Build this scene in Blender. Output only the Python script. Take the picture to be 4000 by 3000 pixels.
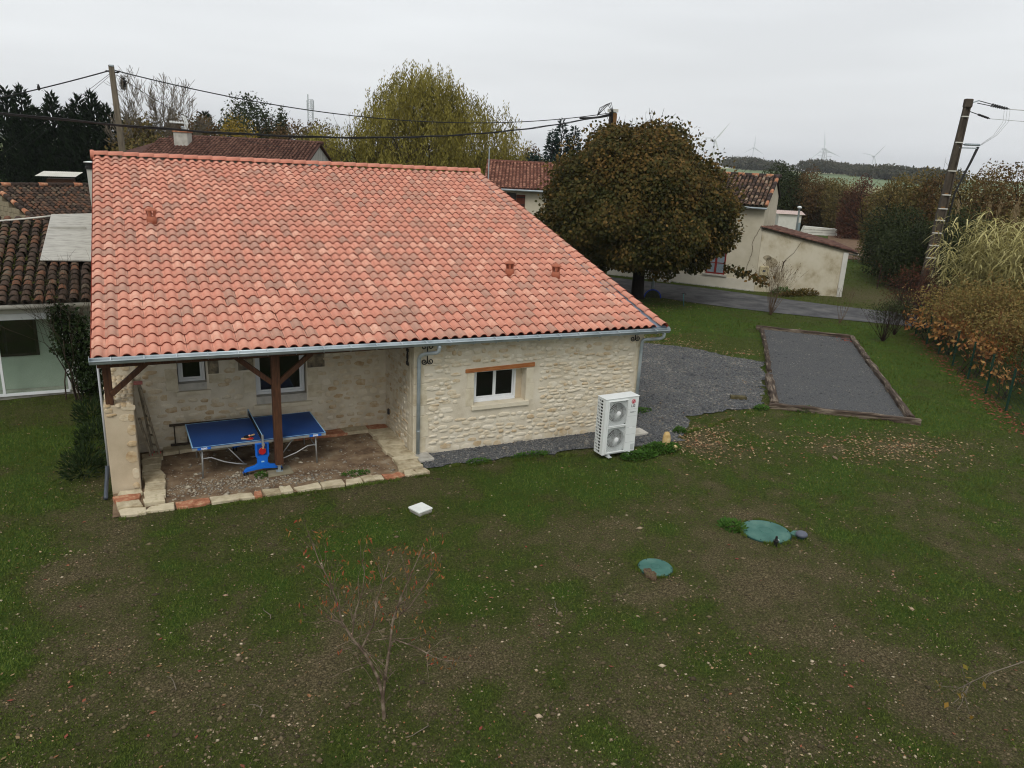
import bpy, math, random
import numpy as np
from mathutils import Vector, Matrix

for o in list(bpy.data.objects):
    bpy.data.objects.remove(o, do_unlink=True)
scene = bpy.context.scene
C = scene.collection
R = math.radians
PI = math.pi
random.seed(7)
rng = np.random.default_rng(11)

# ------------------------------------------------------------------ camera
# world axes: +x along the stone house front, +y away from the camera side, z up; camera hovers at x=y=0
YAW, PITCH, ROLL, CAM_H = 0.4628, 0.2882, 0.0487, 6.766
CAM = np.array([0.0, 0.0, CAM_H])
cam_data = bpy.data.cameras.new('camera')
cam_data.sensor_width = 36.0
cam_data.lens = 2989.57 / 4000 * 36
cam_data.clip_start = 0.1
cam_data.clip_end = 12000
camera = bpy.data.objects.new('camera', cam_data)
C.objects.link(camera)
_f = Vector((0, math.cos(PITCH), -math.sin(PITCH)))
_u = Vector((0, math.sin(PITCH), math.cos(PITCH)))
_r = Vector((1, 0, 0))
_r2 = _r * math.cos(ROLL) + _u * math.sin(ROLL)
_u2 = -_r * math.sin(ROLL) + _u * math.cos(ROLL)
camera.matrix_world = Matrix.Translation((0, 0, CAM_H)) @ Matrix.Rotation(-YAW, 4, 'Z') @ Matrix((
    (_r2.x, _u2.x, -_f.x, 0), (_r2.y, _u2.y, -_f.y, 0), (_r2.z, _u2.z, -_f.z, 0), (0, 0, 0, 1)))
scene.camera = camera
FWD = np.array([math.sin(YAW), math.cos(YAW)])
RGT = np.array([math.cos(YAW), -math.sin(YAW)])

# ------------------------------------------------------------------ sky, sun, exposure
SUN_EL, SUN_AZ = R(52), R(215)
world = bpy.data.worlds.new('World')
scene.world = world
world.use_nodes = True
wn, wl = world.node_tree.nodes, world.node_tree.links
wn.clear()
w_out = wn.new('ShaderNodeOutputWorld')
w_bg = wn.new('ShaderNodeBackground')
w_sky = wn.new('ShaderNodeTexSky')
w_sky.sky_type = 'NISHITA'
w_sky.sun_disc = False
w_sky.sun_elevation = SUN_EL
w_sky.sun_rotation = SUN_AZ
w_sky.air_density = 1.5
w_sky.dust_density = 4.0
w_tc = wn.new('ShaderNodeTexCoord')
w_map = wn.new('ShaderNodeMapping')
w_map.inputs['Scale'].default_value = (1.3, 1.3, 9.0)
w_no = wn.new('ShaderNodeTexNoise')
w_no.inputs['Scale'].default_value = 1.6
w_no.inputs['Detail'].default_value = 3.5
w_no.inputs['Roughness'].default_value = 0.45
w_rp = wn.new('ShaderNodeValToRGB')
w_rp.color_ramp.elements[0].position = 0.3
w_rp.color_ramp.elements[0].color = (7.45, 7.65, 7.85, 1)
w_rp.color_ramp.elements[1].position = 0.7
w_rp.color_ramp.elements[1].color = (8.75, 9.0, 9.2, 1)
w_mx = wn.new('ShaderNodeMix')
w_mx.data_type = 'RGBA'
w_mx.inputs['Factor'].default_value = 0.94
wl.new(w_tc.outputs['Generated'], w_map.inputs['Vector'])
wl.new(w_map.outputs['Vector'], w_no.inputs['Vector'])
wl.new(w_no.outputs['Fac'], w_rp.inputs['Fac'])
wl.new(w_sky.outputs['Color'], w_mx.inputs[6])
wl.new(w_rp.outputs['Color'], w_mx.inputs[7])
wl.new(w_mx.outputs[2], w_bg.inputs['Color'])
w_bg.inputs['Strength'].default_value = 0.1
wl.new(w_bg.outputs['Background'], w_out.inputs['Surface'])

sun_data = bpy.data.lights.new('sun', 'SUN')
sun_data.energy = 1.35
sun_data.angle = R(25)
sun_data.color = (1.0, 0.97, 0.93)
sun = bpy.data.objects.new('sun', sun_data)
C.objects.link(sun)
_sd = Vector((math.sin(SUN_AZ) * math.cos(SUN_EL), math.cos(SUN_AZ) * math.cos(SUN_EL), math.sin(SUN_EL)))
sun.rotation_euler = _sd.to_track_quat('Z', 'Y').to_euler()
sun.location = (0, 0, 60)

scene.cycles.use_denoising = True
scene.cycles.pixel_filter_type = 'BLACKMAN_HARRIS'
scene.cycles.filter_width = 1.1
vs = scene.view_settings
vs.view_transform = 'Standard'
vs.look = 'None'
vs.exposure = 0.12
vs.gamma = 1.0
vs.use_curve_mapping = False

# ------------------------------------------------------------------ materials
def lin(c):
    return tuple(((v / 255) / 12.92 if v / 255 < 0.04045 else ((v / 255 + 0.055) / 1.055) ** 2.4) for v in c)

def mat(name, stops, scale=4.0, detail=6.0, rough=0.85, bump=0.0, bscale=40.0, rnd=0.0, metal=0.0, spec=0.3,
        stretch=(1, 1, 1), translucent=0.0, nrange=(0.3, 0.7), attr='rnd', local=False):
    """stops: sRGB colours spread along a ramp driven by world-space noise and, where rnd>0, by a per-piece value"""
    m = bpy.data.materials.new(name)
    m.use_nodes = True
    nt = m.node_tree
    n, l = nt.nodes, nt.links
    n.clear()
    out = n.new('ShaderNodeOutputMaterial')
    b = n.new('ShaderNodeBsdfPrincipled')
    b.inputs['Roughness'].default_value = rough
    b.inputs['Metallic'].default_value = metal
    b.inputs['Specular IOR Level'].default_value = spec
    if local:
        tc = n.new('ShaderNodeTexCoord'); vec = tc.outputs['Object']
    else:
        geo = n.new('ShaderNodeNewGeometry'); vec = geo.outputs['Position']
    mp = n.new('ShaderNodeMapping')
    mp.inputs['Scale'].default_value = stretch
    l.new(vec, mp.inputs['Vector'])
    fac = None
    if len(stops) > 1:
        no = n.new('ShaderNodeTexNoise')
        no.inputs['Scale'].default_value = scale
        no.inputs['Detail'].default_value = detail
        no.inputs['Roughness'].default_value = 0.6
        l.new(mp.outputs['Vector'], no.inputs['Vector'])
        mr = n.new('ShaderNodeMapRange')
        mr.inputs['From Min'].default_value = nrange[0]
        mr.inputs['From Max'].default_value = nrange[1]
        l.new(no.outputs['Fac'], mr.inputs['Value'])
        fac = mr.outputs['Result']
        if rnd > 0:
            a1 = n.new('ShaderNodeAttribute'); a1.attribute_name = attr
            a2 = n.new('ShaderNodeAttribute'); a2.attribute_type = 'OBJECT'; a2.attribute_name = 'tint'
            ad = n.new('ShaderNodeMath'); ad.operation = 'ADD'
            l.new(a1.outputs['Fac'], ad.inputs[0]); l.new(a2.outputs['Fac'], ad.inputs[1])
            mx = n.new('ShaderNodeMix'); mx.inputs['Factor'].default_value = rnd
            l.new(fac, mx.inputs[2]); l.new(ad.outputs[0], mx.inputs[3])
            fac = mx.outputs[0]
        cr = n.new('ShaderNodeValToRGB')
        el = cr.color_ramp.elements
        while len(el) < len(stops):
            el.new(0.5)
        for i, c in enumerate(stops):
            el[i].position = i / (len(stops) - 1)
            el[i].color = (*lin(c), 1)
        l.new(fac, cr.inputs['Fac'])
        col = cr.outputs['Color']
        l.new(col, b.inputs['Base Color'])
    else:
        b.inputs['Base Color'].default_value = (*lin(stops[0]), 1)
        col = None
    if bump > 0:
        n2 = n.new('ShaderNodeTexNoise')
        n2.inputs['Scale'].default_value = bscale
        n2.inputs['Detail'].default_value = 5
        l.new(mp.outputs['Vector'], n2.inputs['Vector'])
        bp = n.new('ShaderNodeBump')
        bp.inputs['Strength'].default_value = bump
        bp.inputs['Distance'].default_value = 0.02
        l.new(n2.outputs['Fac'], bp.inputs['Height'])
        l.new(bp.outputs['Normal'], b.inputs['Normal'])
    if translucent > 0:
        t = n.new('ShaderNodeBsdfTranslucent')
        if col is not None:
            l.new(col, t.inputs['Color'])
        else:
            t.inputs['Color'].default_value = (*lin(stops[0]), 1)
        ms = n.new('ShaderNodeMixShader'); ms.inputs['Fac'].default_value = translucent
        l.new(b.outputs[0], ms.inputs[1]); l.new(t.outputs[0], ms.inputs[2])
        l.new(ms.outputs[0], out.inputs['Surface'])
    else:
        l.new(b.outputs[0], out.inputs['Surface'])
    return m

# ------------------------------------------------------------------ object helpers
def tag(o, label=None, cat=None, group=None, kind=None):
    if label: o['label'] = label
    if cat: o['category'] = cat
    if group: o['group'] = group
    if kind: o['kind'] = kind
    return o

def thing(name, label, cat, loc=(0, 0, 0), rz=0.0, group=None):
    o = bpy.data.objects.new(name, None)
    o.empty_display_size = 0.2
    C.objects.link(o)
    o.location = loc
    o.rotation_euler = (0, 0, rz)
    return tag(o, label, cat, group)

def link(name, me, parent=None):
    o = bpy.data.objects.new(name, me)
    C.objects.link(o)
    if parent is not None:
        o.parent = parent
    return o

def npmesh(name, V, F, mats, rnd=None, midx=None, smooth=False, extra=None):
    """V (n,3), F (m,k) -> mesh datablock"""
    V = np.asarray(V, np.float32); F = np.asarray(F, np.int32)
    me = bpy.data.meshes.new(name)
    m, k = F.shape
    me.vertices.add(len(V)); me.vertices.foreach_set('co', V.ravel())
    me.loops.add(m * k); me.loops.foreach_set('vertex_index', F.ravel())
    me.polygons.add(m)
    me.polygons.foreach_set('loop_start', np.arange(0, m * k, k, dtype=np.int32))
    me.polygons.foreach_set('loop_total', np.full(m, k, np.int32))
    for x in (mats if isinstance(mats, (list, tuple)) else [mats]):
        me.materials.append(x)
    if midx is not None:
        me.polygons.foreach_set('material_index', np.asarray(midx, np.int32))
    if smooth:
        me.polygons.foreach_set('use_smooth', np.ones(m, bool))
    if rnd is not None:
        a = me.attributes.new('rnd', 'FLOAT', 'POINT')
        a.data.foreach_set('value', np.asarray(rnd, np.float32))
    if extra:
        for nm, arr in extra.items():
            a = me.attributes.new(nm, 'FLOAT', 'POINT')
            a.data.foreach_set('value', np.asarray(arr, np.float32))
    me.update(calc_edges=True)
    me.validate()
    return me

class MB:
    """collects simple shapes, then links them as one mesh object"""
    def __init__(s):
        s.v, s.f, s.m = [], [], []
    def add(s, vs_, fs_, mi=0):
        o = len(s.v)
        s.v += [tuple(map(float, p)) for p in vs_]
        s.f += [tuple(i + o for i in f) for f in fs_]
        s.m += [mi] * len(fs_)
        return s
    def box(s, x0, x1, y0, y1, z0, z1, mi=0):
        return s.add([(x0, y0, z0), (x1, y0, z0), (x1, y1, z0), (x0, y1, z0), (x0, y0, z1), (x1, y0, z1), (x1, y1, z1), (x0, y1, z1)],
                     [(0, 3, 2, 1), (4, 5, 6, 7), (0, 1, 5, 4), (1, 2, 6, 5), (2, 3, 7, 6), (3, 0, 4, 7)], mi)
    def bar(s, a, b, w, h, up=(0, 0, 1), mi=0, w2=None, h2=None):
        a, b = Vector(a), Vector(b)
        d = (b - a).normalized(); u = Vector(up)
        sd = d.cross(u)
        if sd.length < 1e-4: sd = d.cross(Vector((0, 1, 0)))
        sd.normalize(); u = sd.cross(d)
        w2 = w if w2 is None else w2; h2 = h if h2 is None else h2
        p = []
        for q, ww, hh in ((a, w, h), (b, w2, h2)):
            p += [q - sd * ww / 2 - u * hh / 2, q + sd * ww / 2 - u * hh / 2, q + sd * ww / 2 + u * hh / 2, q - sd * ww / 2 + u * hh / 2]
        return s.add(p, [(0, 3, 2, 1), (4, 5, 6, 7), (0, 1, 5, 4), (1, 2, 6, 5), (2, 3, 7, 6), (3, 0, 4, 7)], mi)
    def prism(s, poly, z0, z1, mi=0):
        n = len(poly)
        return s.add([(x, y, z0) for x, y in poly] + [(x, y, z1) for x, y in poly],
                     [tuple(range(n - 1, -1, -1)), tuple(range(n, 2 * n))] + [(i, (i + 1) % n, n + (i + 1) % n, n + i) for i in range(n)], mi)
    def tube(s, pts, r, n=8, cap=True, mi=0):
        pts = [Vector(p) for p in pts]
        rs = r if isinstance(r, (list, tuple)) else [r] * len(pts)
        o = len(s.v)
        prev = None
        for i, p in enumerate(pts):
            d = (pts[min(i + 1, len(pts) - 1)] - pts[max(i - 1, 0)]).normalized()
            if prev is None:
                a = d.orthogonal().normalized()
            else:
                a = (prev - d * prev.dot(d))
                a = a.normalized() if a.length > 1e-6 else d.orthogonal().normalized()
            prev = a
            b = d.cross(a)
            for k in range(n):
                t = 2 * PI * k / n
                q = p + (a * math.cos(t) + b * math.sin(t)) * rs[i]
                s.v.append((q.x, q.y, q.z))
        for i in range(len(pts) - 1):
            for k in range(n):
                s.f.append((o + i * n + k, o + i * n + (k + 1) % n, o + (i + 1) * n + (k + 1) % n, o + (i + 1) * n + k)); s.m.append(mi)
        if cap:
            s.f.append(tuple(o + k for k in range(n - 1, -1, -1))); s.m.append(mi)
            e = o + (len(pts) - 1) * n
            s.f.append(tuple(e + k for k in range(n))); s.m.append(mi)
        return s
    def lathe(s, prof, c=(0, 0, 0), n=16, mi=0, axis='z', cap=True):
        o = len(s.v)
        for r, z in prof:
            for k in range(n):
                t = 2 * PI * k / n
                p = (r * math.cos(t), r * math.sin(t), z)
                if axis == 'y': p = (p[0], z, p[1])
                if axis == 'x': p = (z, p[0], p[1])
                s.v.append((p[0] + c[0], p[1] + c[1], p[2] + c[2]))
        for i in range(len(prof) - 1):
            for k in range(n):
                s.f.append((o + i * n + k, o + i * n + (k + 1) % n, o + (i + 1) * n + (k + 1) % n, o + (i + 1) * n + k)); s.m.append(mi)
        if cap:
            e = o + (len(prof) - 1) * n
            s.f.append(tuple(o + k for k in range(n - 1, -1, -1))); s.m.append(mi)
            s.f.append(tuple(e + k for k in range(n))); s.m.append(mi)
        return s
    def build(s, name, mats, parent=None, smooth=False, bevel=0.0, loc=None, rz=0.0):
        me = bpy.data.meshes.new(name)
        me.from_pydata(s.v, [], s.f)
        for x in (mats if isinstance(mats, (list, tuple)) else [mats]):
            me.materials.append(x)
        if any(s.m):
            me.polygons.foreach_set('material_index', s.m)
        if smooth:
            me.polygons.foreach_set('use_smooth', [True] * len(s.f))
        me.update()
        o = link(name, me, parent)
        if loc is not None:
            o.location = loc
            o.rotation_euler = (0, 0, rz)
        if bevel > 0:
            b = o.modifiers.new('bevel', 'BEVEL'); b.width = bevel; b.segments = 2; b.limit_method = 'ANGLE'
        return o

def text_part(name, body, size, material, mw, parent=None, bold=0.0):
    """flat lettering as a thin mesh"""
    cu = bpy.data.curves.new(name, 'FONT')
    cu.body = body; cu.size = size; cu.extrude = 0.0008; cu.offset = bold
    cu.align_x = 'CENTER'; cu.align_y = 'CENTER'
    tmp = bpy.data.objects.new('tmp_text', cu)
    C.objects.link(tmp)
    dg = bpy.context.evaluated_depsgraph_get()
    me = bpy.data.meshes.new_from_object(tmp.evaluated_get(dg))
    bpy.data.objects.remove(tmp, do_unlink=True)
    bpy.data.curves.remove(cu)
    me.transform(mw)
    me.materials.clear(); me.materials.append(material)
    me.name = name
    return link(name, me, parent)

# ------------------------------------------------------------------ noise and scatter helpers
_perm = np.random.default_rng(3).random((256, 256))
def vnoise(x, y):
    x = np.asarray(x, float); y = np.asarray(y, float)
    xi = np.floor(x).astype(int); yi = np.floor(y).astype(int)
    fx = x - xi; fy = y - yi
    fx = fx * fx * (3 - 2 * fx); fy = fy * fy * (3 - 2 * fy)
    g = lambda a, b: _perm[a & 255, b & 255]
    return (g(xi, yi) * (1 - fx) + g(xi + 1, yi) * fx) * (1 - fy) + (g(xi, yi + 1) * (1 - fx) + g(xi + 1, yi + 1) * fx) * fy
def fbm(x, y, o=4):
    t = 0; a = 0.5; s = 0
    for i in range(o):
        t = t + a * vnoise(x * 2 ** i + 17 * i, y * 2 ** i + 31 * i); s += a; a *= 0.55
    return t / s
def inpoly(x, y, poly):
    c = np.zeros(np.shape(x), bool)
    n = len(poly)
    for i in range(n):
        x0, y0 = poly[i]; x1, y1 = poly[(i + 1) % n]
        if y0 == y1: continue
        k = ((y0 > y) != (y1 > y)) & (x < (x1 - x0) * (y - y0) / (y1 - y0) + x0)
        c ^= k
    return c
def unit(v):
    return v / np.maximum(np.linalg.norm(v, axis=-1, keepdims=True), 1e-9)
def rand_dirs(n, g=rng):
    return unit(g.normal(size=(n, 3)))

def kites(P, T, N, length, width):
    """leaf-sized kite faces: base point P, tip direction T, face normal N"""
    T = unit(T); S = unit(np.cross(T, N))
    L = np.reshape(length, (-1, 1)) * np.ones((len(P), 1)); W_ = np.reshape(width, (-1, 1)) * np.ones((len(P), 1))
    V = np.stack([P, P + T * L * 0.45 + S * W_ * 0.5, P + T * L, P + T * L * 0.45 - S * W_ * 0.5], 1).reshape(-1, 3)
    F = np.arange(len(P) * 4).reshape(-1, 4)
    return V, F
def leaf_obj(name, P, T, N, length, width, material, parent, rnd=None, kind=None, g=rng):
    V, F = kites(P, T, N, length, width)
    r = g.random(len(P)) if rnd is None else rnd
    o = link(name, npmesh(name, V, F, material, rnd=np.repeat(r, 4)), parent)
    if kind: o['kind'] = kind
    return o

def segs_obj(name, segs, material, parent, n=6):
    """tapered limbs: list of (p0, p1, r0, r1)"""
    A = np.array([s_[0] for s_ in segs], float); B = np.array([s_[1] for s_ in segs], float)
    ra = np.array([s_[2] for s_ in segs]); rb = np.array([s_[3] for s_ in segs])
    d = unit(B - A)
    ref = np.where(np.abs(d[:, 2:3]) > 0.9, np.array([[1.0, 0, 0]]), np.array([[0, 0, 1.0]]))
    a = unit(np.cross(d, ref)); b = np.cross(d, a)
    t = np.arange(n) * 2 * PI / n
    ring = a[:, None, :] * np.cos(t)[None, :, None] + b[:, None, :] * np.sin(t)[None, :, None]
    V = np.concatenate([A[:, None] + ring * ra[:, None, None], B[:, None] + ring * rb[:, None, None]], 1).reshape(-1, 3)
    k = np.arange(n); k1 = (k + 1) % n
    f = np.stack([k, k1, n + k1, n + k], 1)
    F = (np.arange(len(segs))[:, None, None] * 2 * n + f[None]).reshape(-1, 4)
    return link(name, npmesh(name, V, F, material, smooth=True), parent)

def grow(p, d, length, r, depth, g, segs, tips, nseg=4, wig=0.18, spread=0.7, kids=3, up=0.06, shrink=0.68, rshrink=0.6, start=0.35):
    p = np.array(p, float); d = unit(np.array(d, float))
    step = length / nseg
    path = [p]
    for i in range(nseg):
        d = unit(d + g.normal(size=3) * wig + np.array([0, 0, up]))
        q = p + d * step
        r0 = r * (1 - i / nseg * 0.55); r1 = r * (1 - (i + 1) / nseg * 0.55)
        segs.append((p, q, r0, r1))
        p = q; path.append(q)
        if depth > 0 and (i + 1) / nseg >= start:
            for _ in range(kids if i == nseg - 1 else max(1, kids - 1)):
                nd = unit(d + rand_dirs(1, g)[0] * spread)
                grow(q, nd, length * shrink * g.uniform(0.75, 1.15), max(r1 * rshrink, 0.004), depth - 1, g, segs, tips, nseg, wig, spread, kids, up, shrink, rshrink, start)
    if depth == 0:
        tips.append((p, d))

def lumpy(dirs, g, k=16, amp=0.22, sharp=7):
    c = rand_dirs(k, g)
    return 1 - amp + amp * 1.5 * np.max(np.exp(sharp * (dirs @ c.T - 1)), axis=1)
def crown_points(n, c, r3, g, shell=0.7, amp=0.22, k=16, zmin=None):
    d = rand_dirs(n, g)
    rad = lumpy(d, g, k, amp) * (shell + (1 - shell) * g.random(n) ** 0.6)
    P = np.array(c) + d * np.array(r3) * rad[:, None]
    N = unit(d / np.array(r3))
    if zmin is not None:
        kk = P[:, 2] > zmin
        P, N = P[kk], N[kk]
    return P, N
# ------------------------------------------------------------------ the setting: ground, gravel, road, fields
GRAVEL = [(11.58, 40), (11.58, 16.1), (5.3, 16.1), (5.5, 15.0), (6.5, 15.02), (7.6, 15.0), (9.0, 14.9), (10.2, 14.75), (11.4, 14.35), (12.1, 14.6), (12.75, 15.05),
          (13.6, 16.05), (14.7, 16.2), (16.2, 16.05), (17.6, 17.3), (20.35, 20.3), (19.72, 21.22), (19.09, 22.81), (17.66, 24.1), (17.0, 27), (16.5, 40)]
def rough_edge(poly, step=0.22, amp=0.07):
    g = np.random.default_rng(1); out = []
    for (x0, y0), (x1, y1) in zip(poly, poly[1:] + poly[:1]):
        L = math.hypot(x1 - x0, y1 - y0); n = max(1, int(L / step)) if L < 12 else 1
        for i in range(n):
            t = i / n; out.append((x0 + (x1 - x0) * t + g.normal() * amp * (n > 1), y0 + (y1 - y0) * t + g.normal() * amp * (n > 1)))
    return out
GRAVEL = rough_edge(GRAVEL)
COURT = [(16.66, 15.98), (19.62, 13.58), (27.1, 22.2), (24.5, 24.7)]
PORCH = [(-0.8, 14.72), (5.41, 14.72), (5.41, 17.96), (-0.8, 17.96)]
ROAD_N = [(12, 58), (17, 47), (21.5, 39), (24.2, 33.6), (25.9, 30.4), (27.87, 27.94), (31.39, 24.54), (38, 18.5), (50, 7.5), (75, -14)]
ROAD_F = [(15, 60), (20, 49.5), (24.5, 41.4), (27, 37.9), (29.31, 35.0), (31.2, 31.9), (32.6, 29.2), (34.4, 27.0), (40, 20.9), (52, 10), (77, -11)]
ROAD = ROAD_N + ROAD_F[::-1]
HOUSE = [(-0.95, 15.82), (11.62, 15.82), (11.62, 40), (-0.95, 40)]
LEFT_HOUSE = [(-9, 23.0), (-0.9, 23.0), (-0.9, 60), (-9, 60)]
LIDS = [((10.57, 9.84), 0.485), ((7.7, 9.49), 0.31)]
SOIL = [(-1.0, 14.2, 0.9, 0.5), (0.0, 9.2, 1.3, 0.55), (2.2, 7.5, 1.5, 0.5), (8.8, 7.9, 1.6, 0.55), (12.45, 14.6, 0.9, 0.75), (17.2, 12.2, 1.3, 0.75), (15.8, 12.6, 0.9, 0.5), (10.86, 8.5, 1.2, 0.5),
        (5.7, 7.1, 1.6, 0.55), (-1.3, 12.3, 0.8, 0.45), (-0.9, 10.6, 0.8, 0.4), (9.3, 4.4, 1.8, 0.35), (11.0, 10.3, 0.7, 0.4), (7.3, 9.2, 0.6, 0.35), (3.2, 9.4, 0.8, 0.35), (4.0, 11.6, 0.8, 0.35),
        (13.0, 11.0, 0.9, 0.2), (20.6, 23.0, 1.6, 0.25), (-0.3, 13.9, 0.8, 0.35), (6.9, 10.8, 0.8, 0.3), (12.4, 13.0, 1.2, 0.35), (14.5, 9.6, 1.0, 0.3)]
LUSH = [(-2.7, 12.0, 0.75, 1.0), (-2.6, 14.0, 0.7, 1.0), (-2.2, 10.4, 0.5, 0.8), (-3.0, 16.5, 0.9, 0.9), (-2.6, 19.5, 1.2, 0.8), (14.5, 11.4, 1.6, 0.45), (17.2, 14.2, 1.0, 0.5), (21, 14.8, 2.2, 0.7), (25, 19, 2.2, 0.7),
        (28.5, 23.5, 2.2, 0.7), (23, 28, 3.0, 0.6), (19.5, 26.5, 2.0, 0.45), (6.9, 13.6, 1.2, 0.35), (8.6, 13.5, 1.3, 0.4), (1.0, 11.8, 1.0, 0.3), (2.6, 12.6, 1.0, 0.25), (4.9, 9.7, 0.9, 0.25), (6.2, 8.6, 0.7, 0.25), (12.0, 9.2, 0.8, 0.2)]
def grass_amount(x, y):
    x = np.asarray(x, float); y = np.asarray(y, float)
    g = 0.62 + 0.75 * (fbm(x * 0.55, y * 0.55, 4) - 0.5) + 1.0 * (fbm(x * 1.7 + 9, y * 1.7, 3) - 0.5) + 0.5 * (fbm(x * 5 + 3, y * 5, 2) - 0.5)
    for cx, cy, r, a in SOIL:
        g = g - a * 0.45 * np.exp(-((x - cx) ** 2 + (y - cy) ** 2) / (r * r))
    for cx, cy, r, a in LUSH:
        g = g + a * np.exp(-((x - cx) ** 2 + (y - cy) ** 2) / (r * r))
    far = np.clip((np.hypot(x, y) - 19) / 10, 0, 1)
    g = g * (1 - far) + far * np.maximum(g, 0.72)
    g = g - 0.5 * np.exp(-((x - 38.5) ** 2 + (y - 30) ** 2) / 16)
    return np.clip(g, 0, 1)

fx = np.arange(-8, 38.01, 0.16); fy = np.arange(1, 40.01, 0.16)
gx = np.concatenate([[-4000, -2000, -1000, -400, -180, -90, -45, -25, -14], fx, [42, 50, 65, 90, 140, 250, 500, 1200, 2500, 4500]])
gy = np.concatenate([[-3000, -800, -200, -60, -20, -8, -3], fy, [44, 52, 65, 90, 140, 250, 500, 1200, 2500, 4500]])
GX, GY = np.meshgrid(gx, gy)
_near = np.exp(-np.maximum(0, np.hypot(GX - 8, GY - 12) - 16) / 6)
GZ = ((fbm(GX * 2.6, GY * 2.6, 3) - 0.5) * 0.05 + (fbm(GX * 0.4, GY * 0.4, 2) - 0.5) * 0.05) * _near - 0.012
for poly in (GRAVEL, COURT, PORCH, ROAD):
    GZ = np.where(inpoly(GX, GY, poly), np.minimum(GZ, -0.012), GZ)
V = np.stack([GX.ravel(), GY.ravel(), GZ.ravel()], 1)
nx, ny = len(gx), len(gy)
ii = (np.arange(ny - 1)[:, None] * nx + np.arange(nx - 1)[None]).ravel()
F = np.stack([ii, ii + 1, ii + 1 + nx, ii + nx], 1)

def ground_material():
    m = bpy.data.materials.new('lawn_soil'); m.use_nodes = True
    n, l = m.node_tree.nodes, m.node_tree.links
    b = n['Principled BSDF']; b.inputs['Roughness'].default_value = 0.95; b.inputs['Specular IOR Level'].default_value = 0.15
    g = n.new('ShaderNodeNewGeometry')
    at = n.new('ShaderNodeAttribute'); at.attribute_name = 'grass'
    def noise(sc, det=6):
        t = n.new('ShaderNodeTexNoise'); t.inputs['Scale'].default_value = sc; t.inputs['Detail'].default_value = det; t.inputs['Roughness'].default_value = 0.65
        l.new(g.outputs['Position'], t.inputs['Vector']); return t
    def ramp(src, stops, lo=0.3, hi=0.7):
        r = n.new('ShaderNodeValToRGB'); e = r.color_ramp.elements
        while len(e) < len(stops): e.new(0.5)
        for i, c in enumerate(stops):
            e[i].position = lo + (hi - lo) * i / (len(stops) - 1); e[i].color = (*lin(c), 1)
        l.new(src, r.inputs['Fac']); return r
    n1, n2, n3 = noise(22, 5), noise(34, 6), noise(85, 4)
    soil = ramp(n2.outputs['Fac'], [(42, 37, 25), (96, 86, 60), (152, 138, 104)])
    gr = ramp(n1.outputs['Fac'], [(44, 54, 17), (69, 79, 30), (98, 104, 50)])
    mm = n.new('ShaderNodeMath'); mm.operation = 'MULTIPLY_ADD'; mm.inputs[1].default_value = 0.9; mm.inputs[2].default_value = -0.42
    l.new(n3.outputs['Fac'], mm.inputs[0])
    ma = n.new('ShaderNodeMath'); ma.operation = 'ADD'
    l.new(at.outputs['Fac'], ma.inputs[0]); l.new(mm.outputs[0], ma.inputs[1])
    mb = n.new('ShaderNodeMapRange'); mb.inputs['From Min'].default_value = 0.1; mb.inputs['From Max'].default_value = 0.75
    l.new(ma.outputs[0], mb.inputs['Value'])
    mx = n.new('ShaderNodeMix'); mx.data_type = 'RGBA'
    l.new(mb.outputs['Result'], mx.inputs['Factor']); l.new(soil.outputs['Color'], mx.inputs[6]); l.new(gr.outputs['Color'], mx.inputs[7])
    lush = ramp(n2.outputs['Fac'], [(46, 68, 17), (64, 92, 26), (84, 112, 38)])
    ml = n.new('ShaderNodeMapRange'); ml.inputs['From Min'].default_value = 0.72; ml.inputs['From Max'].default_value = 1.1
    l.new(ma.outputs[0], ml.inputs['Value'])
    mx2 = n.new('ShaderNodeMix'); mx2.data_type = 'RGBA'
    l.new(ml.outputs['Result'], mx2.inputs['Factor']); l.new(mx.outputs[2], mx2.inputs[6]); l.new(lush.outputs['Color'], mx2.inputs[7])
    l.new(mx2.outputs[2], b.inputs['Base Color'])
    bp = n.new('ShaderNodeBump'); bp.inputs['Strength'].default_value = 1.0; bp.inputs['Distance'].default_value = 0.06
    ad = n.new('ShaderNodeMath'); ad.operation = 'ADD'
    l.new(n2.outputs['Fac'], ad.inputs[0]); l.new(n3.outputs['Fac'], ad.inputs[1])
    l.new(ad.outputs[0], bp.inputs['Height']); l.new(bp.outputs['Normal'], b.inputs['Normal'])
    return m
ground = link('ground', npmesh('ground', V, F, ground_material(), extra={'grass': grass_amount(GX, GY).ravel()}, smooth=True))
tag(ground, kind='structure')
def gz(x, y):
    """height of the lawn surface"""
    nr = np.exp(-np.maximum(0, np.hypot(x - 8, y - 12) - 16) / 6)
    return ((fbm(x * 2.6, y * 2.6, 3) - 0.5) * 0.05 + (fbm(x * 0.4, y * 0.4, 2) - 0.5) * 0.05) * nr - 0.012

def sheet(name, poly, z, material, grid=None, amp=0.0):
    mb = MB()
    mb.add([(x, y, z) for x, y in poly], [tuple(range(len(poly)))])
    o = mb.build(name, material)
    tri = o.data
    return tag(o, kind='structure')

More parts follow.
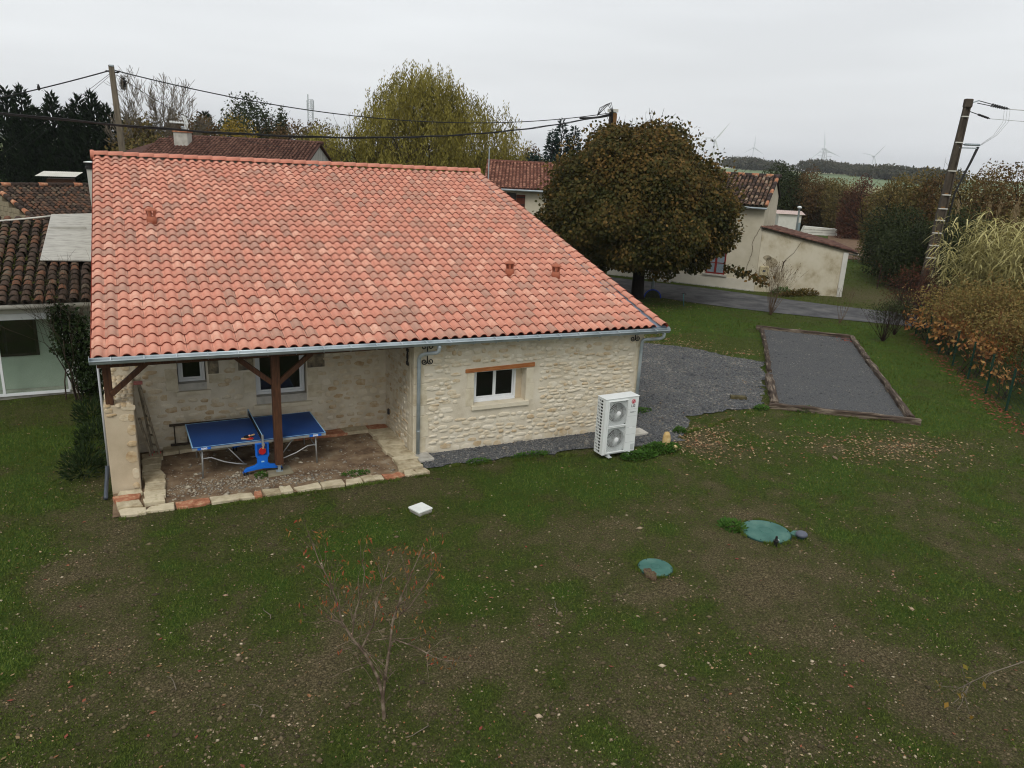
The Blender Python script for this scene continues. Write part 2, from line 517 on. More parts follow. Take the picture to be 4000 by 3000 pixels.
M_GRAVEL = mat('slate_gravel', [(42, 44, 48), (70, 73, 76), (104, 105, 105), (150, 150, 146)], scale=26, detail=10, rough=0.9, bump=1.0, bscale=60, nrange=(0.28, 0.75))
M_COURT = mat('court_grit', [(54, 55, 57), (76, 77, 78), (100, 100, 99)], scale=46, detail=7, rough=0.92, bump=0.7, bscale=90)
M_ROAD = mat('asphalt', [(56, 56, 58), (80, 80, 81), (100, 99, 97)], scale=1.1, detail=9, rough=0.9, bump=0.5, bscale=60)
M_DIRT = mat('porch_dirt', [(70, 54, 40), (108, 88, 68), (132, 112, 88), (150, 136, 114)], scale=2.4, detail=10, rough=0.95, bump=0.9, bscale=45)
sheet('gravel_drive', GRAVEL, 0.004, M_GRAVEL)
sheet('petanque_court', COURT, 0.03, M_COURT)
sheet('porch_floor', PORCH, 0.006, M_DIRT)
mb = MB()
nn = min(len(ROAD_N), len(ROAD_F))
def resample(pl, n):
    pl = np.array(pl, float); d = np.r_[0, np.cumsum(np.linalg.norm(np.diff(pl, axis=0), axis=1))]
    t = np.linspace(0, d[-1], n); return np.c_[np.interp(t, d, pl[:, 0]), np.interp(t, d, pl[:, 1])]
ra, rb_ = resample(ROAD_N, 40), resample(ROAD_F, 40)
for i in range(39):
    mb.add([(*ra[i], 0.012), (*ra[i + 1], 0.012), (*rb_[i + 1], 0.012), (*rb_[i], 0.012)], [(0, 1, 2, 3)])
tag(mb.build('road', M_ROAD), kind='structure')
M_PLOW = mat('ploughed_soil', [(74, 56, 42), (100, 78, 58), (120, 98, 74)], scale=3, rough=0.95, bump=0.8, bscale=8)
M_FIELD1 = mat('field_crop', [(84, 100, 66), (98, 114, 78), (108, 120, 88)], scale=0.03, rough=0.95)
M_FIELD2 = mat('field_stubble', [(128, 132, 92), (142, 142, 104), (118, 128, 84)], scale=0.02, rough=0.95)
sheet('ploughed_plot', [(50.5, 45.2), (56.4, 43.4), (86, 66), (79, 71)], 0.03, M_PLOW)
def rise(D): return float(np.interp(D, [0, 200, 600, 1400], [0.05, 0.05, 5.6, 6.2]))
def far_sheet(name, ds, material, t0=-0.1, t1=1.25, dz=0.0):
    mb = MB(); ts = np.linspace(t0, t1, 10)
    for D0, D1 in zip(ds[:-1], ds[1:]):
        for a, b in zip(ts[:-1], ts[1:]):
            mb.add([(*(D0 * FWD + D0 * a * RGT), rise(D0) + dz), (*(D0 * FWD + D0 * b * RGT), rise(D0) + dz), (*(D1 * FWD + D1 * b * RGT), rise(D1) + dz), (*(D1 * FWD + D1 * a * RGT), rise(D1) + dz)], [(0, 1, 2, 3)])
    return tag(mb.build(name, material), kind='structure')
far_sheet('stubble_field', [200, 270, 330], M_FIELD2)
far_sheet('green_field', [330, 420, 520, 600], M_FIELD1)
far_sheet('hill', [600, 800, 1400], M_FIELD2)
# ------------------------------------------------------------------ stones, tiles: shared pieces
M_STONE = mat('limestone', [(156, 128, 92), (184, 161, 126), (200, 184, 156), (209, 198, 174), (218, 209, 190), (211, 202, 180)], scale=7, rough=0.92, bump=0.55, bscale=38, rnd=0.62)
M_MORTAR = mat('lime_mortar', [(188, 177, 154), (206, 196, 175), (216, 208, 189)], scale=2.2, detail=8, rough=0.95, bump=0.5, bscale=60)
M_RENDER = mat('lime_render', [(176, 160, 134), (190, 174, 148), (198, 184, 158)], scale=1.6, rough=0.95, bump=0.25, bscale=70)
M_DRESSED = mat('dressed_stone', [(176, 162, 134), (206, 196, 172), (214, 206, 186)], scale=3.5, rough=0.9, bump=0.35, bscale=30, rnd=0.3)
M_TILE = mat('terracotta_new', [(164, 131, 115), (174, 136, 119), (185, 140, 121), (194, 137, 117), (201, 137, 116), (207, 146, 124), (212, 160, 138), (220, 180, 158)], scale=11, detail=3, rough=0.8, bump=0.12, bscale=90, rnd=0.78)
M_LIP = mat('terracotta_edge', [(116, 50, 34), (136, 60, 42)], scale=8, rough=0.85)
M_RIDGE = mat('terracotta_ridge', [(196, 126, 104), (208, 142, 120)], scale=6, rough=0.8, rnd=0.6, bump=0.1, bscale=80)
M_VENT = mat('vent_clay', [(150, 88, 66), (168, 104, 80)], scale=8, rough=0.85)
M_OLD = mat('old_canal_tile', [(38, 32, 28), (58, 46, 38), (70, 58, 50), (84, 66, 54), (108, 72, 52), (96, 86, 72), (64, 54, 46), (150, 136, 108)], scale=9, detail=8, rough=0.95, bump=0.5, bscale=50, rnd=0.72)
M_OLDBASE = mat('old_pan_tile', [(26, 23, 18), (42, 36, 26), (48, 50, 24)], scale=3, rough=0.95)
M_ZINC = mat('zinc', [(140, 152, 156), (164, 174, 178), (184, 192, 194)], scale=2.5, rough=0.4, metal=0.3, spec=0.5, bump=0.04, bscale=20)
M_ZINCB = mat('zinc_flashing', [(96, 112, 128), (130, 146, 160)], scale=3, rough=0.4, metal=0.6, spec=0.5)
M_WOOD = mat('stained_timber', [(54, 34, 22), (76, 48, 30), (94, 62, 40)], scale=5, stretch=(6, 6, 0.7), rough=0.75, bump=0.2, bscale=40)
M_LINTEL = mat('oak_lintel', [(134, 80, 40), (160, 100, 56), (176, 118, 70)], scale=5, stretch=(0.8, 6, 6), rough=0.8, bump=0.2, bscale=30)
M_PVC = mat('white_pvc', [(214, 216, 216), (226, 228, 228)], scale=2, rough=0.35, spec=0.5)
M_GLASS = mat('dark_glass', [(10, 11, 12), (18, 19, 20)], scale=1, rough=0.06, spec=0.6)
M_IRON = mat('black_iron', [(18, 17, 16), (28, 26, 24)], scale=8, rough=0.6, spec=0.4)
M_CONC = mat('concrete', [(150, 146, 136), (176, 172, 162), (190, 186, 176)], scale=4, rough=0.92, bump=0.3, bscale=60)
M_CONCD = mat('grey_green_concrete', [(110, 104, 84), (138, 130, 108)], scale=4, rough=0.92, bump=0.3, bscale=60)
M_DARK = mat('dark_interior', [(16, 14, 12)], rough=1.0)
M_DECK = mat('roof_deck', [(44, 28, 20), (60, 40, 28)], scale=4, rough=0.9)

def s_tile(w, L, h=0.068, lift=0.034, th=0.022):
    """interlocking S tile: crest at x=0, lower edge at y=0"""
    xs = np.array([-0.5, -0.39, -0.33, -0.25, -0.13, 0.0, 0.13, 0.25, 0.33, 0.40, 0.5]) * w
    zz = np.array([0.006 / h, 0.0, 0.22, 0.62, 0.92, 1.0, 0.92, 0.62, 0.22, 0.0, 0.0]) * h
    n = len(xs)
    V = [(x, 0, z + lift) for x, z in zip(xs, zz)] + [(x, L, z) for x, z in zip(xs, zz)] + [(x, 0.004, z + lift - th) for x, z in zip(xs, zz)]
    F = [(i, i + 1, n + i + 1, n + i) for i in range(n - 1)] + [(2 * n + i, 2 * n + i + 1, i + 1, i) for i in range(n - 1)]
    M_ = [0] * (n - 1) + [1] * (n - 1)
    return np.array(V), np.array(F), np.array(M_), h + lift
def canal_tile(w, L, h=0.075, lift=0.02, th=0.014, taper=0.82, k=7):
    """half-round cover tile, wider at its lower end"""
    t = np.linspace(0, PI, k)
    V = [(-math.cos(a) * w / 2, 0, math.sin(a) * h + lift) for a in t] + [(-math.cos(a) * w / 2 * taper, L, math.sin(a) * h * taper) for a in t] \
        + [(-math.cos(a) * (w / 2 - th), 0.004, math.sin(a) * (h - th) + lift) for a in t]
    F = [(i, i + 1, k + i + 1, k + i) for i in range(k - 1)] + [(2 * k + i, 2 * k + i + 1, i + 1, i) for i in range(k - 1)]
    return np.array(V), np.array(F), np.array([0] * (k - 1) + [1] * (k - 1)), h + lift

def place_pieces(name, tmpl, mats, mats4, tints, parent, n_single, stuff_name=None, smooth=False, cam=None):
    """tmpl (V,F,M); mats4 (n,4,4) local matrices; the n_single nearest the camera become objects, the rest one mesh"""
    Vt, Ft, Mt = tmpl[:3]
    mats4 = np.asarray(mats4); tints = np.asarray(tints)
    c = CAM if cam is None else np.array(cam)
    order = np.argsort(np.linalg.norm(mats4[:, :3, 3] - c, axis=1))
    me = npmesh(name, Vt, Ft, mats, midx=Mt, smooth=smooth)
    for i in order[:n_single]:
        o = link(name, me, parent)
        o.matrix_local = Matrix(mats4[i].tolist())
        o['tint'] = float(tints[i])
    rest = order[n_single:]
    if len(rest):
        A = mats4[rest]
        V = (np.einsum('nij,vj->nvi', A[:, :3, :3], Vt) + A[:, None, :3, 3]).reshape(-1, 3)
        F = (np.arange(len(rest))[:, None, None] * len(Vt) + Ft[None]).reshape(-1, Ft.shape[1])
        o = link(stuff_name or name + '_field', npmesh(name + '_rest', V, F, mats, rnd=np.repeat(tints[rest], len(Vt)), midx=np.tile(Mt, len(rest)), smooth=smooth), parent)
        o['kind'] = 'stuff'

def basis(x, y, z, o):
    m = np.eye(4)
    m[:3, 0], m[:3, 1], m[:3, 2], m[:3, 3] = x, y, z, o
    return m

def tile_grid(origin, xd, up, cols, rows, w, e, drop, g, jit=0.0, skip=None, tintf=None):
    """lower-edge crest origin of tile (0,0); returns matrices and tints"""
    xd = unit(np.array(xd, float)); up = unit(np.array(up, float)); nr = np.cross(xd, up)
    ms, ts = [], []
    for j in range(rows):
        for i in range(cols):
            p = np.array(origin) + xd * (i * w) + up * (j * e) - nr * drop
            if skip and skip(i, j, p): continue
            if jit:
                a = g.normal() * jit; b = g.normal() * jit * 0.6
                x2 = unit(xd * math.cos(a) + up * math.sin(a) + nr * b); u2 = unit(np.cross(nr, x2)); n2 = np.cross(x2, u2)
                p = p + xd * g.normal() * jit * 0.12 + up * g.normal() * jit * 0.3 + nr * abs(g.normal()) * jit * 0.08
                ms.append(basis(x2, u2, n2, p))
            else:
                ms.append(basis(xd, up, nr, p))
            ts.append(g.random() if tintf is None else tintf(g))
    return np.array(ms), np.array(ts)

# unit rubble stones: irregular outlines with a domed face, x/z in the wall plane, -y outwards
def stone_template(g, n=9):
    t = np.arange(n) * 2 * PI / n + g.normal(size=n) * 0.12
    sq = 1 / np.maximum(np.abs(np.cos(t)), np.abs(np.sin(t)))
    r = 0.5 * (0.45 * sq + 0.55) * g.uniform(0.84, 1.04, n)
    ox, oz = r * np.cos(t), r * np.sin(t)
    V = [(x, 0.6, z) for x, z in zip(ox, oz)] + [(x * 0.95, -0.55, z * 0.93) for x, z in zip(ox, oz)]
    V += [(x * 0.82 + g.normal() * 0.02, -1.0 + g.normal() * 0.15, z * 0.76 + g.normal() * 0.02) for x, z in zip(ox, oz)]
    V += [(g.normal() * 0.06, -1.05, g.normal() * 0.06)]
    F = []
    for k in range(n):
        k1 = (k + 1) % n
        F += [(k, k1, n + k1), (k, n + k1, n + k), (n + k, n + k1, 2 * n + k1), (n + k, 2 * n + k1, 2 * n + k), (2 * n + k, 2 * n + k1, 3 * n)]
    return np.array(V), np.array(F), np.zeros(len(F), int)
_sg = np.random.default_rng(5)
STONES = [stone_template(_sg) for _ in range(14)]

def rubble(length, height, holes, g, hmin=0.07, hmax=0.17, wmin=0.10, wmax=0.40, fill=0.95, depth=0.018):
    """list of (s, z, w, h, depth) covering a wall face"""
    out = []
    z = 0.0
    while z < height - 0.03:
        h = hmin + (hmax - hmin) * g.beta(1.2, 1.4)
        s_ = -g.uniform(0, 0.1)
        while s_ < length:
            w = g.uniform(wmin, wmax)
            hh = h * g.uniform(0.66, 1.12)
            cx, cz = s_ + w / 2, z + h / 2 + g.normal() * 0.028
            ok = 0.05 < cx < length - 0.03 and cz + hh / 2 < height
            for (a, b, c_, d_) in holes:
                if a - w * 0.42 < cx < b + w * 0.42 and c_ - hh * 0.4 < cz < d_ + hh * 0.4: ok = False
            if ok and g.random() < 0.985:
                out.append((cx, cz, w * fill * g.uniform(0.85, 1.0), hh * fill, depth * g.uniform(0.5, 1.5)))
            s_ += w
        z += h * 0.97
    return out

class StonePool:
    def __init__(s): s.items = []
    def wall(s, part, origin, ux, lst, g, ab=(2.6, 1.5)):
        ux = unit(np.array([*ux, 0.0])); up = np.array([0, 0, 1.0]); ny = np.cross(up, ux)
        for cx, cz, w, h, d in lst:
            a = g.normal() * 0.06
            x2 = ux * math.cos(a) + up * math.sin(a); z2 = -ux * math.sin(a) + up * math.cos(a)
            m = basis(x2 * w, ny * d, z2 * h, np.array(origin) + ux * cx + up * cz)
            k = np.linalg.norm(m[:3, 3] - CAM)
            s.items.append((w * h / k ** 2, part, m, int(g.integers(len(STONES))), float(np.clip(g.beta(*ab), 0, 1))))
    def flush(s, n_single, material):
        s.items.sort(key=lambda t: -t[0])
        meshes = [npmesh('stone', *st[:2], material) for st in STONES]
        for _, part, m, k, t in s.items[:n_single]:
            o = link('stone', meshes[k], part); o.matrix_local = Matrix(m.tolist()); o['tint'] = t
        rest = {}
        for it in s.items[n_single:]: rest.setdefault(it[1].name, (it[1], []))[1].append(it)
        for part, its in rest.values():
            Vs, Fs, Ts, off = [], [], [], 0
            for _, _, m, k, t in its:
                Vt, Ft, _ = STONES[k]
                Vs.append(Vt @ m[:3, :3].T + m[:3, 3]); Fs.append(Ft + off); Ts.append(np.full(len(Vt), t)); off += len(Vt)
            o = link('small_stones', npmesh('small_stones', np.concatenate(Vs), np.concatenate(Fs), material, rnd=np.concatenate(Ts)), part)
            o['kind'] = 'stuff'

def window(parent, x0, x1, z0, z1, y, fr=0.06, sashes=1, depth=0.07, frame_mat=None, glass=None, name='window'):
    """frame in the wall plane y (front face), panes set back"""
    fm = frame_mat or M_PVC
    mb = MB()
    mb.box(x0, x1, y, y + depth, z0, z0 + fr).box(x0, x1, y, y + depth, z1 - fr, z1)
    mb.box(x0, x0 + fr, y, y + depth, z0 + fr, z1 - fr).box(x1 - fr, x1, y, y + depth, z0 + fr, z1 - fr)
    win = mb.build(name, fm, parent, bevel=0.004)
    wid = (x1 - x0 - 2 * fr) / sashes
    for k in range(sashes):
        a = x0 + fr + k * wid + 0.003; b = a + wid - 0.006
        yo = y + 0.018 + 0.012 * (k % 2); f2 = fr * 0.75
        m2 = MB()
        m2.box(a, b, yo, yo + 0.04, z0 + fr + 0.003, z0 + fr + f2).box(a, b, yo, yo + 0.04, z1 - fr - f2, z1 - fr - 0.003)
        m2.box(a, a + f2, yo, yo + 0.04, z0 + fr + f2, z1 - fr - f2).box(b - f2, b, yo, yo + 0.04, z0 + fr + f2, z1 - fr - f2)
        m2.build('sash', fm, win)
        MB().box(a + f2, b - f2, yo + 0.018, yo + 0.026, z0 + fr + f2, z1 - fr - f2).build('pane', glass or M_GLASS, win)
    return win

# ------------------------------------------------------------------ the stone house
house = thing('stone_house', 'cream rubble-stone house with a large new salmon terracotta tile roof and open porch', 'house')
ROOF_S, ROOF_C = 0.30, 1 / math.hypot(1, 0.30)
TW, TE = 0.2345, 0.3758
EX, EY, EZ = -0.7816, 15.47, 2.932
TILT = -0.0052
def crest(x, y): return EZ + TILT * (x - EX) + ROOF_S * (y - EY)
RIDGE_Y = EY + 31 * TE * ROOF_C
up_v = np.array([0, ROOF_C, ROOF_S * ROOF_C]); x_v = unit(np.array([1, 0, TILT]))
WY, BY = 15.82, 17.96
WINX0, WINX1, WINZ0, WINZ1 = 6.90, 8.27, 1.07, 1.90

mb = MB()
def wall_xz(mb, x0, x1, y0, y1, z0, z1, hx0, hx1, hz0, hz1):
    mb.box(x0, hx0, y0, y1, z0, z1).box(hx1, x1, y0, y1, z0, z1).box(hx0, hx1, y0, y1, z0, hz0).box(hx0, hx1, y0, y1, hz1, z1)
wall_xz(mb, 5.41, 11.62, WY, WY + 0.42, -0.1, 2.80, WINX0, WINX1, WINZ0 - 0.02, WINZ1)
front_wall = mb.build('front_wall', M_MORTAR, house)
mb = MB(); mb.add([(5.41, WY + 0.42, -0.1), (5.41, 26.0, -0.1), (5.41, 26.0, 2.8), (5.41, BY + 0.3, 3.42), (5.41, WY + 0.42, 2.83),
                   (5.80, WY + 0.42, -0.1), (5.80, 26.0, -0.1), (5.80, 26.0, 2.8), (5.80, BY + 0.3, 3.42), (5.80, WY + 0.42, 2.83)],
                  [(4, 3, 2, 1, 0), (5, 6, 7, 8, 9), (0, 1, 6, 5), (1, 2, 7, 6), (2, 3, 8, 7), (3, 4, 9, 8), (4, 0, 5, 9)])
side_wall = mb.build('porch_side_wall', M_MORTAR, house)
mb = MB()
mb.box(-0.8, 0.61, BY, BY + 0.4, -0.1, 3.4).box(0.61, 1.21, BY, BY + 0.4, -0.1, 1.36).box(0.61, 1.21, BY, BY + 0.4, 2.45, 3.4)
mb.box(1.21, 2.27, BY, BY + 0.4, -0.1, 3.4).box(2.27, 3.44, BY, BY + 0.4, -0.1, 0.88).box(2.27, 3.44, BY, BY + 0.4, 2.45, 3.4).box(3.44, 5.408, BY, BY + 0.4, -0.1, 3.4)
back_wall = mb.build('porch_back_wall', M_MORTAR, house)
mb = MB()
for x0, x1, in ((11.22, 11.618), (-0.8, -0.42)):
    y0 = WY + 0.42 if x0 > 0 else BY + 0.4
    ps = [(y0, -0.1), (33.5, -0.1), (33.5, 4.0), (RIDGE_Y, 5.95), (y0, 2.72 + (y0 - WY) * 0.295)]
    n_ = len(ps)
    mb.add([(x0, a, b) for a, b in ps] + [(x1, a, b) for a, b in ps], [tuple(range(n_)), tuple(range(2 * n_ - 1, n_ - 1, -1))] + [(i, n_ + i, n_ + (i + 1) % n_, (i + 1) % n_) for i in range(n_)])
mb.box(-0.8, 11.62, 33.5, 33.9, -0.1, 4.0)
mb.build('gable_walls', M_MORTAR, house)
low_wall = MB().box(-0.81, -0.29, WY, BY - 0.004, -0.1, 1.83).build('porch_end_wall', M_RENDER, house, bevel=0.02)
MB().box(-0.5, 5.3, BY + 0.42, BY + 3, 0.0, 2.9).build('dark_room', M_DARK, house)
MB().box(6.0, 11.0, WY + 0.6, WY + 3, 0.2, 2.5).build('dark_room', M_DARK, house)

pool = StonePool()
sg = np.random.default_rng(21)
pool.wall(front_wall, (5.41, WY, 0), (1, 0), rubble(6.21, 2.74, [(1.18, 3.18, 0.85, 2.06), (-0.2, 0.24, 0, 3), (6.02, 6.4, 0, 3)], sg, hmin=0.06, hmax=0.18, wmin=0.1, wmax=0.36, fill=1.0, depth=0.014), sg)
pool.wall(back_wall, (-0.8, BY, 0), (1, 0), rubble(6.2, 2.7, [(1.2, 2.2, 1.2, 3), (2.85, 4.42, 0.7, 3), (0, 0.5, 0, 1.8)], sg, hmin=0.1, hmax=0.2, wmin=0.16, wmax=0.38, fill=0.9, depth=0.016), sg, (1.5, 1.7))
pool.wall(side_wall, (5.41, BY, 0), (0, -1), rubble(2.14, 2.7, [(1.88, 2.3, 0, 3)], sg, hmin=0.09, hmax=0.18, fill=0.92, depth=0.014), sg, (1.6, 1.6))
pool.wall(low_wall, (-0.29, BY, 0), (0, -1), [] , sg)
# rubble seen on the end wall: its top and inner edge
pool.wall(low_wall, (-0.81, WY, 0), (1, 0), [(0.42, 1.76, 0.3, 0.13, 0.012), (0.35, 1.56, 0.2, 0.17, 0.008), (0.46, 1.55, 0.13, 0.17, 0.015), (0.45, 1.3, 0.16, 0.26, 0.015), (0.43, 1.02, 0.2, 0.14, 0.03), (0.40, 0.74, 0.24, 0.26, 0.012), (0.45, 0.38, 0.14, 0.26, 0.015), (0.44, 0.12, 0.13, 0.16, 0.012), (0.08, 1.74, 0.17, 0.12, 0.02), (0.12, 1.64, 0.2, 0.06, 0.02)], sg, (0.8, 2.2))
pool.flush(300, M_STONE)
# loose capping stones on the end wall
for k in range(45):
    x = -0.745 + 0.098 * (k % 5) + sg.normal() * 0.015; y = WY + 0.12 + 0.235 * (k // 5) + sg.normal() * 0.03
    Vt, Ft, _ = STONES[k % 14]
    me = npmesh('capping_stone', np.c_[Vt[:, 0] * 0.12, Vt[:, 2] * 0.25, -Vt[:, 1] * 0.03], Ft[:, ::-1], M_STONE)
    o = link('capping_stone', me, low_wall); o.location = (x, y, 1.82); o.rotation_euler = (sg.normal() * 0.08, sg.normal() * 0.08, sg.normal() * 0.25); o['tint'] = float(sg.random() * 0.45)
# dressed corner stones and window surrounds
qn = 0
for k, (z0, z1, w) in enumerate([(0.0, 0.42, 0.30), (0.43, 0.95, 0.36), (0.96, 1.2, 0.26), (1.21, 1.72, 0.32), (1.73, 2.1, 0.24), (2.11, 2.76, 0.22)]):
    MB().box(5.405, 5.41 + w, WY - 0.012, WY + 0.2, z0 + 0.004, z1).build('corner_stone', M_DRESSED, front_wall, bevel=0.008)['tint'] = random.random()
    MB().box(5.398, 5.5, WY + 0.205, WY + 0.58 - w * 0.5, z0 + 0.004, z1).build('corner_stone', M_DRESSED, side_wall, bevel=0.008)['tint'] = random.random()
for k, (z0, z1, w) in enumerate([(0.0, 0.6, 0.18), (0.61, 1.1, 0.22), (1.11, 1.7, 0.16), (1.71, 2.78, 0.2)]):
    MB().box(11.62 - w, 11.63, WY - 0.012, WY + 0.3, z0, z1 - 0.006).build('corner_stone', M_DRESSED, front_wall, bevel=0.008)['tint'] = random.random()
for k, (z0, z1) in enumerate([(1.075, 1.5), (1.51, 1.89)]):
    MB().box(WINX0 - 0.2 + 0.02 * k, WINX0 - 0.002, WY - 0.008, WY + 0.3, z0, z1).build('jamb_stone', M_DRESSED, front_wall, bevel=0.005)['tint'] = 0.6
    MB().box(WINX1 + 0.002, WINX1 + 0.22 - 0.03 * k, WY - 0.008, WY + 0.3, z0, z1).build('jamb_stone', M_DRESSED, front_wall, bevel=0.005)['tint'] = 0.5
MB().box(6.84, 8.36, WY - 0.05, WY + 0.27, 0.965, 1.075).build('window_sill', M_DRESSED, house, bevel=0.008)['tint'] = 0.9
MB().add([(6.67, WY - 0.022, 1.895), (8.48, WY - 0.022, 1.925), (8.48, WY - 0.022, 2.03), (6.67, WY - 0.022, 1.985), (6.67, WY + 0.2, 1.895), (8.48, WY + 0.2, 1.925), (8.48, WY + 0.2, 2.03), (6.67, WY + 0.2, 1.985)],
         [(0, 1, 2, 3), (7, 6, 5, 4), (0, 4, 5, 1), (1, 5, 6, 2), (2, 6, 7, 3), (3, 7, 4, 0)]).build('window_lintel', M_LINTEL, house, bevel=0.006)
window(house, WINX0 + 0.08, WINX1 - 0.16, 1.12, 1.90, WY + 0.24, fr=0.05, sashes=2)
for a_, b_ in ((WINX0 + 0.002, WINX0 + 0.08), (WINX1 - 0.16, WINX1 - 0.002)): MB().box(a_, b_, WY + 0.24, WY + 0.4, 1.08, 1.9).build('window_reveal', M_RENDER, house)
MB().box(WINX0 + 0.1, WINX1 - 0.18, WY + 0.21, WY + 0.31, 1.08, 1.12).build('window_apron', M_PVC, house)
# porch windows
window(house, 0.63, 1.19, 1.54, 2.44, BY + 0.16, fr=0.055, sashes=1)
window(house, 2.29, 3.42, 1.08, 2.44, BY + 0.16, fr=0.06, sashes=1)
MB().box(0.612, 1.208, BY - 0.0, BY + 0.22, 1.37, 1.535).build('window_apron', M_CONC, house)
MB().box(2.272, 3.438, BY - 0.0, BY + 0.22, 0.89, 1.075).build('window_apron', M_CONC, house)
MB().box(0.55, 1.28, BY - 0.06, BY + 0.01, 1.27, 1.36).build('window_sill', M_DRESSED, house, bevel=0.006)['tint'] = 0.6
MB().box(2.20, 3.56, BY - 0.06, BY + 0.01, 0.78, 0.875).build('window_sill', M_DRESSED, house, bevel=0.006)['tint'] = 0.6
M_STAIN = mat('weathered_stone', [(70, 68, 62), (120, 110, 92), (170, 156, 126)], scale=6, rough=0.95, bump=0.4, bscale=30)
for x0, x1, z0, z1 in [(1.25, 1.48, 1.72, 2.1), (1.26, 1.62, 1.5, 1.7), (1.9, 2.24, 1.75, 2.2), (3.47, 3.88, 1.7, 2.05), (3.47, 3.72, 1.3, 1.68), (2.0, 2.25, 1.2, 1.7), (3.47, 3.8, 0.95, 1.27), (0.35, 0.6, 1.4, 1.9)]:
    MB().box(x0, x1, BY - 0.011, BY + 0.1, z0, z1).build('jamb_stone', M_STAIN if x0 in (1.25, 3.47, 1.9) and z1 > 1.9 else M_DRESSED, back_wall, bevel=0.01)

# roof: deck, tiles, ridge, verges
roof = MB()
dz = -0.112
pts_ = [(-0.87, 15.52), (11.93, 15.52), (11.40, RIDGE_Y), (-0.87, RIDGE_Y)]
v8 = [(x, y, crest(x, y) + dz) for x, y in pts_] + [(x, y, crest(x, y) + dz - 0.05) for x, y in pts_]
roof.add(v8, [(0, 1, 2, 3), (7, 6, 5, 4), (0, 4, 5, 1), (1, 5, 6, 2), (2, 6, 7, 3), (3, 7, 4, 0)])
zr = crest(0, RIDGE_Y)
pb = [(-0.87, RIDGE_Y + 0.02, zr - 0.09), (11.45, RIDGE_Y + 0.02, zr - 0.15), (11.45, 34.4, zr - 2.45), (-0.87, 34.4, zr - 2.4)]
roof.add(pb + [(x, y, z - 0.08) for x, y, z in pb], [(0, 1, 2, 3), (7, 6, 5, 4), (0, 4, 5, 1), (1, 5, 6, 2), (2, 6, 7, 3), (3, 7, 4, 0)])
roof = roof.build('roof', M_DECK, house)
stile = s_tile(TW, TE * 1.1)
def verge_x(j): return 12.0 - 0.56 * (j / 31)
tg = np.random.default_rng(8)
def tile_tint(g): return float(np.clip(g.beta(1.5, 1.35), 0, 1))
vents = [(0.43, 21.73), (10.30, 18.29), (9.0, 18.51)]
vent_cells = {(round((x - EX) / TW), int((y - EY) / (TE * ROOF_C))) for x, y in vents}
ms, ts = tile_grid((EX, EY, EZ), x_v, up_v, 54, 31, TW, TE, stile[3], tg, jit=0.011, skip=lambda i, j, p: EX + i * TW > verge_x(j), tintf=tile_tint)
place_pieces('roof_tile', stile, [M_TILE, M_LIP], ms, ts, roof, 300, 'upper_roof_tiles', smooth=True)
# verge tiles along the right edge and the skirted left edge
ct = canal_tile(0.20, TE * 1.12, h=0.085, lift=0.03, taper=0.94)
me_v = npmesh('verge_tile', *ct[:2], [M_TILE, M_LIP], midx=ct[2], smooth=True)
vd = unit(np.array([-0.56, 31 * TE * ROOF_C, 31 * TE * ROOF_C * ROOF_S - 0.56 * TILT])); nrm = unit(np.cross(x_v, up_v))
xv = unit(np.cross(vd, nrm))
for j in range(31):
    p = np.array([12.0, EY, crest(12.0, EY) + 0.035]) + vd * (j * TE) - nrm * (ct[3])
    o = link('verge_tile', me_v, roof); o.matrix_local = Matrix(basis(xv, vd, nrm, p).tolist()); o['tint'] = tile_tint(tg)
V_ = np.array([(0, 0, 0.03), (0, TE * 1.04, 0), (0, TE * 1.04, -0.15), (0, 0, -0.12), (-0.018, 0, 0.03), (-0.018, TE * 1.04, 0), (-0.018, TE * 1.04, -0.15), (-0.018, 0, -0.12)])
me_s = npmesh('verge_skirt', V_, np.array([(0, 1, 2, 3), (7, 6, 5, 4), (0, 4, 5, 1), (1, 5, 6, 2), (2, 6, 7, 3), (3, 7, 4, 0)]), M_LIP)
me_r = npmesh('verge_skirt', V_ * np.array([-1, 1, 1.1]), np.array([(3, 2, 1, 0), (4, 5, 6, 7), (1, 5, 4, 0), (2, 6, 5, 1), (3, 7, 6, 2), (0, 4, 7, 3)]), M_LIP)
for j in range(31):
    p = np.array([EX - TW * 0.5, EY, EZ]) + up_v * (j * TE) - nrm * 0.09
    o = link('verge_skirt', me_s, roof); o.matrix_local = Matrix(basis(x_v, up_v, nrm, p).tolist())
    p = np.array([12.1, EY, crest(12.1, EY) + 0.02]) + vd * (j * TE) - nrm * 0.09
    o = link('verge_skirt', me_r, roof); o.matrix_local = Matrix(basis(xv, vd, nrm, p).tolist())
# zinc channel beside the right verge
mb = MB()
a0, a1 = np.array([11.62, EY + 0.0, crest(11.62, EY) - 0.085]), np.array([12.06, EY, crest(12.06, EY) - 0.085])
b0, b1 = a0 + vd * 31 * TE, a1 + vd * 31 * TE
mb.add([a0, a1, b1, b0, a0 - nrm * 0.01, a1 - nrm * 0.01, b1 - nrm * 0.01, b0 - nrm * 0.01], [(0, 1, 2, 3), (7, 6, 5, 4), (0, 4, 5, 1), (3, 2, 6, 7), (1, 5, 6, 2), (0, 3, 7, 4)])
mb.build('valley_flashing', M_ZINCB, house)
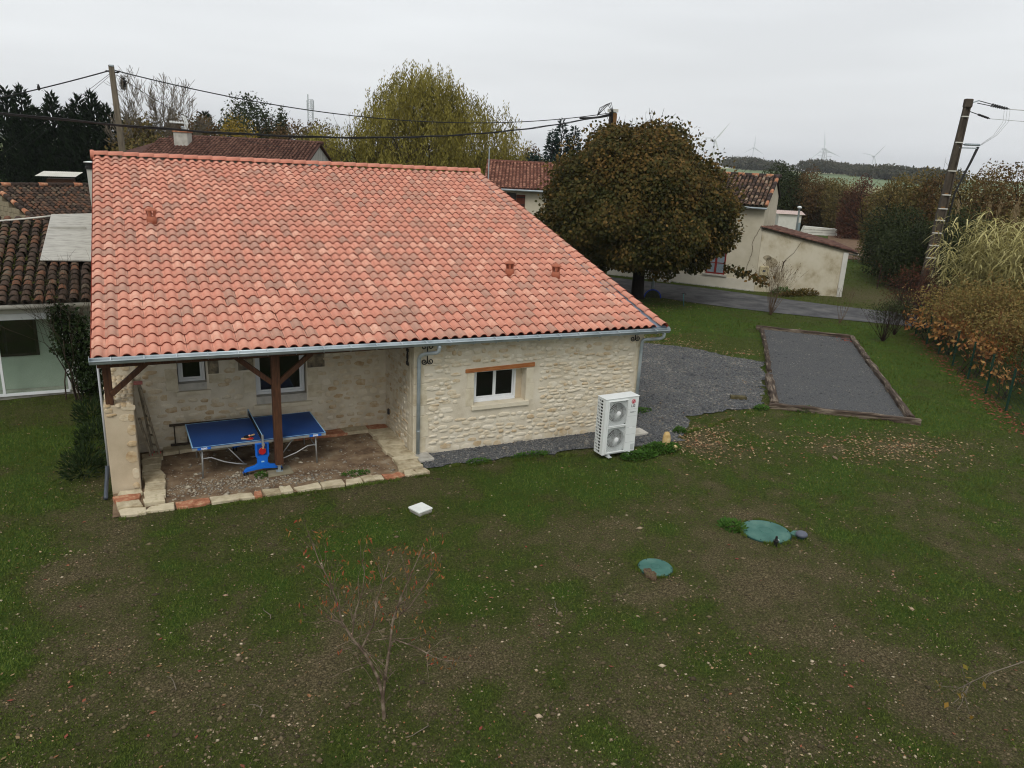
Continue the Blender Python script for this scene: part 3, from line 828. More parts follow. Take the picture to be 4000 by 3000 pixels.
# ridge tiles
rl = 0.42; nrid = 30
rt = canal_tile(0.26, rl * 1.1, h=0.115, lift=0.022, taper=0.96, k=8)
me_rt = npmesh('ridge_tile', *rt[:2], [M_RIDGE, M_RIDGE], midx=rt[2], smooth=True)
x0r = EX - TW / 2 - 0.02
for k in range(nrid):
    x = x0r + (k + 1) * (12.42 / nrid)
    xx = np.array([0, 1, 0.0]); yy = np.array([-1.0, 0, -TILT]); zz = np.cross(xx, yy)
    o = link('ridge_tile', me_rt, roof); o.matrix_local = Matrix(basis(xx, unit(yy), unit(zz), (x, RIDGE_Y + 0.03, crest(x, RIDGE_Y) - 0.03)).tolist()); o['tint'] = float(tg.random())
for x in (x0r - 0.02, x0r + 12.4):
    MB().lathe([(0.135, -0.05), (0.142, 0.0), (0.135, 0.05)], (x + 0.02, RIDGE_Y + 0.03, crest(x, RIDGE_Y) - 0.03), 16, axis='x').build('ridge_end', M_RIDGE, roof)
# terracotta vents: hollow lantern with oval openings and a conical cap
VK = 1.15
for x, y in vents:
    zt = crest(x, y) - 0.02
    v = MB().lathe([(0.10 * VK, -0.08), (0.105 * VK, 0.03), (0.10 * VK, 0.09 * VK), (0.085 * VK, 0.10 * VK)], (x, y, zt), 16)
    vent = v.build('roof_vent', M_VENT, roof, smooth=True)
    for k in range(5):
        a = 2 * PI * k / 5 + 0.5
        arc = [a + t for t in (-0.3, -0.15, 0, 0.15, 0.3)]
        lo = [(x + 0.085 * VK * math.cos(t), y + 0.085 * VK * math.sin(t), zt + 0.10 * VK) for t in arc]; hi = [(x + 0.11 * VK * math.cos(t), y + 0.11 * VK * math.sin(t), zt + 0.225 * VK) for t in arc]
        lo2 = [(x + (p_[0] - x) * 0.8, y + (p_[1] - y) * 0.8, p_[2]) for p_ in lo]; hi2 = [(x + (p_[0] - x) * 0.8, y + (p_[1] - y) * 0.8, p_[2]) for p_ in hi]
        MB().add(lo + hi + lo2 + hi2, [(i, i + 1, 6 + i, 5 + i) for i in range(4)] + [(15 + i, 16 + i, 11 + i, 10 + i) for i in range(4)] + [(0, 5, 15, 10), (4, 14, 19, 9)]).build('vent_pillar', M_VENT, vent)
    MB().lathe([(0.13 * VK, 0.226 * VK), (0.128 * VK, 0.24 * VK), (0.02, 0.30 * VK)], (x, y, zt), 16).build('vent_cap', M_VENT, vent)

# gutter with brackets
GX0, GX1 = -0.93, 12.02
def gut_z(x): return 2.865 + (x - GX0) / (GX1 - GX0) * (2.745 - 2.865)
prof = [(-0.085 + 0.012 * math.cos(t) - 0.006, 0.012 * math.sin(t)) for t in np.linspace(-PI * 0.5, PI * 1.3, 8)] + [(-0.082 * math.cos(t), -0.082 * math.sin(t)) for t in np.linspace(0.1, PI, 12)] + [(0.083, 0.03)]
mb = MB()
n_ = len(prof)
for x in (GX0, 3.0, 7.5, GX1):
    mb.v += [(x, 15.345 + a, gut_z(x) + b) for a, b in prof]
for s_ in range(3):
    mb.f += [(s_ * n_ + i, s_ * n_ + i + 1, (s_ + 1) * n_ + i + 1, (s_ + 1) * n_ + i) for i in range(n_ - 1)]
mb.m = [0] * len(mb.f)
gutter = mb.build('gutter', M_ZINC, house, smooth=True)
sol = gutter.modifiers.new('thickness', 'SOLIDIFY'); sol.thickness = 0.004
for x in (GX0, GX1):
    MB().lathe([(0.083, -0.002), (0.083, 0.002)], (x, 15.345, gut_z(x) - 0.0), 20, axis='x').build('gutter_end', M_ZINC, gutter)
for k in range(23):
    x = GX0 + 0.35 + k * 0.555
    pts = [(x, 15.345 - 0.088 * math.cos(t), gut_z(x) - 0.088 * math.sin(t)) for t in np.linspace(-0.1, PI, 9)]
    m2 = MB()
    for a, b in zip(pts[:-1], pts[1:]): m2.bar(a, b, 0.025, 0.004, up=(1, 0, 0))
    m2.bar((x, 15.25, gut_z(x) + 0.012), (x, 15.44, gut_z(x) + 0.03), 0.022, 0.004)
    m2.build('gutter_bracket', M_ZINC, gutter)
def downspout(pts, r=0.043, bands=()):
    # round the bends
    P = [Vector(p) for p in pts]; out = [P[0]]
    for i in range(1, len(P) - 1):
        a, b, c = P[i - 1], P[i], P[i + 1]
        d1 = min(0.09, (a - b).length * 0.45); d2 = min(0.09, (c - b).length * 0.45)
        s0 = b + (a - b).normalized() * d1; s1 = b + (c - b).normalized() * d2
        for t in np.linspace(0, 1, 6): out.append(s0 * (1 - t) ** 2 + b * 2 * t * (1 - t) + s1 * t * t)
    out.append(P[-1])
    o = MB().tube(out, r, 14).build('downspout', M_ZINC, house, smooth=True)
    for x, y, z in bands:
        MB().lathe([(r + 0.002, -0.014), (r + 0.007, -0.01), (r + 0.007, 0.01), (r + 0.002, 0.014)], (x, y, z), 14).build('pipe_collar', M_ZINC, o)
    return o
downspout([(5.83, 15.345, gut_z(5.8) - 0.07), (5.83, 15.36, 2.56), (5.6, 15.62, 2.48), (5.5, 15.73, 2.40), (5.5, 15.735, 2.2), (5.5, 15.735, 0.07)], bands=[(5.5, 15.735, 2.18), (5.5, 15.735, 0.63), (5.83, 15.35, 2.68)])
downspout([(11.9, 15.345, gut_z(11.9) - 0.07), (11.9, 15.36, 2.53), (11.70, 15.66, 2.44), (11.54, 15.74, 2.42), (11.53, 15.745, 2.25), (11.53, 15.745, 0.0)], bands=[(11.53, 15.745, 2.12), (11.9, 15.35, 2.64)])
M_PIPE = mat('pale_grey_pipe', [(176, 178, 180)], rough=0.4)
MB().tube([(-0.845, 16.2, 2.75), (-0.85, 16.25, 0.2)], 0.022, 10).build('corner_downspout', M_PIPE, house, smooth=True)
MB().tube([(-0.87, 16.25, 0.45), (-0.9, 16.15, 0.2), (-0.92, 15.85, 0.07), (-0.92, 15.55, 0.05)], 0.04, 10).build('corner_drain_bend', mat('dark_pipe', [(66, 72, 80)], rough=0.4), house, smooth=True)
MB().prism([(5.40, 15.33), (5.78, 15.38), (5.75, 15.80), (5.42, 15.80)], 0.0, 0.06).build('splash_plate', M_CONC, house, bevel=0.01)
# wall tie anchors: scrolled iron
def spiral(cx, cz, r, turns, start, sgn, y):
    pts = []
    for t in np.linspace(0, 1, 30):
        a = start + sgn * t * turns * 2 * PI
        rr = r * (1 - 0.8 * t)
        pts.append((cx + rr * math.cos(a), y, cz + rr * math.sin(a)))
    return pts
def anchor(cx, cz, y, half=False):
    mb = MB()
    for sg_ in (-1, 1):
        mb.tube(spiral(cx + sg_ * 0.075, cz - 0.17, 0.07, 1.35, PI if sg_ > 0 else 0, sg_, y), 0.012, 6)
        if not half: mb.tube(spiral(cx + sg_ * 0.075, cz + 0.17, 0.07, 1.35, PI if sg_ > 0 else 0, -sg_, y), 0.012, 6)
    mb.tube([(cx, y, cz - 0.2), (cx, y, cz + 0.2)], 0.013, 6)
    return mb.build('wall_tie_anchor', M_IRON, house, smooth=True)
anchor(5.72, 2.42, WY - 0.025)
anchor(11.35, 2.62, WY - 0.025)
mb = MB()
for k, (a, b) in enumerate([(-0.2, -0.12), (-0.12, -0.05), (-0.05, 0.05), (0.05, 0.12), (0.12, 0.2)]):
    wdt = (0.075, 0.03, 0.05, 0.03, 0.075)[k]
    mb.box(5.375, 5.405, 16.22 - wdt, 16.22 + wdt, 2.28 + a, 2.28 + b)
mb.build('wall_tie_anchor', M_IRON, house, bevel=0.008)
# porch timber
MB().box(-0.84, 5.40, 15.76, 15.92, 2.60, 2.79).build('eave_beam', M_WOOD, house, bevel=0.008)
MB().box(-0.76, -0.62, 15.83, 15.97, 1.84, 2.6).build('porch_post', M_WOOD, house, bevel=0.008)
MB().box(2.315, 2.485, 15.765, 15.925, 0.2, 2.6).build('porch_post', M_WOOD, house, bevel=0.01)
for a, b in (((-0.64, 2.06), (0.04, 2.66)), ((2.34, 2.02), (1.60, 2.66)), ((2.46, 2.02), (3.16, 2.62))):
    MB().bar((a[0], 15.845, a[1]), (b[0], 15.845, b[1]), 0.09, 0.10, up=(0, 0, 1)).build('brace', M_WOOD, house, bevel=0.006)
for x in np.arange(-0.5, 5.3, 0.55):
    MB().bar((x, 15.56, crest(x, 15.56) - 0.215), (x, BY, crest(x, BY) - 0.215), 0.07, 0.10).build('rafter', M_WOOD, house)
mb = MB().box(2.37, 2.43, 15.815, 15.875, 0.045, 0.2).box(2.33, 2.47, 15.79, 15.91, 0.036, 0.048).box(2.345, 2.455, 15.79, 15.91, 0.18, 0.198)
mb.build('post_shoe', M_ZINC, house)
MB().add([(2.13, 15.62, -0.02), (2.68, 15.68, -0.02), (2.66, 16.12, -0.02), (2.16, 16.08, -0.02), (2.14, 15.63, 0.036), (2.67, 15.69, 0.036), (2.65, 16.11, 0.036), (2.17, 16.07, 0.036)],
         [(3, 2, 1, 0), (4, 5, 6, 7), (0, 1, 5, 4), (1, 2, 6, 5), (2, 3, 7, 6), (3, 0, 4, 7)]).build('post_footing', M_CONCD, house, bevel=0.01)
MB().box(5.36, 5.408, 17.62, 17.70, 0.42, 0.56).build('outside_socket', mat('socket_grey', [(60, 60, 62)], rough=0.5), house, bevel=0.008)
# edging stones round the porch floor
kerb = thing('porch_edging', 'rough limestone and brick edging slabs framing the dirt floor of the porch', 'edging', (2.3, 14.8, 0))
M_KERB = mat('edging_stone', [(128, 116, 88), (160, 146, 118), (184, 172, 144), (200, 188, 160), (142, 132, 92)], scale=5, rough=0.95, bump=0.6, bscale=22, rnd=0.4)
M_BRICK = mat('old_brick', [(138, 88, 62), (166, 110, 82), (190, 156, 122)], scale=9, rough=0.95, bump=0.5, bscale=25)
kg = np.random.default_rng(4)
def slab(x0, x1, y0, y1, z1, m_):
    j = lambda: kg.normal() * 0.028
    p = [(x0 + j(), y0 + j()), ((x0 + x1) / 2, y0 + j()), (x1 + j(), y0 + j()), (x1 + j(), y1 + j()), ((x0 + x1) / 2, y1 + j()), (x0 + j(), y1 + j())]
    o = MB().prism([(a - 2.3, b - 14.8) for a, b in p], -0.05, z1 + kg.normal() * 0.006).build('edging_slab', m_, kerb, bevel=0.014)
    o['tint'] = float(kg.random())
x = -0.72
while x < 5.3:
    w = kg.uniform(0.2, 0.52); w = min(w, 5.45 - x)
    brick = kg.random() < 0.34
    slab(x + 0.012, x + w - 0.012, 14.70 + (x + 0.7) * 0.002, 14.96, 0.045, M_BRICK if brick else M_KERB); x += w
y = 14.99
while y < 17.55:
    d = kg.uniform(0.22, 0.4)
    slab(-0.27, 0.13 + kg.normal() * 0.02, y, y + d - 0.02, 0.085, M_KERB); y += d
for (a, b, c, d, m_) in [(-0.70, -0.30, 15.56, 15.79, M_KERB), (-0.72, -0.30, 15.26, 15.53, M_BRICK), (-0.72, -0.30, 14.99, 15.24, M_KERB)]: slab(a, b, c, d, 0.08, m_)
y = 14.99
while y < 17.5:
    d = kg.uniform(0.2, 0.46)
    slab(4.87 + kg.normal() * 0.02, 5.40, y, y + d - 0.018, 0.085, M_KERB); y += d
x = 0.2
while x < 5.3:
    w = kg.uniform(0.3, 0.7); w = min(w, 5.39 - x)
    slab(x, x + w - 0.02, 17.60, 17.95, 0.085, M_BRICK if kg.random() < 0.18 else M_KERB); x += w
# ------------------------------------------------------------------ heat pump beside the house
M_ACW = mat('white_enamel', [(214, 217, 214), (224, 227, 224)], scale=3, rough=0.4, spec=0.5)
M_ACG = mat('light_grey_plastic', [(176, 180, 178), (190, 194, 192)], scale=3, rough=0.5)
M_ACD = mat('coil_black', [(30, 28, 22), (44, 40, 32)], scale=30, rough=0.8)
M_FAN = mat('fan_grey', [(92, 98, 96)], rough=0.5)
M_RED = mat('badge_red', [(178, 16, 48)], rough=0.4)
M_BADGE = mat('badge_white', [(232, 232, 232)], rough=0.4)
M_TXT = mat('print_grey', [(70, 74, 76)], rough=0.6)
hp = thing('heat_pump', 'white two-fan heat pump unit standing in front of the stone wall', 'heat pump', (9.52, 14.15, 0.0), 0.046)
W_, D_, H_, Z_ = 0.95, 0.33, 1.38, 0.09
mb = MB()
# shell: front panel with two square wells, plus top, back, right; left side is a grille
fx0, fx1 = 0.10, 0.62
rows_ = [(0.06, 0.67), (0.72, 1.32)]
mb.box(0, fx0, 0, 0.02, Z_, Z_ + H_).box(fx1, W_, 0, 0.02, Z_, Z_ + H_)
mb.box(fx0, fx1, 0, 0.02, Z_, Z_ + rows_[0][0]).box(fx0, fx1, 0, 0.02, Z_ + rows_[0][1], Z_ + rows_[1][0]).box(fx0, fx1, 0, 0.02, Z_ + rows_[1][1], Z_ + H_)
mb.box(0.0, W_, 0.02, D_, Z_ + H_ - 0.03, Z_ + H_).box(0.0, W_, 0.02, D_, Z_, Z_ + 0.03)
mb.box(W_ - 0.02, W_, 0.02, D_, Z_ + 0.03, Z_ + H_ - 0.03).box(0.02, W_ - 0.02, D_ - 0.02, D_, Z_ + 0.03, Z_ + H_ - 0.03)
mb.box(0.0, 0.02, 0.02, 0.09, Z_ + 0.03, Z_ + H_ - 0.03)
mb.build('casing', M_ACW, hp, bevel=0.006)
MB().box(-0.012, W_ + 0.012, -0.012, D_ + 0.012, Z_ + H_ + 0.001, Z_ + H_ + 0.022).build('top_cover', M_ACW, hp, bevel=0.008)
MB().box(0.03, W_ - 0.03, 0.20, 0.28, Z_ + 0.04, Z_ + H_ - 0.04).build('coil', M_ACD, hp)
MB().box(0.012, 0.018, 0.09, D_ - 0.02, Z_ + 0.03, Z_ + H_ - 0.03).build('side_coil', M_ACD, hp)
mb = MB()
for k in range(18):
    z = Z_ + 0.03 + k * (H_ - 0.06) / 17
    mb.box(-0.004, 0.01, 0.09, D_, z - 0.012, z + 0.012)
for y in (0.094, 0.205, 0.262, 0.318):
    mb.box(-0.006, 0.008, y - 0.009, y + 0.009, Z_ + 0.03, Z_ + H_ - 0.03)
g_ = mb.build('side_grille', M_ACW, hp); g_['kind'] = 'stuff'
for (a, b) in rows_:
    cx, cz, rr = (fx0 + fx1) / 2 + 0.01, Z_ + (a + b) / 2, 0.245
    fr = MB()
    for (x0, x1, z0, z1) in ((fx0 - 0.03, fx0, a, b), (fx1, fx1 + 0.015, a, b), (fx0 - 0.03, fx1 + 0.015, a - 0.02, a), (fx0 - 0.03, fx1 + 0.015, b, b + 0.02)):
        fr.box(x0, x1, -0.03, -0.001, Z_ + z0, Z_ + z1)
    frame = fr.build('fan_guard', M_ACW, hp, bevel=0.004)
    # shroud plate with a round opening
    n = 32
    sh = MB()
    ring = [(cx + rr * math.cos(2 * PI * k / n), cz + rr * math.sin(2 * PI * k / n)) for k in range(n)]
    sq = []
    for k in range(n):
        t = 2 * PI * k / n; c, s_ = math.cos(t), math.sin(t); q = 1 / max(abs(c) / ((fx1 - fx0) / 2), abs(s_) / ((b - a) / 2))
        sq.append(((fx0 + fx1) / 2 + c * q, cz + s_ * q))
    sh.add([(x, 0.012, z) for x, z in sq] + [(x, 0.03, z) for x, z in ring] + [(x, 0.12, z) for x, z in ring],
           [(k, (k + 1) % n, n + (k + 1) % n, n + k) for k in range(n)] + [(n + k, n + (k + 1) % n, 2 * n + (k + 1) % n, 2 * n + k) for k in range(n)])
    sh.build('fan_shroud', M_ACG, frame)
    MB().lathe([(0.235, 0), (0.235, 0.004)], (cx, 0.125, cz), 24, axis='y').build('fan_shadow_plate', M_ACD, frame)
    for k in range(3):
        bl = MB(); pts = []
        for i in range(7):
            t = 2 * PI * k / 3 + 0.3 + i / 6 * 1.25
            pts += [(cx + 0.06 * math.cos(t), 0.10 - 0.05 * i / 6, cz + 0.06 * math.sin(t)), (cx + 0.225 * math.cos(t + 0.2), 0.105 - 0.06 * i / 6, cz + 0.225 * math.sin(t + 0.2))]
        bl.add(pts, [(2 * i, 2 * i + 1, 2 * i + 3, 2 * i + 2) for i in range(6)]).build('fan_blade', M_FAN, frame, smooth=True)
    gr = MB()
    for k in range(44):
        t = 2 * PI * k / 44
        q = 1 / max(abs(math.cos(t)) / ((fx1 - fx0) / 2), abs(math.sin(t)) / ((b - a) / 2)) * 0.99
        bigw = 0.0042 if 13 < (k * 360 / 44) / 10 < 29 else 0.0022
        gr.bar((cx + 0.05 * math.cos(t), -0.035, cz + 0.05 * math.sin(t)), ((fx0 + fx1) / 2 + q * math.cos(t), -0.016, cz + q * math.sin(t)), bigw, bigw)
    for k in range(9):
        r_ = 0.07 + 0.024 * k
        gr.tube([(cx + r_ * math.cos(t), -0.03, cz + r_ * math.sin(t)) for t in np.linspace(0, 2 * PI, 33)], 0.0013, 4, cap=False)
    gg = gr.build('guard_wires', M_ACW, frame); gg['kind'] = 'stuff'
    MB().lathe([(0.055, 0.02), (0.055, -0.008), (0.03, -0.014)], (cx, -0.03, cz), 20, axis='y').build('guard_hub', M_BADGE, frame, smooth=False)
    MB().box(fx0 + 0.015, fx0 + 0.075, -0.026, -0.018, Z_ + b - 0.05, Z_ + b - 0.025).build('guard_plate', M_ACG, frame)
mw = lambda x, z, y=-0.002: Matrix.Translation((x, y, z)) @ Matrix.Rotation(PI / 2, 4, 'X')
badge = MB().lathe([(0.058, -0.006), (0.058, 0.0)], (0.80, 0.0, Z_ + 1.265), 28, axis='y').build('badge', M_RED, hp)
ringm = MB().tube([(0.80 + 0.044 * math.cos(t), -0.007, Z_ + 1.265 + 0.044 * math.sin(t)) for t in np.linspace(0.15 * PI * 0, 1.75 * PI, 26)], 0.0035, 5)
ringm.bar((0.80, -0.008, Z_ + 1.29), (0.80, -0.008, Z_ + 1.245), 0.006, 0.004, up=(0, 1, 0)).bar((0.797, -0.008, Z_ + 1.247), (0.817, -0.008, Z_ + 1.247), 0.006, 0.004, up=(0, 1, 0))
ringm.bar((0.822, -0.008, Z_ + 1.266), (0.846, -0.008, Z_ + 1.266), 0.006, 0.004, up=(0, 1, 0))
ringm.lathe([(0.007, -0.003), (0.007, 0.0)], (0.783, -0.006, Z_ + 1.283), 10, axis='y')
ringm.build('badge_mark', M_BADGE, badge)
text_part('brand_letters', 'LG', 0.095, M_TXT, mw(0.80, Z_ + 1.155), hp, bold=0.002)
text_part('model_letters', 'THERMA V', 0.034, M_TXT, mw(0.80, Z_ + 1.0), hp, bold=0.0006)
for z in (0.62, 0.44, 0.24, 0.9, 1.08):
    MB().box(0.66, 0.94, -0.0025, -0.0005, Z_ + z, Z_ + z + 0.006).build('panel_seam', M_ACG, hp)
MB().box(0.74, 0.83, -0.004, -0.0005, Z_ + 0.60, Z_ + 0.625).build('front_tag', M_BADGE, hp)
MB().box(0.82, 0.92, -0.008, -0.0005, Z_ + 0.05, Z_ + 0.19).build('service_flap', M_ACG, hp, bevel=0.004)
for x in (0.14, 0.74):
    MB().box(x, x + 0.1, -0.08, 0.42, 0.03, 0.055).box(x + 0.02, x + 0.08, -0.03, 0.36, 0.055, 0.09).build('foot', M_ACG, hp, bevel=0.004)
MB().box(11.0, 11.62, 15.2, 15.6, 0.0, 0.06).build('drain_slab', M_CONC, None, bevel=0.008)
tag(bpy.data.objects['drain_slab'], 'pale concrete slab lying on gravel behind the heat pump', 'slab')

# ------------------------------------------------------------------ table tennis table on the porch
M_BLUE = mat('table_blue', [(24, 58, 114), (30, 68, 126)], scale=1.5, rough=0.55, spec=0.25)
M_LINE = mat('table_line', [(150, 196, 226)], rough=0.6)
M_ALU = mat('aluminium', [(150, 152, 150), (176, 178, 174)], scale=6, rough=0.45, metal=0.5, spec=0.5)
M_BPL = mat('blue_plastic', [(10, 92, 190), (14, 104, 206)], scale=2, rough=0.45, spec=0.4)
M_BLK = mat('black_net', [(22, 22, 24)], rough=0.8)
M_RUB = mat('red_rubber', [(170, 28, 30)], rough=0.6)
M_TIRE = mat('dark_rubber', [(28, 28, 30)], rough=0.8)
M_HAND = mat('paddle_wood', [(196, 160, 112)], rough=0.7)
tt = thing('tennis_table', 'blue outdoor table tennis table with net standing on the porch', 'table', (2.05, 16.68, 0), 0.026)
for sg_ in (-1, 1):
    a, b = (0.006, 1.37) if sg_ > 0 else (-1.37, -0.006)
    half = MB().box(a, b, -0.7625, 0.7625, 0.745, 0.76).build('table_half', M_BLUE, tt)
    ln = MB()
    z = 0.7612
    ln.box(a, b, -0.762, -0.742, 0.7602, z).box(a, b, 0.742, 0.762, 0.7602, z)
    e = 1.37 * sg_
    ln.box(min(e, e - 0.02 * sg_), max(e, e - 0.02 * sg_), -0.742, 0.742, 0.7602, z)
    ln.build('edge_line', M_LINE, half)
    rim = MB().box(a, b, -0.765, -0.745, 0.695, 0.744).box(a, b, 0.745, 0.765, 0.695, 0.744)
    rim.box(min(e, e - 0.02 * sg_), max(e, e - 0.02 * sg_), -0.745, 0.745, 0.695, 0.744).build('apron', M_ALU, half)
    cx = 1.14 * sg_
    MB().box(cx - 0.13, cx + 0.13, -0.7705, -0.7655, 0.70, 0.745).build('label_strip', M_BPL, half)
    text_part('number_print', '5000', 0.058, M_BADGE, Matrix.Translation((cx, -0.772, 0.722)) @ Matrix.Rotation(PI / 2, 4, 'X'), half, bold=0.002)
    for y in (-0.62, 0.62):
        MB().tube([(sg_ * 1.17, y, 0.70), (sg_ * 1.19, y, 0.0)], 0.018, 8).build('leg', M_ALU, tt, smooth=True)
        MB().tube([(sg_ * 0.72, y, 0.70), (sg_ * 0.34, y, 0.20)], 0.013, 8).build('strut', M_ALU, tt, smooth=True)
    MB().tube([(sg_ * 1.17, -0.62, 0.45), (sg_ * 1.0, -0.62, 0.45), (sg_ * 0.75, -0.62, 0.32), (sg_ * 0.5, -0.62, 0.24), (sg_ * 0.3, -0.62, 0.2)], 0.014, 8).build('curved_strut', M_ALU, tt, smooth=True)
    MB().tube([(sg_ * 1.175, -0.62, 0.4), (sg_ * 1.175, 0.62, 0.4)], 0.013, 8).build('leg_rail', M_ALU, tt, smooth=True)
net = MB().box(-0.004, 0.004, -0.90, 0.90, 0.77, 0.905).build('net', M_BLK, tt)
MB().box(-0.006, 0.006, -0.90, 0.90, 0.905, 0.918).build('net_tape', M_LINE, net)
for y in (-0.905, 0.905):
    MB().box(-0.02, 0.02, y - 0.02, y + 0.02, 0.68, 0.925).build('net_post', M_ALU, tt, bevel=0.004)
for sg_ in (-1, 1):
    y0 = -0.80 * 1 if sg_ < 0 else 0.72
    cen = MB()
    out = [(-0.14, 0.70), (-0.14, 0.40), (-0.11, 0.36), (-0.11, 0.24), (-0.16, 0.20), (-0.34, 0.16), (-0.42, 0.07), (-0.40, 0.06), (-0.30, 0.09), (0, 0.12), (0.30, 0.09), (0.40, 0.06), (0.42, 0.07), (0.34, 0.16), (0.16, 0.20), (0.11, 0.24), (0.11, 0.36), (0.14, 0.40), (0.14, 0.70)]
    n = len(out)
    cen.add([(x, y0, z) for x, z in out] + [(x, y0 + 0.08, z) for x, z in out], [tuple(range(n)), tuple(range(2 * n - 1, n - 1, -1))] + [(i, n + i, n + (i + 1) % n, (i + 1) % n) for i in range(n)])
    ce = cen.build('centre_support', M_BPL, tt, bevel=0.01)
    if sg_ < 0:
        MB().box(-0.10, 0.10, y0 - 0.004, y0 - 0.001, 0.43, 0.68).build('paddle_pocket', mat('pocket_blue', [(6, 56, 130)], rough=0.5), ce)
        MB().box(-0.03, 0.03, y0 - 0.004, y0 - 0.001, 0.27, 0.30).build('support_badge', M_LINE, ce)
    for x in (-0.36, 0.36):
        for dx in (-0.03, 0.03):
            MB().lathe([(0.045, -0.014), (0.052, -0.008), (0.052, 0.008), (0.045, 0.014)], (x + dx, y0 + 0.03, 0.052), 14, axis='x').build('caster_wheel', M_TIRE, ce)
MB().tube([(0, -0.72, 0.2), (0, 0.72, 0.2)], 0.02, 8).build('cross_rail', M_ALU, tt, smooth=True)
def paddle(loc, rot, label):
    t = thing('table_tennis_paddle', label, 'paddle', loc)
    t.rotation_euler = rot
    pr = [(0.075 * math.cos(a), 0.08 * math.sin(a)) for a in np.linspace(-0.37 * PI, 1.37 * PI, 22)]
    MB().prism(pr, -0.003, 0.003).build('blade', M_HAND, t)
    MB().prism([(x * 0.985, y * 0.985) for x, y in pr], 0.0035, 0.006).build('rubber_face', M_RUB, t)
    MB().prism([(x * 0.985, y * 0.985) for x, y in pr], -0.006, -0.0035).build('rubber_back', M_BLK, t)
    MB().prism([(-0.018, -0.17), (0.018, -0.17), (0.014, -0.05), (-0.014, -0.05)], -0.012, 0.012).build('grip', M_HAND, t, bevel=0.004)
    return t
c_, s_ = math.cos(0.026), math.sin(0.026)
paddle((2.05 - 0.22 + 0.72 * s_, 16.68 - 0.63, 0.770), (0, 0, -1.9), 'red table tennis paddle lying on the blue table top')
paddle((2.05 - 0.24, 16.68 - 0.55, 0.788), (0.12, 0.05, -1.75), 'table tennis paddle lying black face up across the other paddle')
bpy.data.objects['table_tennis_paddle.001'].rotation_euler = (PI + 0.1, 0.05, -1.2)
paddle((2.05 + 0.02, 16.68 - 0.80 - 0.016, 0.53), (PI / 2, 0, PI), 'red table tennis paddle hanging in the blue table support pocket')
bpy.data.objects['table_tennis_paddle.002'].rotation_euler = (PI / 2, PI + 0.25, 0)
tag(MB().lathe([(0.004, -0.0198), (0.012, -0.016), (0.0185, -0.008), (0.02, 0), (0.0185, 0.008), (0.012, 0.016), (0.004, 0.0198)], (1.85, 16.10, 0.822), 12).build('table_tennis_ball', mat('ball', [(240, 170, 140)], rough=0.5), smooth=True), 'small pale orange ball resting on the paddles', 'ball')

# ------------------------------------------------------------------ ladders on the porch
M_LADW = mat('weathered_ladder', [(96, 88, 74), (134, 124, 106), (158, 148, 130)], scale=6, stretch=(3, 3, 1), rough=0.85)
lad = thing('step_ladder', 'weathered folded stepladder with red feet leaning on the porch end wall', 'ladder', (0.03, 17.5, 0.09))
for dx, dy, tx, ty, hz in ((-0.06, 0.13, -0.22, -0.30, 1.78), (0.07, 0.05, -0.20, -0.38, 1.78), (-0.10, -0.02, -0.26, -0.34, 0.98)):
    MB().bar((dx, dy, 0.02), (tx, ty, hz), 0.085, 0.045, up=(1, 0, 0)).build('rail', M_LADW, lad)
    MB().box(dx - 0.035, dx + 0.035, dy - 0.025, dy + 0.025, 0, 0.04).build('foot', mat('red_foot', [(170, 50, 40)], rough=0.6) if dx != -0.06 else bpy.data.materials.get('red_foot') or M_RUB, lad)
for k in range(6):
    t = 0.12 + 0.14 * k
    a = np.array([-0.06, 0.13, 0.02]) * (1 - t) + np.array([-0.22, -0.30, 1.78]) * t; b = np.array([0.07, 0.05, 0.02]) * (1 - t) + np.array([-0.20, -0.38, 1.78]) * t
    MB().bar(a, b, 0.05, 0.025).build('step', M_LADW, lad)
MB().box(-0.30, -0.13, -0.44, -0.28, 1.76, 1.80).build('top_cap', mat('faded_red_plate', [(150, 92, 84)], rough=0.7), lad)
M_LADD = mat('dark_ladder', [(52, 44, 36), (74, 64, 52)], scale=6, rough=0.8)
lad2 = thing('wooden_ladder', 'dark ladder lying on edge against the porch back wall behind the blue table', 'ladder', (1.6, 17.75, 0.09))
for z in (0.03, 0.50): MB().bar((-1.25, 0.12, z + 0.02), (1.2, 0.14, z), 0.03, 0.05).build('rail', M_LADD, lad2)
for k in range(9): MB().bar((-1.15 + k * 0.27, 0.13, 0.04), (-1.15 + k * 0.27, 0.13, 0.52), 0.025, 0.025).build('rung', M_LADD, lad2)

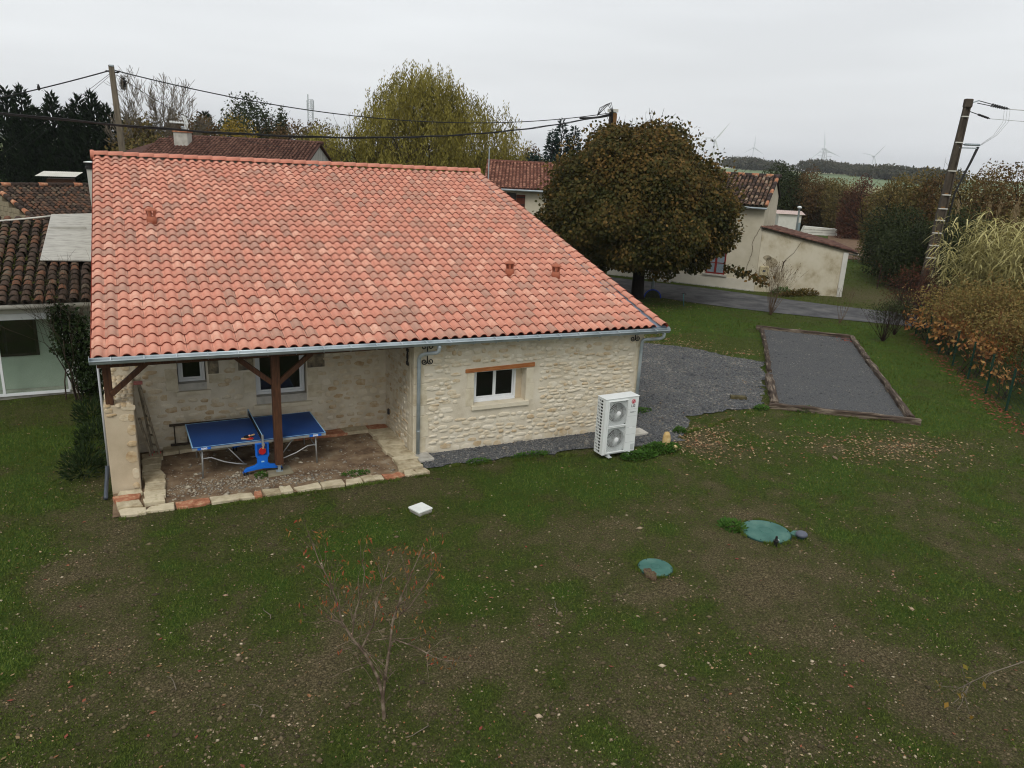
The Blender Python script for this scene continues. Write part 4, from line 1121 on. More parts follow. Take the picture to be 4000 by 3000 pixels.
# ------------------------------------------------------------------ things on the lawn
M_LID = mat('green_plastic_lid', [(44, 84, 76), (57, 99, 89), (80, 115, 103)], scale=3, rough=0.6, bump=0.1, bscale=40)
M_LIDD = mat('dark_green_plastic', [(16, 52, 48)], rough=0.5)
M_EARTH = mat('spilled_earth', [(54, 42, 30), (84, 68, 50), (104, 90, 68)], scale=30, rough=0.95, bump=0.8, bscale=60)
def lid(loc, r, rz, label, sx=1.0):
    t = thing('tank_lid', label, 'lid', (*loc, 0.0), rz)
    n = 40
    pr = [(r * sx * math.cos(2 * PI * k / n), r * math.sin(2 * PI * k / n)) for k in range(n)]
    MB().prism(pr, -0.06, 0.022).build('rim', M_LIDD, t, bevel=0.01)
    MB().lathe([(r * 0.96, 0.023), (r * 0.95, 0.034), (r * 0.3, 0.044), (r * 0.29, 0.040), (r * 0.24, 0.040), (r * 0.23, 0.045), (0.01, 0.046)], (0, 0, 0), n).build('disc', M_LID, t, smooth=False)
    for k in range(6):
        a = 2 * PI * k / 6 + 0.3
        MB().lathe([(0.012, 0.026), (0.012, 0.042)], (r * 0.88 * math.cos(a), r * 0.88 * math.sin(a), 0), 8).build('bolt', M_LIDD, t)
    return t
lid((10.57, 9.84), 0.485, 0.3, 'large round green tank lid set in the lawn with grey cap beside it')
tl = lid((7.70, 9.49), 0.31, 0.2, 'smaller round green tank lid partly covered by earth in the lawn')
eg = np.random.default_rng(6)
pe = [(-0.25 + 0.10 * math.cos(a) + eg.normal() * 0.014 + 0.05 * math.sin(a), -0.12 + 0.17 * math.sin(a) + eg.normal() * 0.014) for a in np.linspace(0, 2 * PI, 26)[:-1]]
MB().prism([(x, y) for x, y in pe], 0.0, 0.044).build('earth_patch', M_EARTH, tl, bevel=0.008)
capt = thing('vent_cap', 'grey domed pipe cap beside the large green lid', 'pipe cap', (11.03, 9.38, 0))
MB().tube([(0, 0, -0.05), (0, 0, 0.09)], 0.07, 16).build('stem', M_LIDD, capt, smooth=True)
MB().lathe([(0.10, 0.07), (0.115, 0.09), (0.11, 0.12), (0.08, 0.145), (0.01, 0.155)], (0, 0, 0), 20).build('dome', mat('slate_plastic', [(84, 88, 100)], rough=0.45), capt, smooth=True)
MB().prism([(-0.06, 0.08), (0.12, 0.04), (0.20, 0.20), (0.05, 0.26), (-0.1, 0.2)], -0.03, 0.05).build('green_base', M_LID, capt, bevel=0.01)
rs = thing('riser_valve', 'small black valve stem standing at the edge of the large green lid', 'valve', (10.34, 9.34, 0))
MB().lathe([(0.035, -0.05), (0.035, 0.09), (0.05, 0.09), (0.05, 0.12), (0.03, 0.125), (0.022, 0.16), (0.022, 0.2), (0.012, 0.21)], (0, 0, 0), 12).build('stem', M_IRON, rs)
MB().box(0.03, 0.075, -0.012, 0.012, 0.10, 0.12).build('spout', M_ACG, rs)
# white concrete cover slab on the lawn
sl = thing('cover_slab', 'small white concrete slab lying loose on the lawn before the porch', 'slab', (4.63, 13.05, 0.0), 0.35)
MB().box(-0.175, 0.175, -0.175, 0.175, 0.032, 0.075).build('lid', mat('white_concrete', [(204, 206, 200), (218, 220, 214)], scale=5, rough=0.9, bump=0.15, bscale=50), sl, bevel=0.018)
MB().box(-0.17, 0.15, -0.185, 0.15, -0.02, 0.03).build('box', mat('dull_concrete', [(128, 126, 116), (150, 148, 138)], scale=8, rough=0.95), sl, bevel=0.01)
# timber block and little standing stone
M_SLEEP = mat('weathered_sleeper', [(36, 28, 23), (54, 43, 35), (78, 66, 55), (124, 112, 97), (48, 38, 31)], scale=2.2, detail=8, rough=0.92, bump=0.8, bscale=9, stretch=(0.5, 5, 5), local=True)
tag(MB().box(-0.24, 0.24, -0.09, 0.09, 0.0, 0.10).build('timber_block', mat('mossy_timber', [(44, 40, 26), (78, 72, 48), (96, 88, 62)], scale=6, rough=0.95, bump=0.4, bscale=30), loc=(16.2, 16.95, 0.004), rz=-0.55, bevel=0.015), 'short mossy timber block lying on the grey gravel', 'timber block')
def boulder(name, loc, r3, g, m_, label=None, cat=None, sub=2, amp=0.16):
    import bmesh
    bm = bmesh.new(); bmesh.ops.create_icosphere(bm, subdivisions=sub, radius=1)
    for v in bm.verts:
        k = 1 + amp * (g.random() - 0.5) * 2
        v.co = Vector((v.co.x * r3[0] * k, v.co.y * r3[1] * k, v.co.z * r3[2] * k))
    me = bpy.data.meshes.new(name); bm.to_mesh(me); bm.free(); me.materials.append(m_)
    me.polygons.foreach_set('use_smooth', [True] * len(me.polygons))
    o = link(name, me); o.location = loc
    return tag(o, label, cat)
bg = np.random.default_rng(2)
M_OCHRE = mat('ochre_stone', [(150, 120, 70), (190, 162, 110), (204, 184, 140)], scale=6, rough=0.9, bump=0.3, bscale=25)
boulder('standing_stone', (11.50, 14.30, 0.17), (0.115, 0.09, 0.26), bg, M_OCHRE, 'upright ochre stone standing in weeds beside the heat pump', 'stone', amp=0.06)
boulder('small_stone', (11.60, 14.05, 0.06), (0.06, 0.05, 0.08), bg, M_OCHRE, 'little pale stone at the foot of the upright ochre stone', 'stone', amp=0.1)

# timber sleepers round the court
def sleeper(a, b, label, w=0.16, h=0.17, seed=0, z=0.0):
    g = np.random.default_rng(seed)
    A_, B_ = np.array(a, float), np.array(b, float); L_ = np.linalg.norm(B_ - A_); n = max(4, int(L_ / 0.3))
    a = np.zeros(2); d = np.array([1.0, 0]); s_ = np.array([0, -1.0])
    V_, F_ = [], []
    for i in range(n + 1):
        p = a + d * L_ * i / n + s_ * g.normal() * 0.012
        ww, hh = w * g.uniform(0.82, 1.1), h * g.uniform(0.82, 1.06)
        for q, zz in ((-ww / 2, -0.04), (ww / 2, -0.04), (ww / 2, hh * 0.85), (ww * 0.34, hh), (-ww * 0.34, hh * g.uniform(0.92, 1.02)), (-ww / 2, hh * 0.82)):
            V_.append((*(p + s_ * q), zz + z))
    for i in range(n):
        for k in range(6): F_.append((i * 6 + k, i * 6 + (k + 1) % 6, (i + 1) * 6 + (k + 1) % 6, (i + 1) * 6 + k))
    F_ += [tuple(range(5, -1, -1)), tuple(n * 6 + k for k in range(6))]
    return tag(MB().add(V_, F_).build('timber_sleeper', M_SLEEP, loc=(A_[0], A_[1], 0), rz=math.atan2(B_[1] - A_[1], B_[0] - A_[0])), label, 'sleeper', 'weathered sleepers framing the court')
sleeper((24.35, 25.0), (27.25, 22.25), 'long grey-topped sleeper at the road end of the court', seed=1, w=0.18)
sleeper((24.45, 24.75), (22.6, 22.6), 'bleached narrow sleeper on the house side, nearest the road', seed=2, w=0.15, h=0.15)
sleeper((22.55, 22.52), (21.1, 20.9), 'bleached narrow sleeper in the middle of the house side of the court', seed=3, w=0.15, h=0.14)
sleeper((21.02, 20.82), (19.4, 19.0), 'thin worn sleeper ending at the gap in the court edge', seed=4, w=0.15, h=0.15)
sleeper((18.85, 18.45), (16.75, 16.0), 'thick flaking log sleeper between the gap and the near corner', seed=5, w=0.24, h=0.2)
sleeper((16.5, 15.98), (19.78, 13.42), 'dark split sleeper along the near end of the court', seed=6, w=0.18, h=0.17)
sleeper((19.72, 13.68), (21.55, 15.78), 'grey rounded sleeper on the hedge side, nearest the camera', seed=7, w=0.2, h=0.18)
sleeper((21.6, 15.84), (24.3, 19.0), 'pale-topped sleeper in the middle of the hedge side of the court', seed=8, w=0.18, h=0.18)
sleeper((24.36, 19.07), (27.2, 22.3), 'dark sleeper on the hedge side meeting the road-end corner', seed=9, w=0.18, h=0.18)
# ------------------------------------------------------------------ neighbouring buildings
def old_roof(parent, origin, xd, upv, cols, rows, w, e, g, n_single, material, tile_w=None, jit=0.05, tintf=None, skip=None, name='roof_tile', base=True, basemat=None):
    tw = tile_w or w * 0.82
    t = canal_tile(tw, e * 1.15, h=tw * 0.42, lift=0.02)
    ms, ts = tile_grid(origin, xd, upv, cols, rows, w, e, t[3], g, jit=jit, tintf=tintf, skip=skip)
    ploc = np.array(parent_world(parent))
    cam_l = np.linalg.inv(ploc) @ np.array([*CAM, 1])
    sm = True
    place_pieces(name, t, [material, M_OLDBASE], ms, ts, parent, n_single, 'small_roof_tiles', smooth=sm, cam=cam_l[:3])
def parent_world(p):
    m = Matrix.Identity(4)
    while p is not None:
        m = Matrix.Translation(p.location) @ p.rotation_euler.to_matrix().to_4x4() @ m
        p = p.parent
    return m
def slab_quad(mb, pts, th):
    p = [Vector(q) for q in pts]; n = (p[1] - p[0]).cross(p[3] - p[0]).normalized()
    mb.add(p + [q - n * th for q in p], [(0, 1, 2, 3), (7, 6, 5, 4), (0, 4, 5, 1), (1, 5, 6, 2), (2, 6, 7, 3), (3, 7, 4, 0)])
    return mb
og = np.random.default_rng(31)
def old_tint(g): return float(np.clip(g.beta(1.1, 1.6), 0, 1))

# --- low house on the left with glazed veranda
lh = thing('veranda_house', 'low neighbouring house at left with mossy old tiles and glazed white veranda', 'house', (-4.0, 23.1, 0))
M_GREENW = mat('pale_green_render', [(176, 184, 170), (186, 192, 180)], scale=3, rough=0.9)
M_WHITEW = mat('white_render', [(190, 188, 178), (206, 204, 194)], scale=2, rough=0.9)
M_BLOCK = mat('grey_block', [(122, 112, 92), (148, 136, 112)], scale=5, rough=0.95, bump=0.3, bscale=40)
M_PLY = mat('weathered_sheet', [(140, 138, 132), (168, 166, 158), (182, 180, 172)], scale=6, stretch=(0.5, 2.5, 2.5), rough=0.85, bump=0.3, bscale=12, detail=8)
mb = MB()
mb.box(-5, 3.1, 0.62, 0.85, 0, 2.7)
mb.box(-5, 3.1, 0.85, 6.0, 0, 2.6)
mb.build('wall', M_GREENW, lh)
MB().box(-5, 3.05, 0.0, 0.6, -0.05, 0.08).build('veranda_floor', M_CONC, lh)
MB().box(-5, 3.05, -0.05, 0.62, 2.28, 2.50).build('fascia_beam', M_WHITEW, lh, bevel=0.01)
MB().box(-5, 2.1, -0.07, -0.02, 2.12, 2.28).build('veranda_head', M_PVC, lh)
MB().box(-5, 2.08, -0.07, 0.0, 0.08, 0.15).build('veranda_sill', M_PVC, lh)
for x in (-2.2, 0.58, 2.08): MB().box(x - 0.03, x + 0.03, -0.068, 0.0, 0.15, 2.12).build('veranda_mullion', M_PVC, lh)
M_CLEAR = bpy.data.materials.new('clear_glass'); M_CLEAR.use_nodes = True
_n, _l = M_CLEAR.node_tree.nodes, M_CLEAR.node_tree.links
_n.clear(); _o = _n.new('ShaderNodeOutputMaterial'); _t = _n.new('ShaderNodeBsdfTransparent'); _t.inputs['Color'].default_value = (0.88, 0.92, 0.9, 1); _gl = _n.new('ShaderNodeBsdfGlossy'); _gl.inputs['Roughness'].default_value = 0.02; _mx = _n.new('ShaderNodeMixShader'); _mx.inputs['Fac'].default_value = 0.07
_l.new(_t.outputs[0], _mx.inputs[1]); _l.new(_gl.outputs[0], _mx.inputs[2]); _l.new(_mx.outputs[0], _o.inputs['Surface'])
for x0, x1 in ((-2.17, 0.55), (0.61, 2.05)): MB().box(x0, x1, -0.045, -0.037, 0.152, 2.118).build('veranda_pane', M_CLEAR, lh)
MB().box(0.45, 1.42, 0.585, 0.618, 1.0, 2.1).build('window', mat('brown_frame', [(40, 30, 26)], rough=0.6), lh)
MB().box(0.52, 1.34, 0.57, 0.584, 1.07, 2.03).build('window_pane', M_GLASS, lh)
M_GUTW = mat('grey_gutter', [(150, 148, 138)], rough=0.5)
gm = MB().tube([(-5, -0.42, 2.50), (2.95, -0.42, 2.52)], 0.07, 12).build('gutter', M_GUTW, lh, smooth=True)
MB().tube([(2.5, -0.4, 2.45), (2.55, -0.3, 2.3), (2.6, -0.1, 2.2), (2.62, -0.08, 0.1)], 0.035, 10).build('downspout', M_GUTW, lh, smooth=True)
r1 = slab_quad(MB(), [(-5, -0.4, 2.56), (2.98, -0.4, 2.56), (2.98, 5.0, 4.18), (-5, 5.0, 4.18)], 0.08).build('roof', M_OLDBASE, lh)
M_MOSS = mat('moss_cushion', [(34, 40, 12), (58, 62, 22), (74, 76, 30)], scale=12, rough=1.0, bump=0.7, bscale=40)
old_roof(r1, (-1.85, -0.5, 2.72), (1, 0, 0), (0, 0.958, 0.287), 18, 19, 0.268, 0.30, og, 300, M_OLD, jit=0.05, tintf=old_tint)
mg = np.random.default_rng(9)
ply = slab_quad(MB(), [(1.59, 1.72, 3.42), (2.93, 1.60, 3.40), (2.93, 5.05, 4.43), (1.74, 4.85, 4.40)], 0.03).build('roof_patch_sheet', M_PLY, r1)
MB().bar((1.74, 3.82, 4.06), (2.70, 3.82, 4.07), 0.05, 0.12, up=(0, 0, 1)).build('patch_batten', M_PLY, r1)
slab_quad(MB(), [(-5, 5.05, 3.9), (2.95, 5.05, 3.9), (2.95, 5.07, 4.2), (-5, 5.07, 4.2)], 0.2).build('gap_shade_strip', M_OLDBASE, lh)  # strip coloured dark to paint the shade of the gap behind the roof
# moss cushions in the channels
mo = []
for k in range(420):
    x, t = mg.uniform(-1.9, 2.0), mg.random()
    if x > 1.5 and t > 0.3: continue
    col = round((x + 1.85) / 0.268 - 0.5) + 0.5
    mo.append((-1.85 + col * 0.268 + mg.normal() * 0.02, -0.4 + t * 5.1, 2.62 + t * 5.1 * 0.3))
mo = np.array(mo)
d_ = rand_dirs(len(mo) * 6, mg); d_[:, 2] = np.abs(d_[:, 2])
leaf_obj('moss', np.repeat(mo, 6, 0) + mg.normal(size=(len(mo) * 6, 3)) * 0.03, d_, rand_dirs(len(d_), mg), 0.07, 0.06, M_MOSS, r1, kind='stuff', g=mg)

# --- second old roof behind it
bh = thing('old_barn', 'old barn behind at left with dark lichen-spotted tile roof', 'barn', (-3.4, 36.0, 0))
BA = R(26)
rd = np.array([math.cos(BA), math.sin(BA), 0.0]); rh = np.array([-math.sin(BA), math.cos(BA), 0.0]); ru = unit(rh + np.array([0, 0, 0.27]))
E0 = np.array([-0.05, 0.92, 3.24])
def bp_(s_, u, z): return E0 * np.array([1, 1, 0]) + rd * s_ + rh * u + np.array([0, 0, z])
MB().add([bp_(0.15, 0.2, 0), bp_(7, 0.2, 0), bp_(7, 8.6, 0), bp_(0.15, 8.6, 0), bp_(0.15, 0.2, 3.1), bp_(7, 0.2, 3.1), bp_(7, 8.6, 3.1), bp_(0.15, 8.6, 3.1), bp_(0.15, 4.4, 4.2), bp_(7, 4.4, 4.2)],
         [(0, 1, 5, 4), (1, 2, 6, 9, 5), (2, 3, 7, 6), (3, 0, 4, 8, 7)]).build('wall', M_BLOCK, bh)
rb5 = slab_quad(MB(), [E0, E0 + rd * 7, E0 + rd * 7 + ru * 4.6, E0 + ru * 4.6], 0.08)
T0 = E0 + ru * 4.6
slab_quad(rb5, [T0 + rd * 7, T0 + rd * 7 + rh * 4.4 - np.array([0, 0, 1.2]), T0 + rh * 4.4 - np.array([0, 0, 1.2]), T0], 0.08)
r2 = rb5.build('roof', M_OLDBASE, bh)
old_roof(r2, E0 + np.array([0, 0, 0.12]) + rd * 0.1, rd, ru, 22, 15, 0.22, 0.31, og, 280, M_OLD, jit=0.06, tintf=old_tint)
for k in range(16):
    p = T0 + rd * (k * 0.38 - 0.05) + np.array([0, 0, 0.1])
    MB().tube([p, p + rd * 0.42], [0.11, 0.095], 8).build('ridge_tile', M_BRICK if k % 4 == 1 else M_OLD, bh, smooth=True)
for k in range(13):
    p = E0 + ru * (k * 0.36) + np.array([0, 0, 0.08])
    MB().tube([p, p + ru * 0.40], [0.11, 0.09], 8).build('verge_tile', M_BRICK if k % 3 == 0 else M_OLD, bh, smooth=True)
gw = thing('block_gable', 'buff concrete block gable wall under the old barn roof at far left', 'wall', (-3.4, 36.0, 0))
for row in range(15):
    for k in range(11):
        s_ = 0.22 + 0.42 * k + (0.21 if row % 2 else 0); z = 1.4 + row * 0.21
        if z + 0.2 < 3.2 + 0.27 * s_ and s_ < 4.4:
            q = bp_(0.04, s_, z)
            MB().box(-0.20, 0.20, -0.1, 0.1, 0, 0.197).build('block', M_BLOCK, gw, bevel=0.008, loc=tuple(q), rz=BA + PI / 2)
flue = thing('flue_pipe', 'grey metal flue pipe with black cowl rising beside the salmon roof', 'flue', (-1.22, 33.6, 2.8))
MB().tube([(0.02, 0, 0), (-0.06, 0, 2.85)], 0.125, 14).build('pipe', M_GUTW, flue, smooth=True)
MB().lathe([(0.16, 2.80), (0.16, 2.88), (0.13, 2.90), (0.13, 3.0), (0.19, 3.0), (0.19, 3.03)], (-0.06, 0, 0), 16).build('cowl', M_IRON, flue)
MB().lathe([(0.20, 3.032), (0.20, 3.05), (0.02, 3.08)], (-0.06, 0, 0), 16).build('cowl_cap', M_ACW, flue)
sh = thing('corrugated_shed', 'low brown shed with white corrugated sheet roof below the dark conifers', 'shed', (-3.6, 51.6, 0))
MB().box(-0.6, 0.75, 0.0, 1.5, 0, 4.35).build('wall', M_WOOD, sh)
V_ = [];
for k in range(41):
    x = -1.15 + k * 0.05
    V_ += [(x, -0.25 + 0.0, 4.50 + 0.02 * (k % 2)), (x + 0.35, 1.3, 4.72 + 0.02 * (k % 2))]
MB().add(V_, [(2 * k, 2 * k + 2, 2 * k + 3, 2 * k + 1) for k in range(40)]).build('roof_sheet', M_WHITEW, sh)

# --- house behind with chimney
ch = thing('chimney_house', 'long farmhouse behind the ridge with brown tile roof, chimney and stained gable', 'house', (6.1, 47.3, 0), math.atan2(-3.68, 7.4))
M_OLD2 = mat('brown_roof_tile', [(64, 44, 38), (88, 60, 50), (104, 74, 62), (120, 88, 74)], scale=6, rough=0.95, rnd=0.7, bump=0.3, bscale=30)
M_GABLE = mat('stained_gable', [(130, 128, 120), (170, 168, 160), (186, 184, 176)], scale=2.2, stretch=(3, 3, 0.35), rough=0.95)
L2 = 4.1
MB().add([(-L2 - 1, -2.6, 0), (L2, -2.6, 0), (L2, 2.6, 0), (-L2 - 1, 2.6, 0), (-L2 - 1, -2.6, 6.0), (L2, -2.6, 6.0), (L2, 2.6, 6.0), (-L2 - 1, 2.6, 6.0), (L2, 0, 6.85), (-L2 - 1, 0, 6.1)],
         [(0, 1, 5, 4), (1, 2, 6, 8, 5), (2, 3, 7, 6), (3, 0, 4, 9, 7)]).build('wall', M_GABLE, ch)
rr2 = MB()
slab_quad(rr2, [(-L2 - 1.9, -3.0, 5.92), (L2 + 0.15, -3.0, 5.92), (L2 + 0.15, 0.0, 6.98), (-L2 + 0.1, 0.0, 6.98)], 0.08)
slab_quad(rr2, [(L2 + 0.15, 3.0, 5.92), (-L2 - 1.9, 3.0, 5.92), (-L2 + 0.1, 0.0, 6.98), (L2 + 0.15, 0.0, 6.98)], 0.08)
slab_quad(rr2, [(-L2 - 1.9, 3.0, 5.92), (-L2 - 1.9, -3.0, 5.92), (-L2 + 0.1, -0.01, 6.96), (-L2 + 0.1, 0.01, 6.96)], 0.08)
roof3 = rr2.build('roof', M_OLD2, ch)
old_roof(roof3, (-L2 - 0.4, -3.05, 6.06), (1, 0, 0), (0, 3.0, 1.06), 46, 10, 0.19, 0.32, og, 0, M_OLD2, jit=0.04, skip=lambda i, j, p: p[0] < -L2 - 0.0 - (9 - j) * 0.2)
for k in range(22):
    x = -L2 + 0.1 + k * 0.38
    MB().tube([(x, 0, 7.0 + 0.01 * (k % 2)), (x + 0.4, 0, 7.0)], [0.11, 0.095], 8).build('ridge_tile', M_OLD2, ch, smooth=True)
chim = MB().box(-L2 + 0.75, -L2 + 1.5, -1.65, -1.05, 5.9, 7.2).build('chimney', M_CONC, ch, bevel=0.01)
MB().box(-L2 + 0.7, -L2 + 1.55, -1.7, -1.0, 7.2, 7.34).build('chimney_crown', M_BRICK, chim, bevel=0.01)
MB().lathe([(0.06, 7.32), (0.06, 7.45), (0.13, 7.47), (0.02, 7.53)], (-L2 + 1.15, -1.35, 0), 12).build('chimney_cowl', M_ZINC, chim)
ant = thing('television_antenna', 'rake-shaped television antenna above the chimney of the brown-roofed house', 'antenna', (3.05, 48.7, 6.6))
MB().tube([(0, 0, 0.2), (0, 0, 1.35)], 0.03, 6).build('mast', M_ALU, ant)
MB().tube([(-0.75, 0.3, 1.15), (0.2, -0.1, 1.1)], 0.03, 6).build('boom', M_ACW, ant)
for k in range(9):
    x = -0.72 + k * 0.08; y = 0.29 - k * 0.034
    MB().tube([(x, y - 0.0, 1.08), (x, y, 1.22)], 0.022, 5).build('element', M_ACW, ant)
for s_ in (-1, 1):
    for k in range(3): MB().tube([(0.18 - 0.07 * k, -0.1, 1.1), (0.05 - 0.07 * k, -0.05, 1.1 + s_ * 0.42)], 0.026, 5).build('reflector', M_ACW, ant)
MB().box(8.55, 8.75, 46.3, 46.5, 4.5, 6.95).build('service_mast', M_CONC, None)
tag(bpy.data.objects['service_mast'], 'short grey cable mast beside the stained gable', 'mast')

# --- house with brown shutters
hs = thing('shutter_house', 'cream house with pinkish tile roof and brown shutter seen past the roof edge', 'house', (22.3, 44.6, 0), math.atan2(-1.8, 3.6))
M_OLD3 = mat('pink_brown_tile', [(92, 58, 48), (120, 78, 64), (150, 104, 86), (172, 128, 106)], scale=5, rough=0.9, rnd=0.7, bump=0.3, bscale=30)
M_CREAM = mat('cream_render', [(176, 168, 146), (190, 182, 160), (198, 190, 170)], scale=1.2, detail=8, rough=0.95, bump=0.12, bscale=50)
MB().box(-2.2, 8.0, 0.0, 5.5, 0, 4.85).build('wall', M_CREAM, hs)
rr3 = MB(); slab_quad(rr3, [(-2.5, -0.35, 4.8), (8.2, -0.35, 4.8), (8.2, 4.6, 6.35), (-2.5, 4.6, 6.35)], 0.08)
slab_quad(rr3, [(8.2, 9, 4.9), (-2.5, 9, 4.9), (-2.5, 4.6, 6.35), (8.2, 4.6, 6.35)], 0.08)
roof4 = rr3.build('roof', M_OLD3, hs)
old_roof(roof4, (-2.4, -0.4, 4.95), (1, 0, 0), (0, 4.95, 1.55), 46, 16, 0.23, 0.32, og, 300, M_OLD3, jit=0.03)
for k in range(26): MB().tube([(-2.5 + k * 0.41, 4.6, 6.42), (-2.5 + k * 0.41 + 0.44, 4.6, 6.42)], [0.13, 0.115], 8).build('ridge_tile', M_OLD3, hs, smooth=True)
MB().tube([(-2.4, -0.42, 4.78), (8.1, -0.42, 4.76)], 0.06, 10).build('gutter', M_ZINC, hs, smooth=True)
M_SHUT = mat('brown_shutter', [(74, 36, 22), (92, 48, 30)], scale=8, stretch=(6, 1, 1), rough=0.8)
MB().box(-0.95, -0.35, -0.02, 0.03, 3.85, 4.6).build('window', M_GLASS, hs)
MB().box(-1.0, -0.95, -0.04, 0.02, 3.7, 4.55).box(-1.0, 0.3, -0.06, 0.02, 3.62, 3.7).build('window_frame', M_DRESSED, hs)
MB().box(-0.34, 0.22, -0.06, -0.02, 3.68, 4.5).build('shutter', M_SHUT, hs, bevel=0.006)
for z in (3.85, 4.3): MB().box(-0.32, 0.2, -0.075, -0.061, z, z + 0.07).build('shutter_bar', M_IRON, hs)
MB().tube([(20.38, 45.6, 0), (20.38, 45.6, 7.3)], 0.035, 8).build('steel_mast', M_ZINC, None)
tag(bpy.data.objects['steel_mast'], 'thin grey steel mast standing between the willow and the pink-roofed house', 'mast')

# --- cream house across the road with lean-to
FB = np.array([31.9, 33.3])
fu = np.array([0.6, -0.8]); fv = np.array([-fu[1], fu[0]])
wh = thing('roadside_house', 'cream rendered house across the road with dark lichened tile roof and wall cracks', 'house', (FB[0], FB[1], 0), math.atan2(fu[1], fu[0]))
# local x along the front (0 = right corner, negative to the left), y backwards
MB().add([(-9.0, 0, -0.3), (0, 0, -0.3), (0, 4.1, -0.3), (-9.0, 4.1, -0.3), (-9.0, 0, 4.72), (0, 0, 4.72), (0, 4.1, 5.25), (-9.0, 4.1, 5.25), (0, 2.4, 6.2), (-9.0, 2.4, 6.2)],
         [(0, 1, 5, 4), (1, 2, 6, 8, 5), (2, 3, 7, 6), (3, 0, 4, 9, 7)]).build('wall', M_CREAM, wh)
rr5 = MB(); slab_quad(rr5, [(-9.3, -0.3, 4.70), (0.1, -0.3, 4.70), (0.1, 2.45, 6.32), (-9.3, 2.45, 6.32)], 0.07)
slab_quad(rr5, [(0.1, 4.4, 5.18), (-9.3, 4.4, 5.18), (-9.3, 2.45, 6.32), (0.1, 2.45, 6.32)], 0.07)
roof5 = rr5.build('roof', M_OLDBASE, wh)
M_OLD4 = mat('lichened_tile', [(48, 40, 38), (66, 54, 50), (84, 68, 60), (120, 92, 74), (150, 134, 116), (70, 58, 54)], scale=8, rough=0.95, rnd=0.75, bump=0.4, bscale=40)
old_roof(roof5, (-9.1, -0.34, 4.86), (1, 0, 0), (0, 2.75, 1.62), 41, 10, 0.228, 0.325, og, 300, M_OLD4, jit=0.045, tintf=old_tint)
for k in range(23): MB().tube([(-9.2 + k * 0.41, 2.45, 6.40), (-9.2 + k * 0.41 + 0.44, 2.45, 6.41)], [0.12, 0.105], 8).build('ridge_tile', M_BRICK if k % 2 else M_OLD4, wh, smooth=True)
for k in range(8):
    t = k * 0.40
    MB().tube([(0.08, -0.3 + t * 0.862, 4.84 + t * 0.507), (0.08, -0.3 + (t + 0.43) * 0.862, 4.83 + (t + 0.43) * 0.507)], [0.11, 0.095], 8).build('verge_tile', M_OLD4 if k % 3 else M_BRICK, wh, smooth=True)
MB().tube([(-9.2, -0.36, 4.68), (0.15, -0.36, 4.66)], 0.055, 10).build('gutter', M_ZINC, wh, smooth=True)
M_RDWD = mat('oxblood_paint', [(104, 30, 24), (122, 38, 30)], scale=6, rough=0.6)
M_CURT = mat('net_curtain', [(104, 116, 126), (136, 146, 152)], scale=20, rough=0.4)
def red_window(x0, x1, z0, z1):
    w_ = MB(); w_.box(x0, x1, -0.03, 0.04, z0, z0 + 0.07).box(x0, x1, -0.03, 0.04, z1 - 0.07, z1).box(x0, x0 + 0.08, -0.03, 0.04, z0 + 0.07, z1 - 0.07).box(x1 - 0.08, x1, -0.03, 0.04, z0 + 0.07, z1 - 0.07)
    xm = (x0 + x1) / 2; w_.box(xm - 0.06, xm + 0.06, -0.04, 0.04, z0 + 0.07, z1 - 0.07)
    win = w_.build('window', M_RDWD, wh)
    for a, b in ((x0 + 0.08, xm - 0.06), (xm + 0.06, x1 - 0.08)):
        for k in range(2):
            za = z0 + 0.07 + k * (z1 - z0 - 0.14) / 2
            MB().box(a, b, -0.01, 0.0, za + 0.02, za + (z1 - z0 - 0.14) / 2 - 0.02).build('pane', M_CURT, win)
            MB().box(a, b, -0.025, -0.002, za - 0.02, za + 0.02).build('glazing_bar', M_RDWD, win)
    MB().box(x0 - 0.15, x1 + 0.15, -0.12, 0.0, z0 - 0.1, z0 - 0.002).build('window_sill', M_CONC, win)
red_window(-2.9, -1.8, 0.75, 2.05)
MB().box(-5.9, -5.0, -0.03, 0.03, 0.15, 2.2).build('door', M_RDWD, wh)
MB().box(-6.1, -4.85, -0.5, 0.0, -0.3, 0.13).build('door_step', M_CONC, wh, bevel=0.02)
MB().box(-9.0, -0.02, -0.05, -0.002, -0.3, 0.62).build('plinth', mat('pale_plinth', [(190, 184, 168), (202, 196, 182)], scale=2, rough=0.95), wh)
MB().box(-9.0, -0.0, -0.08, -0.052, -0.3, 0.05).build('plinth_foot', M_CONC, wh)
M_CRACK = mat('crack_dark', [(74, 64, 52)], rough=1.0)
cg = np.random.default_rng(12)
def crack(pts, label='wall_crack', y=-0.006):
    mb = MB(); P = []
    for a, b in zip(pts[:-1], pts[1:]):
        for t in np.linspace(0, 1, 5)[:-1]: P.append((a[0] + (b[0] - a[0]) * t + cg.normal() * 0.025, y, a[1] + (b[1] - a[1]) * t))
    P.append((pts[-1][0], y, pts[-1][1]))
    mb.tube(P, 0.014, 4); return mb.build('wall_crack', M_CRACK, wh)
crack([(-0.1, 3.7), (-0.3, 3.2), (-0.45, 2.6), (-0.35, 2.2), (-0.55, 1.6), (-0.6, 1.2), (-0.5, 0.65)])
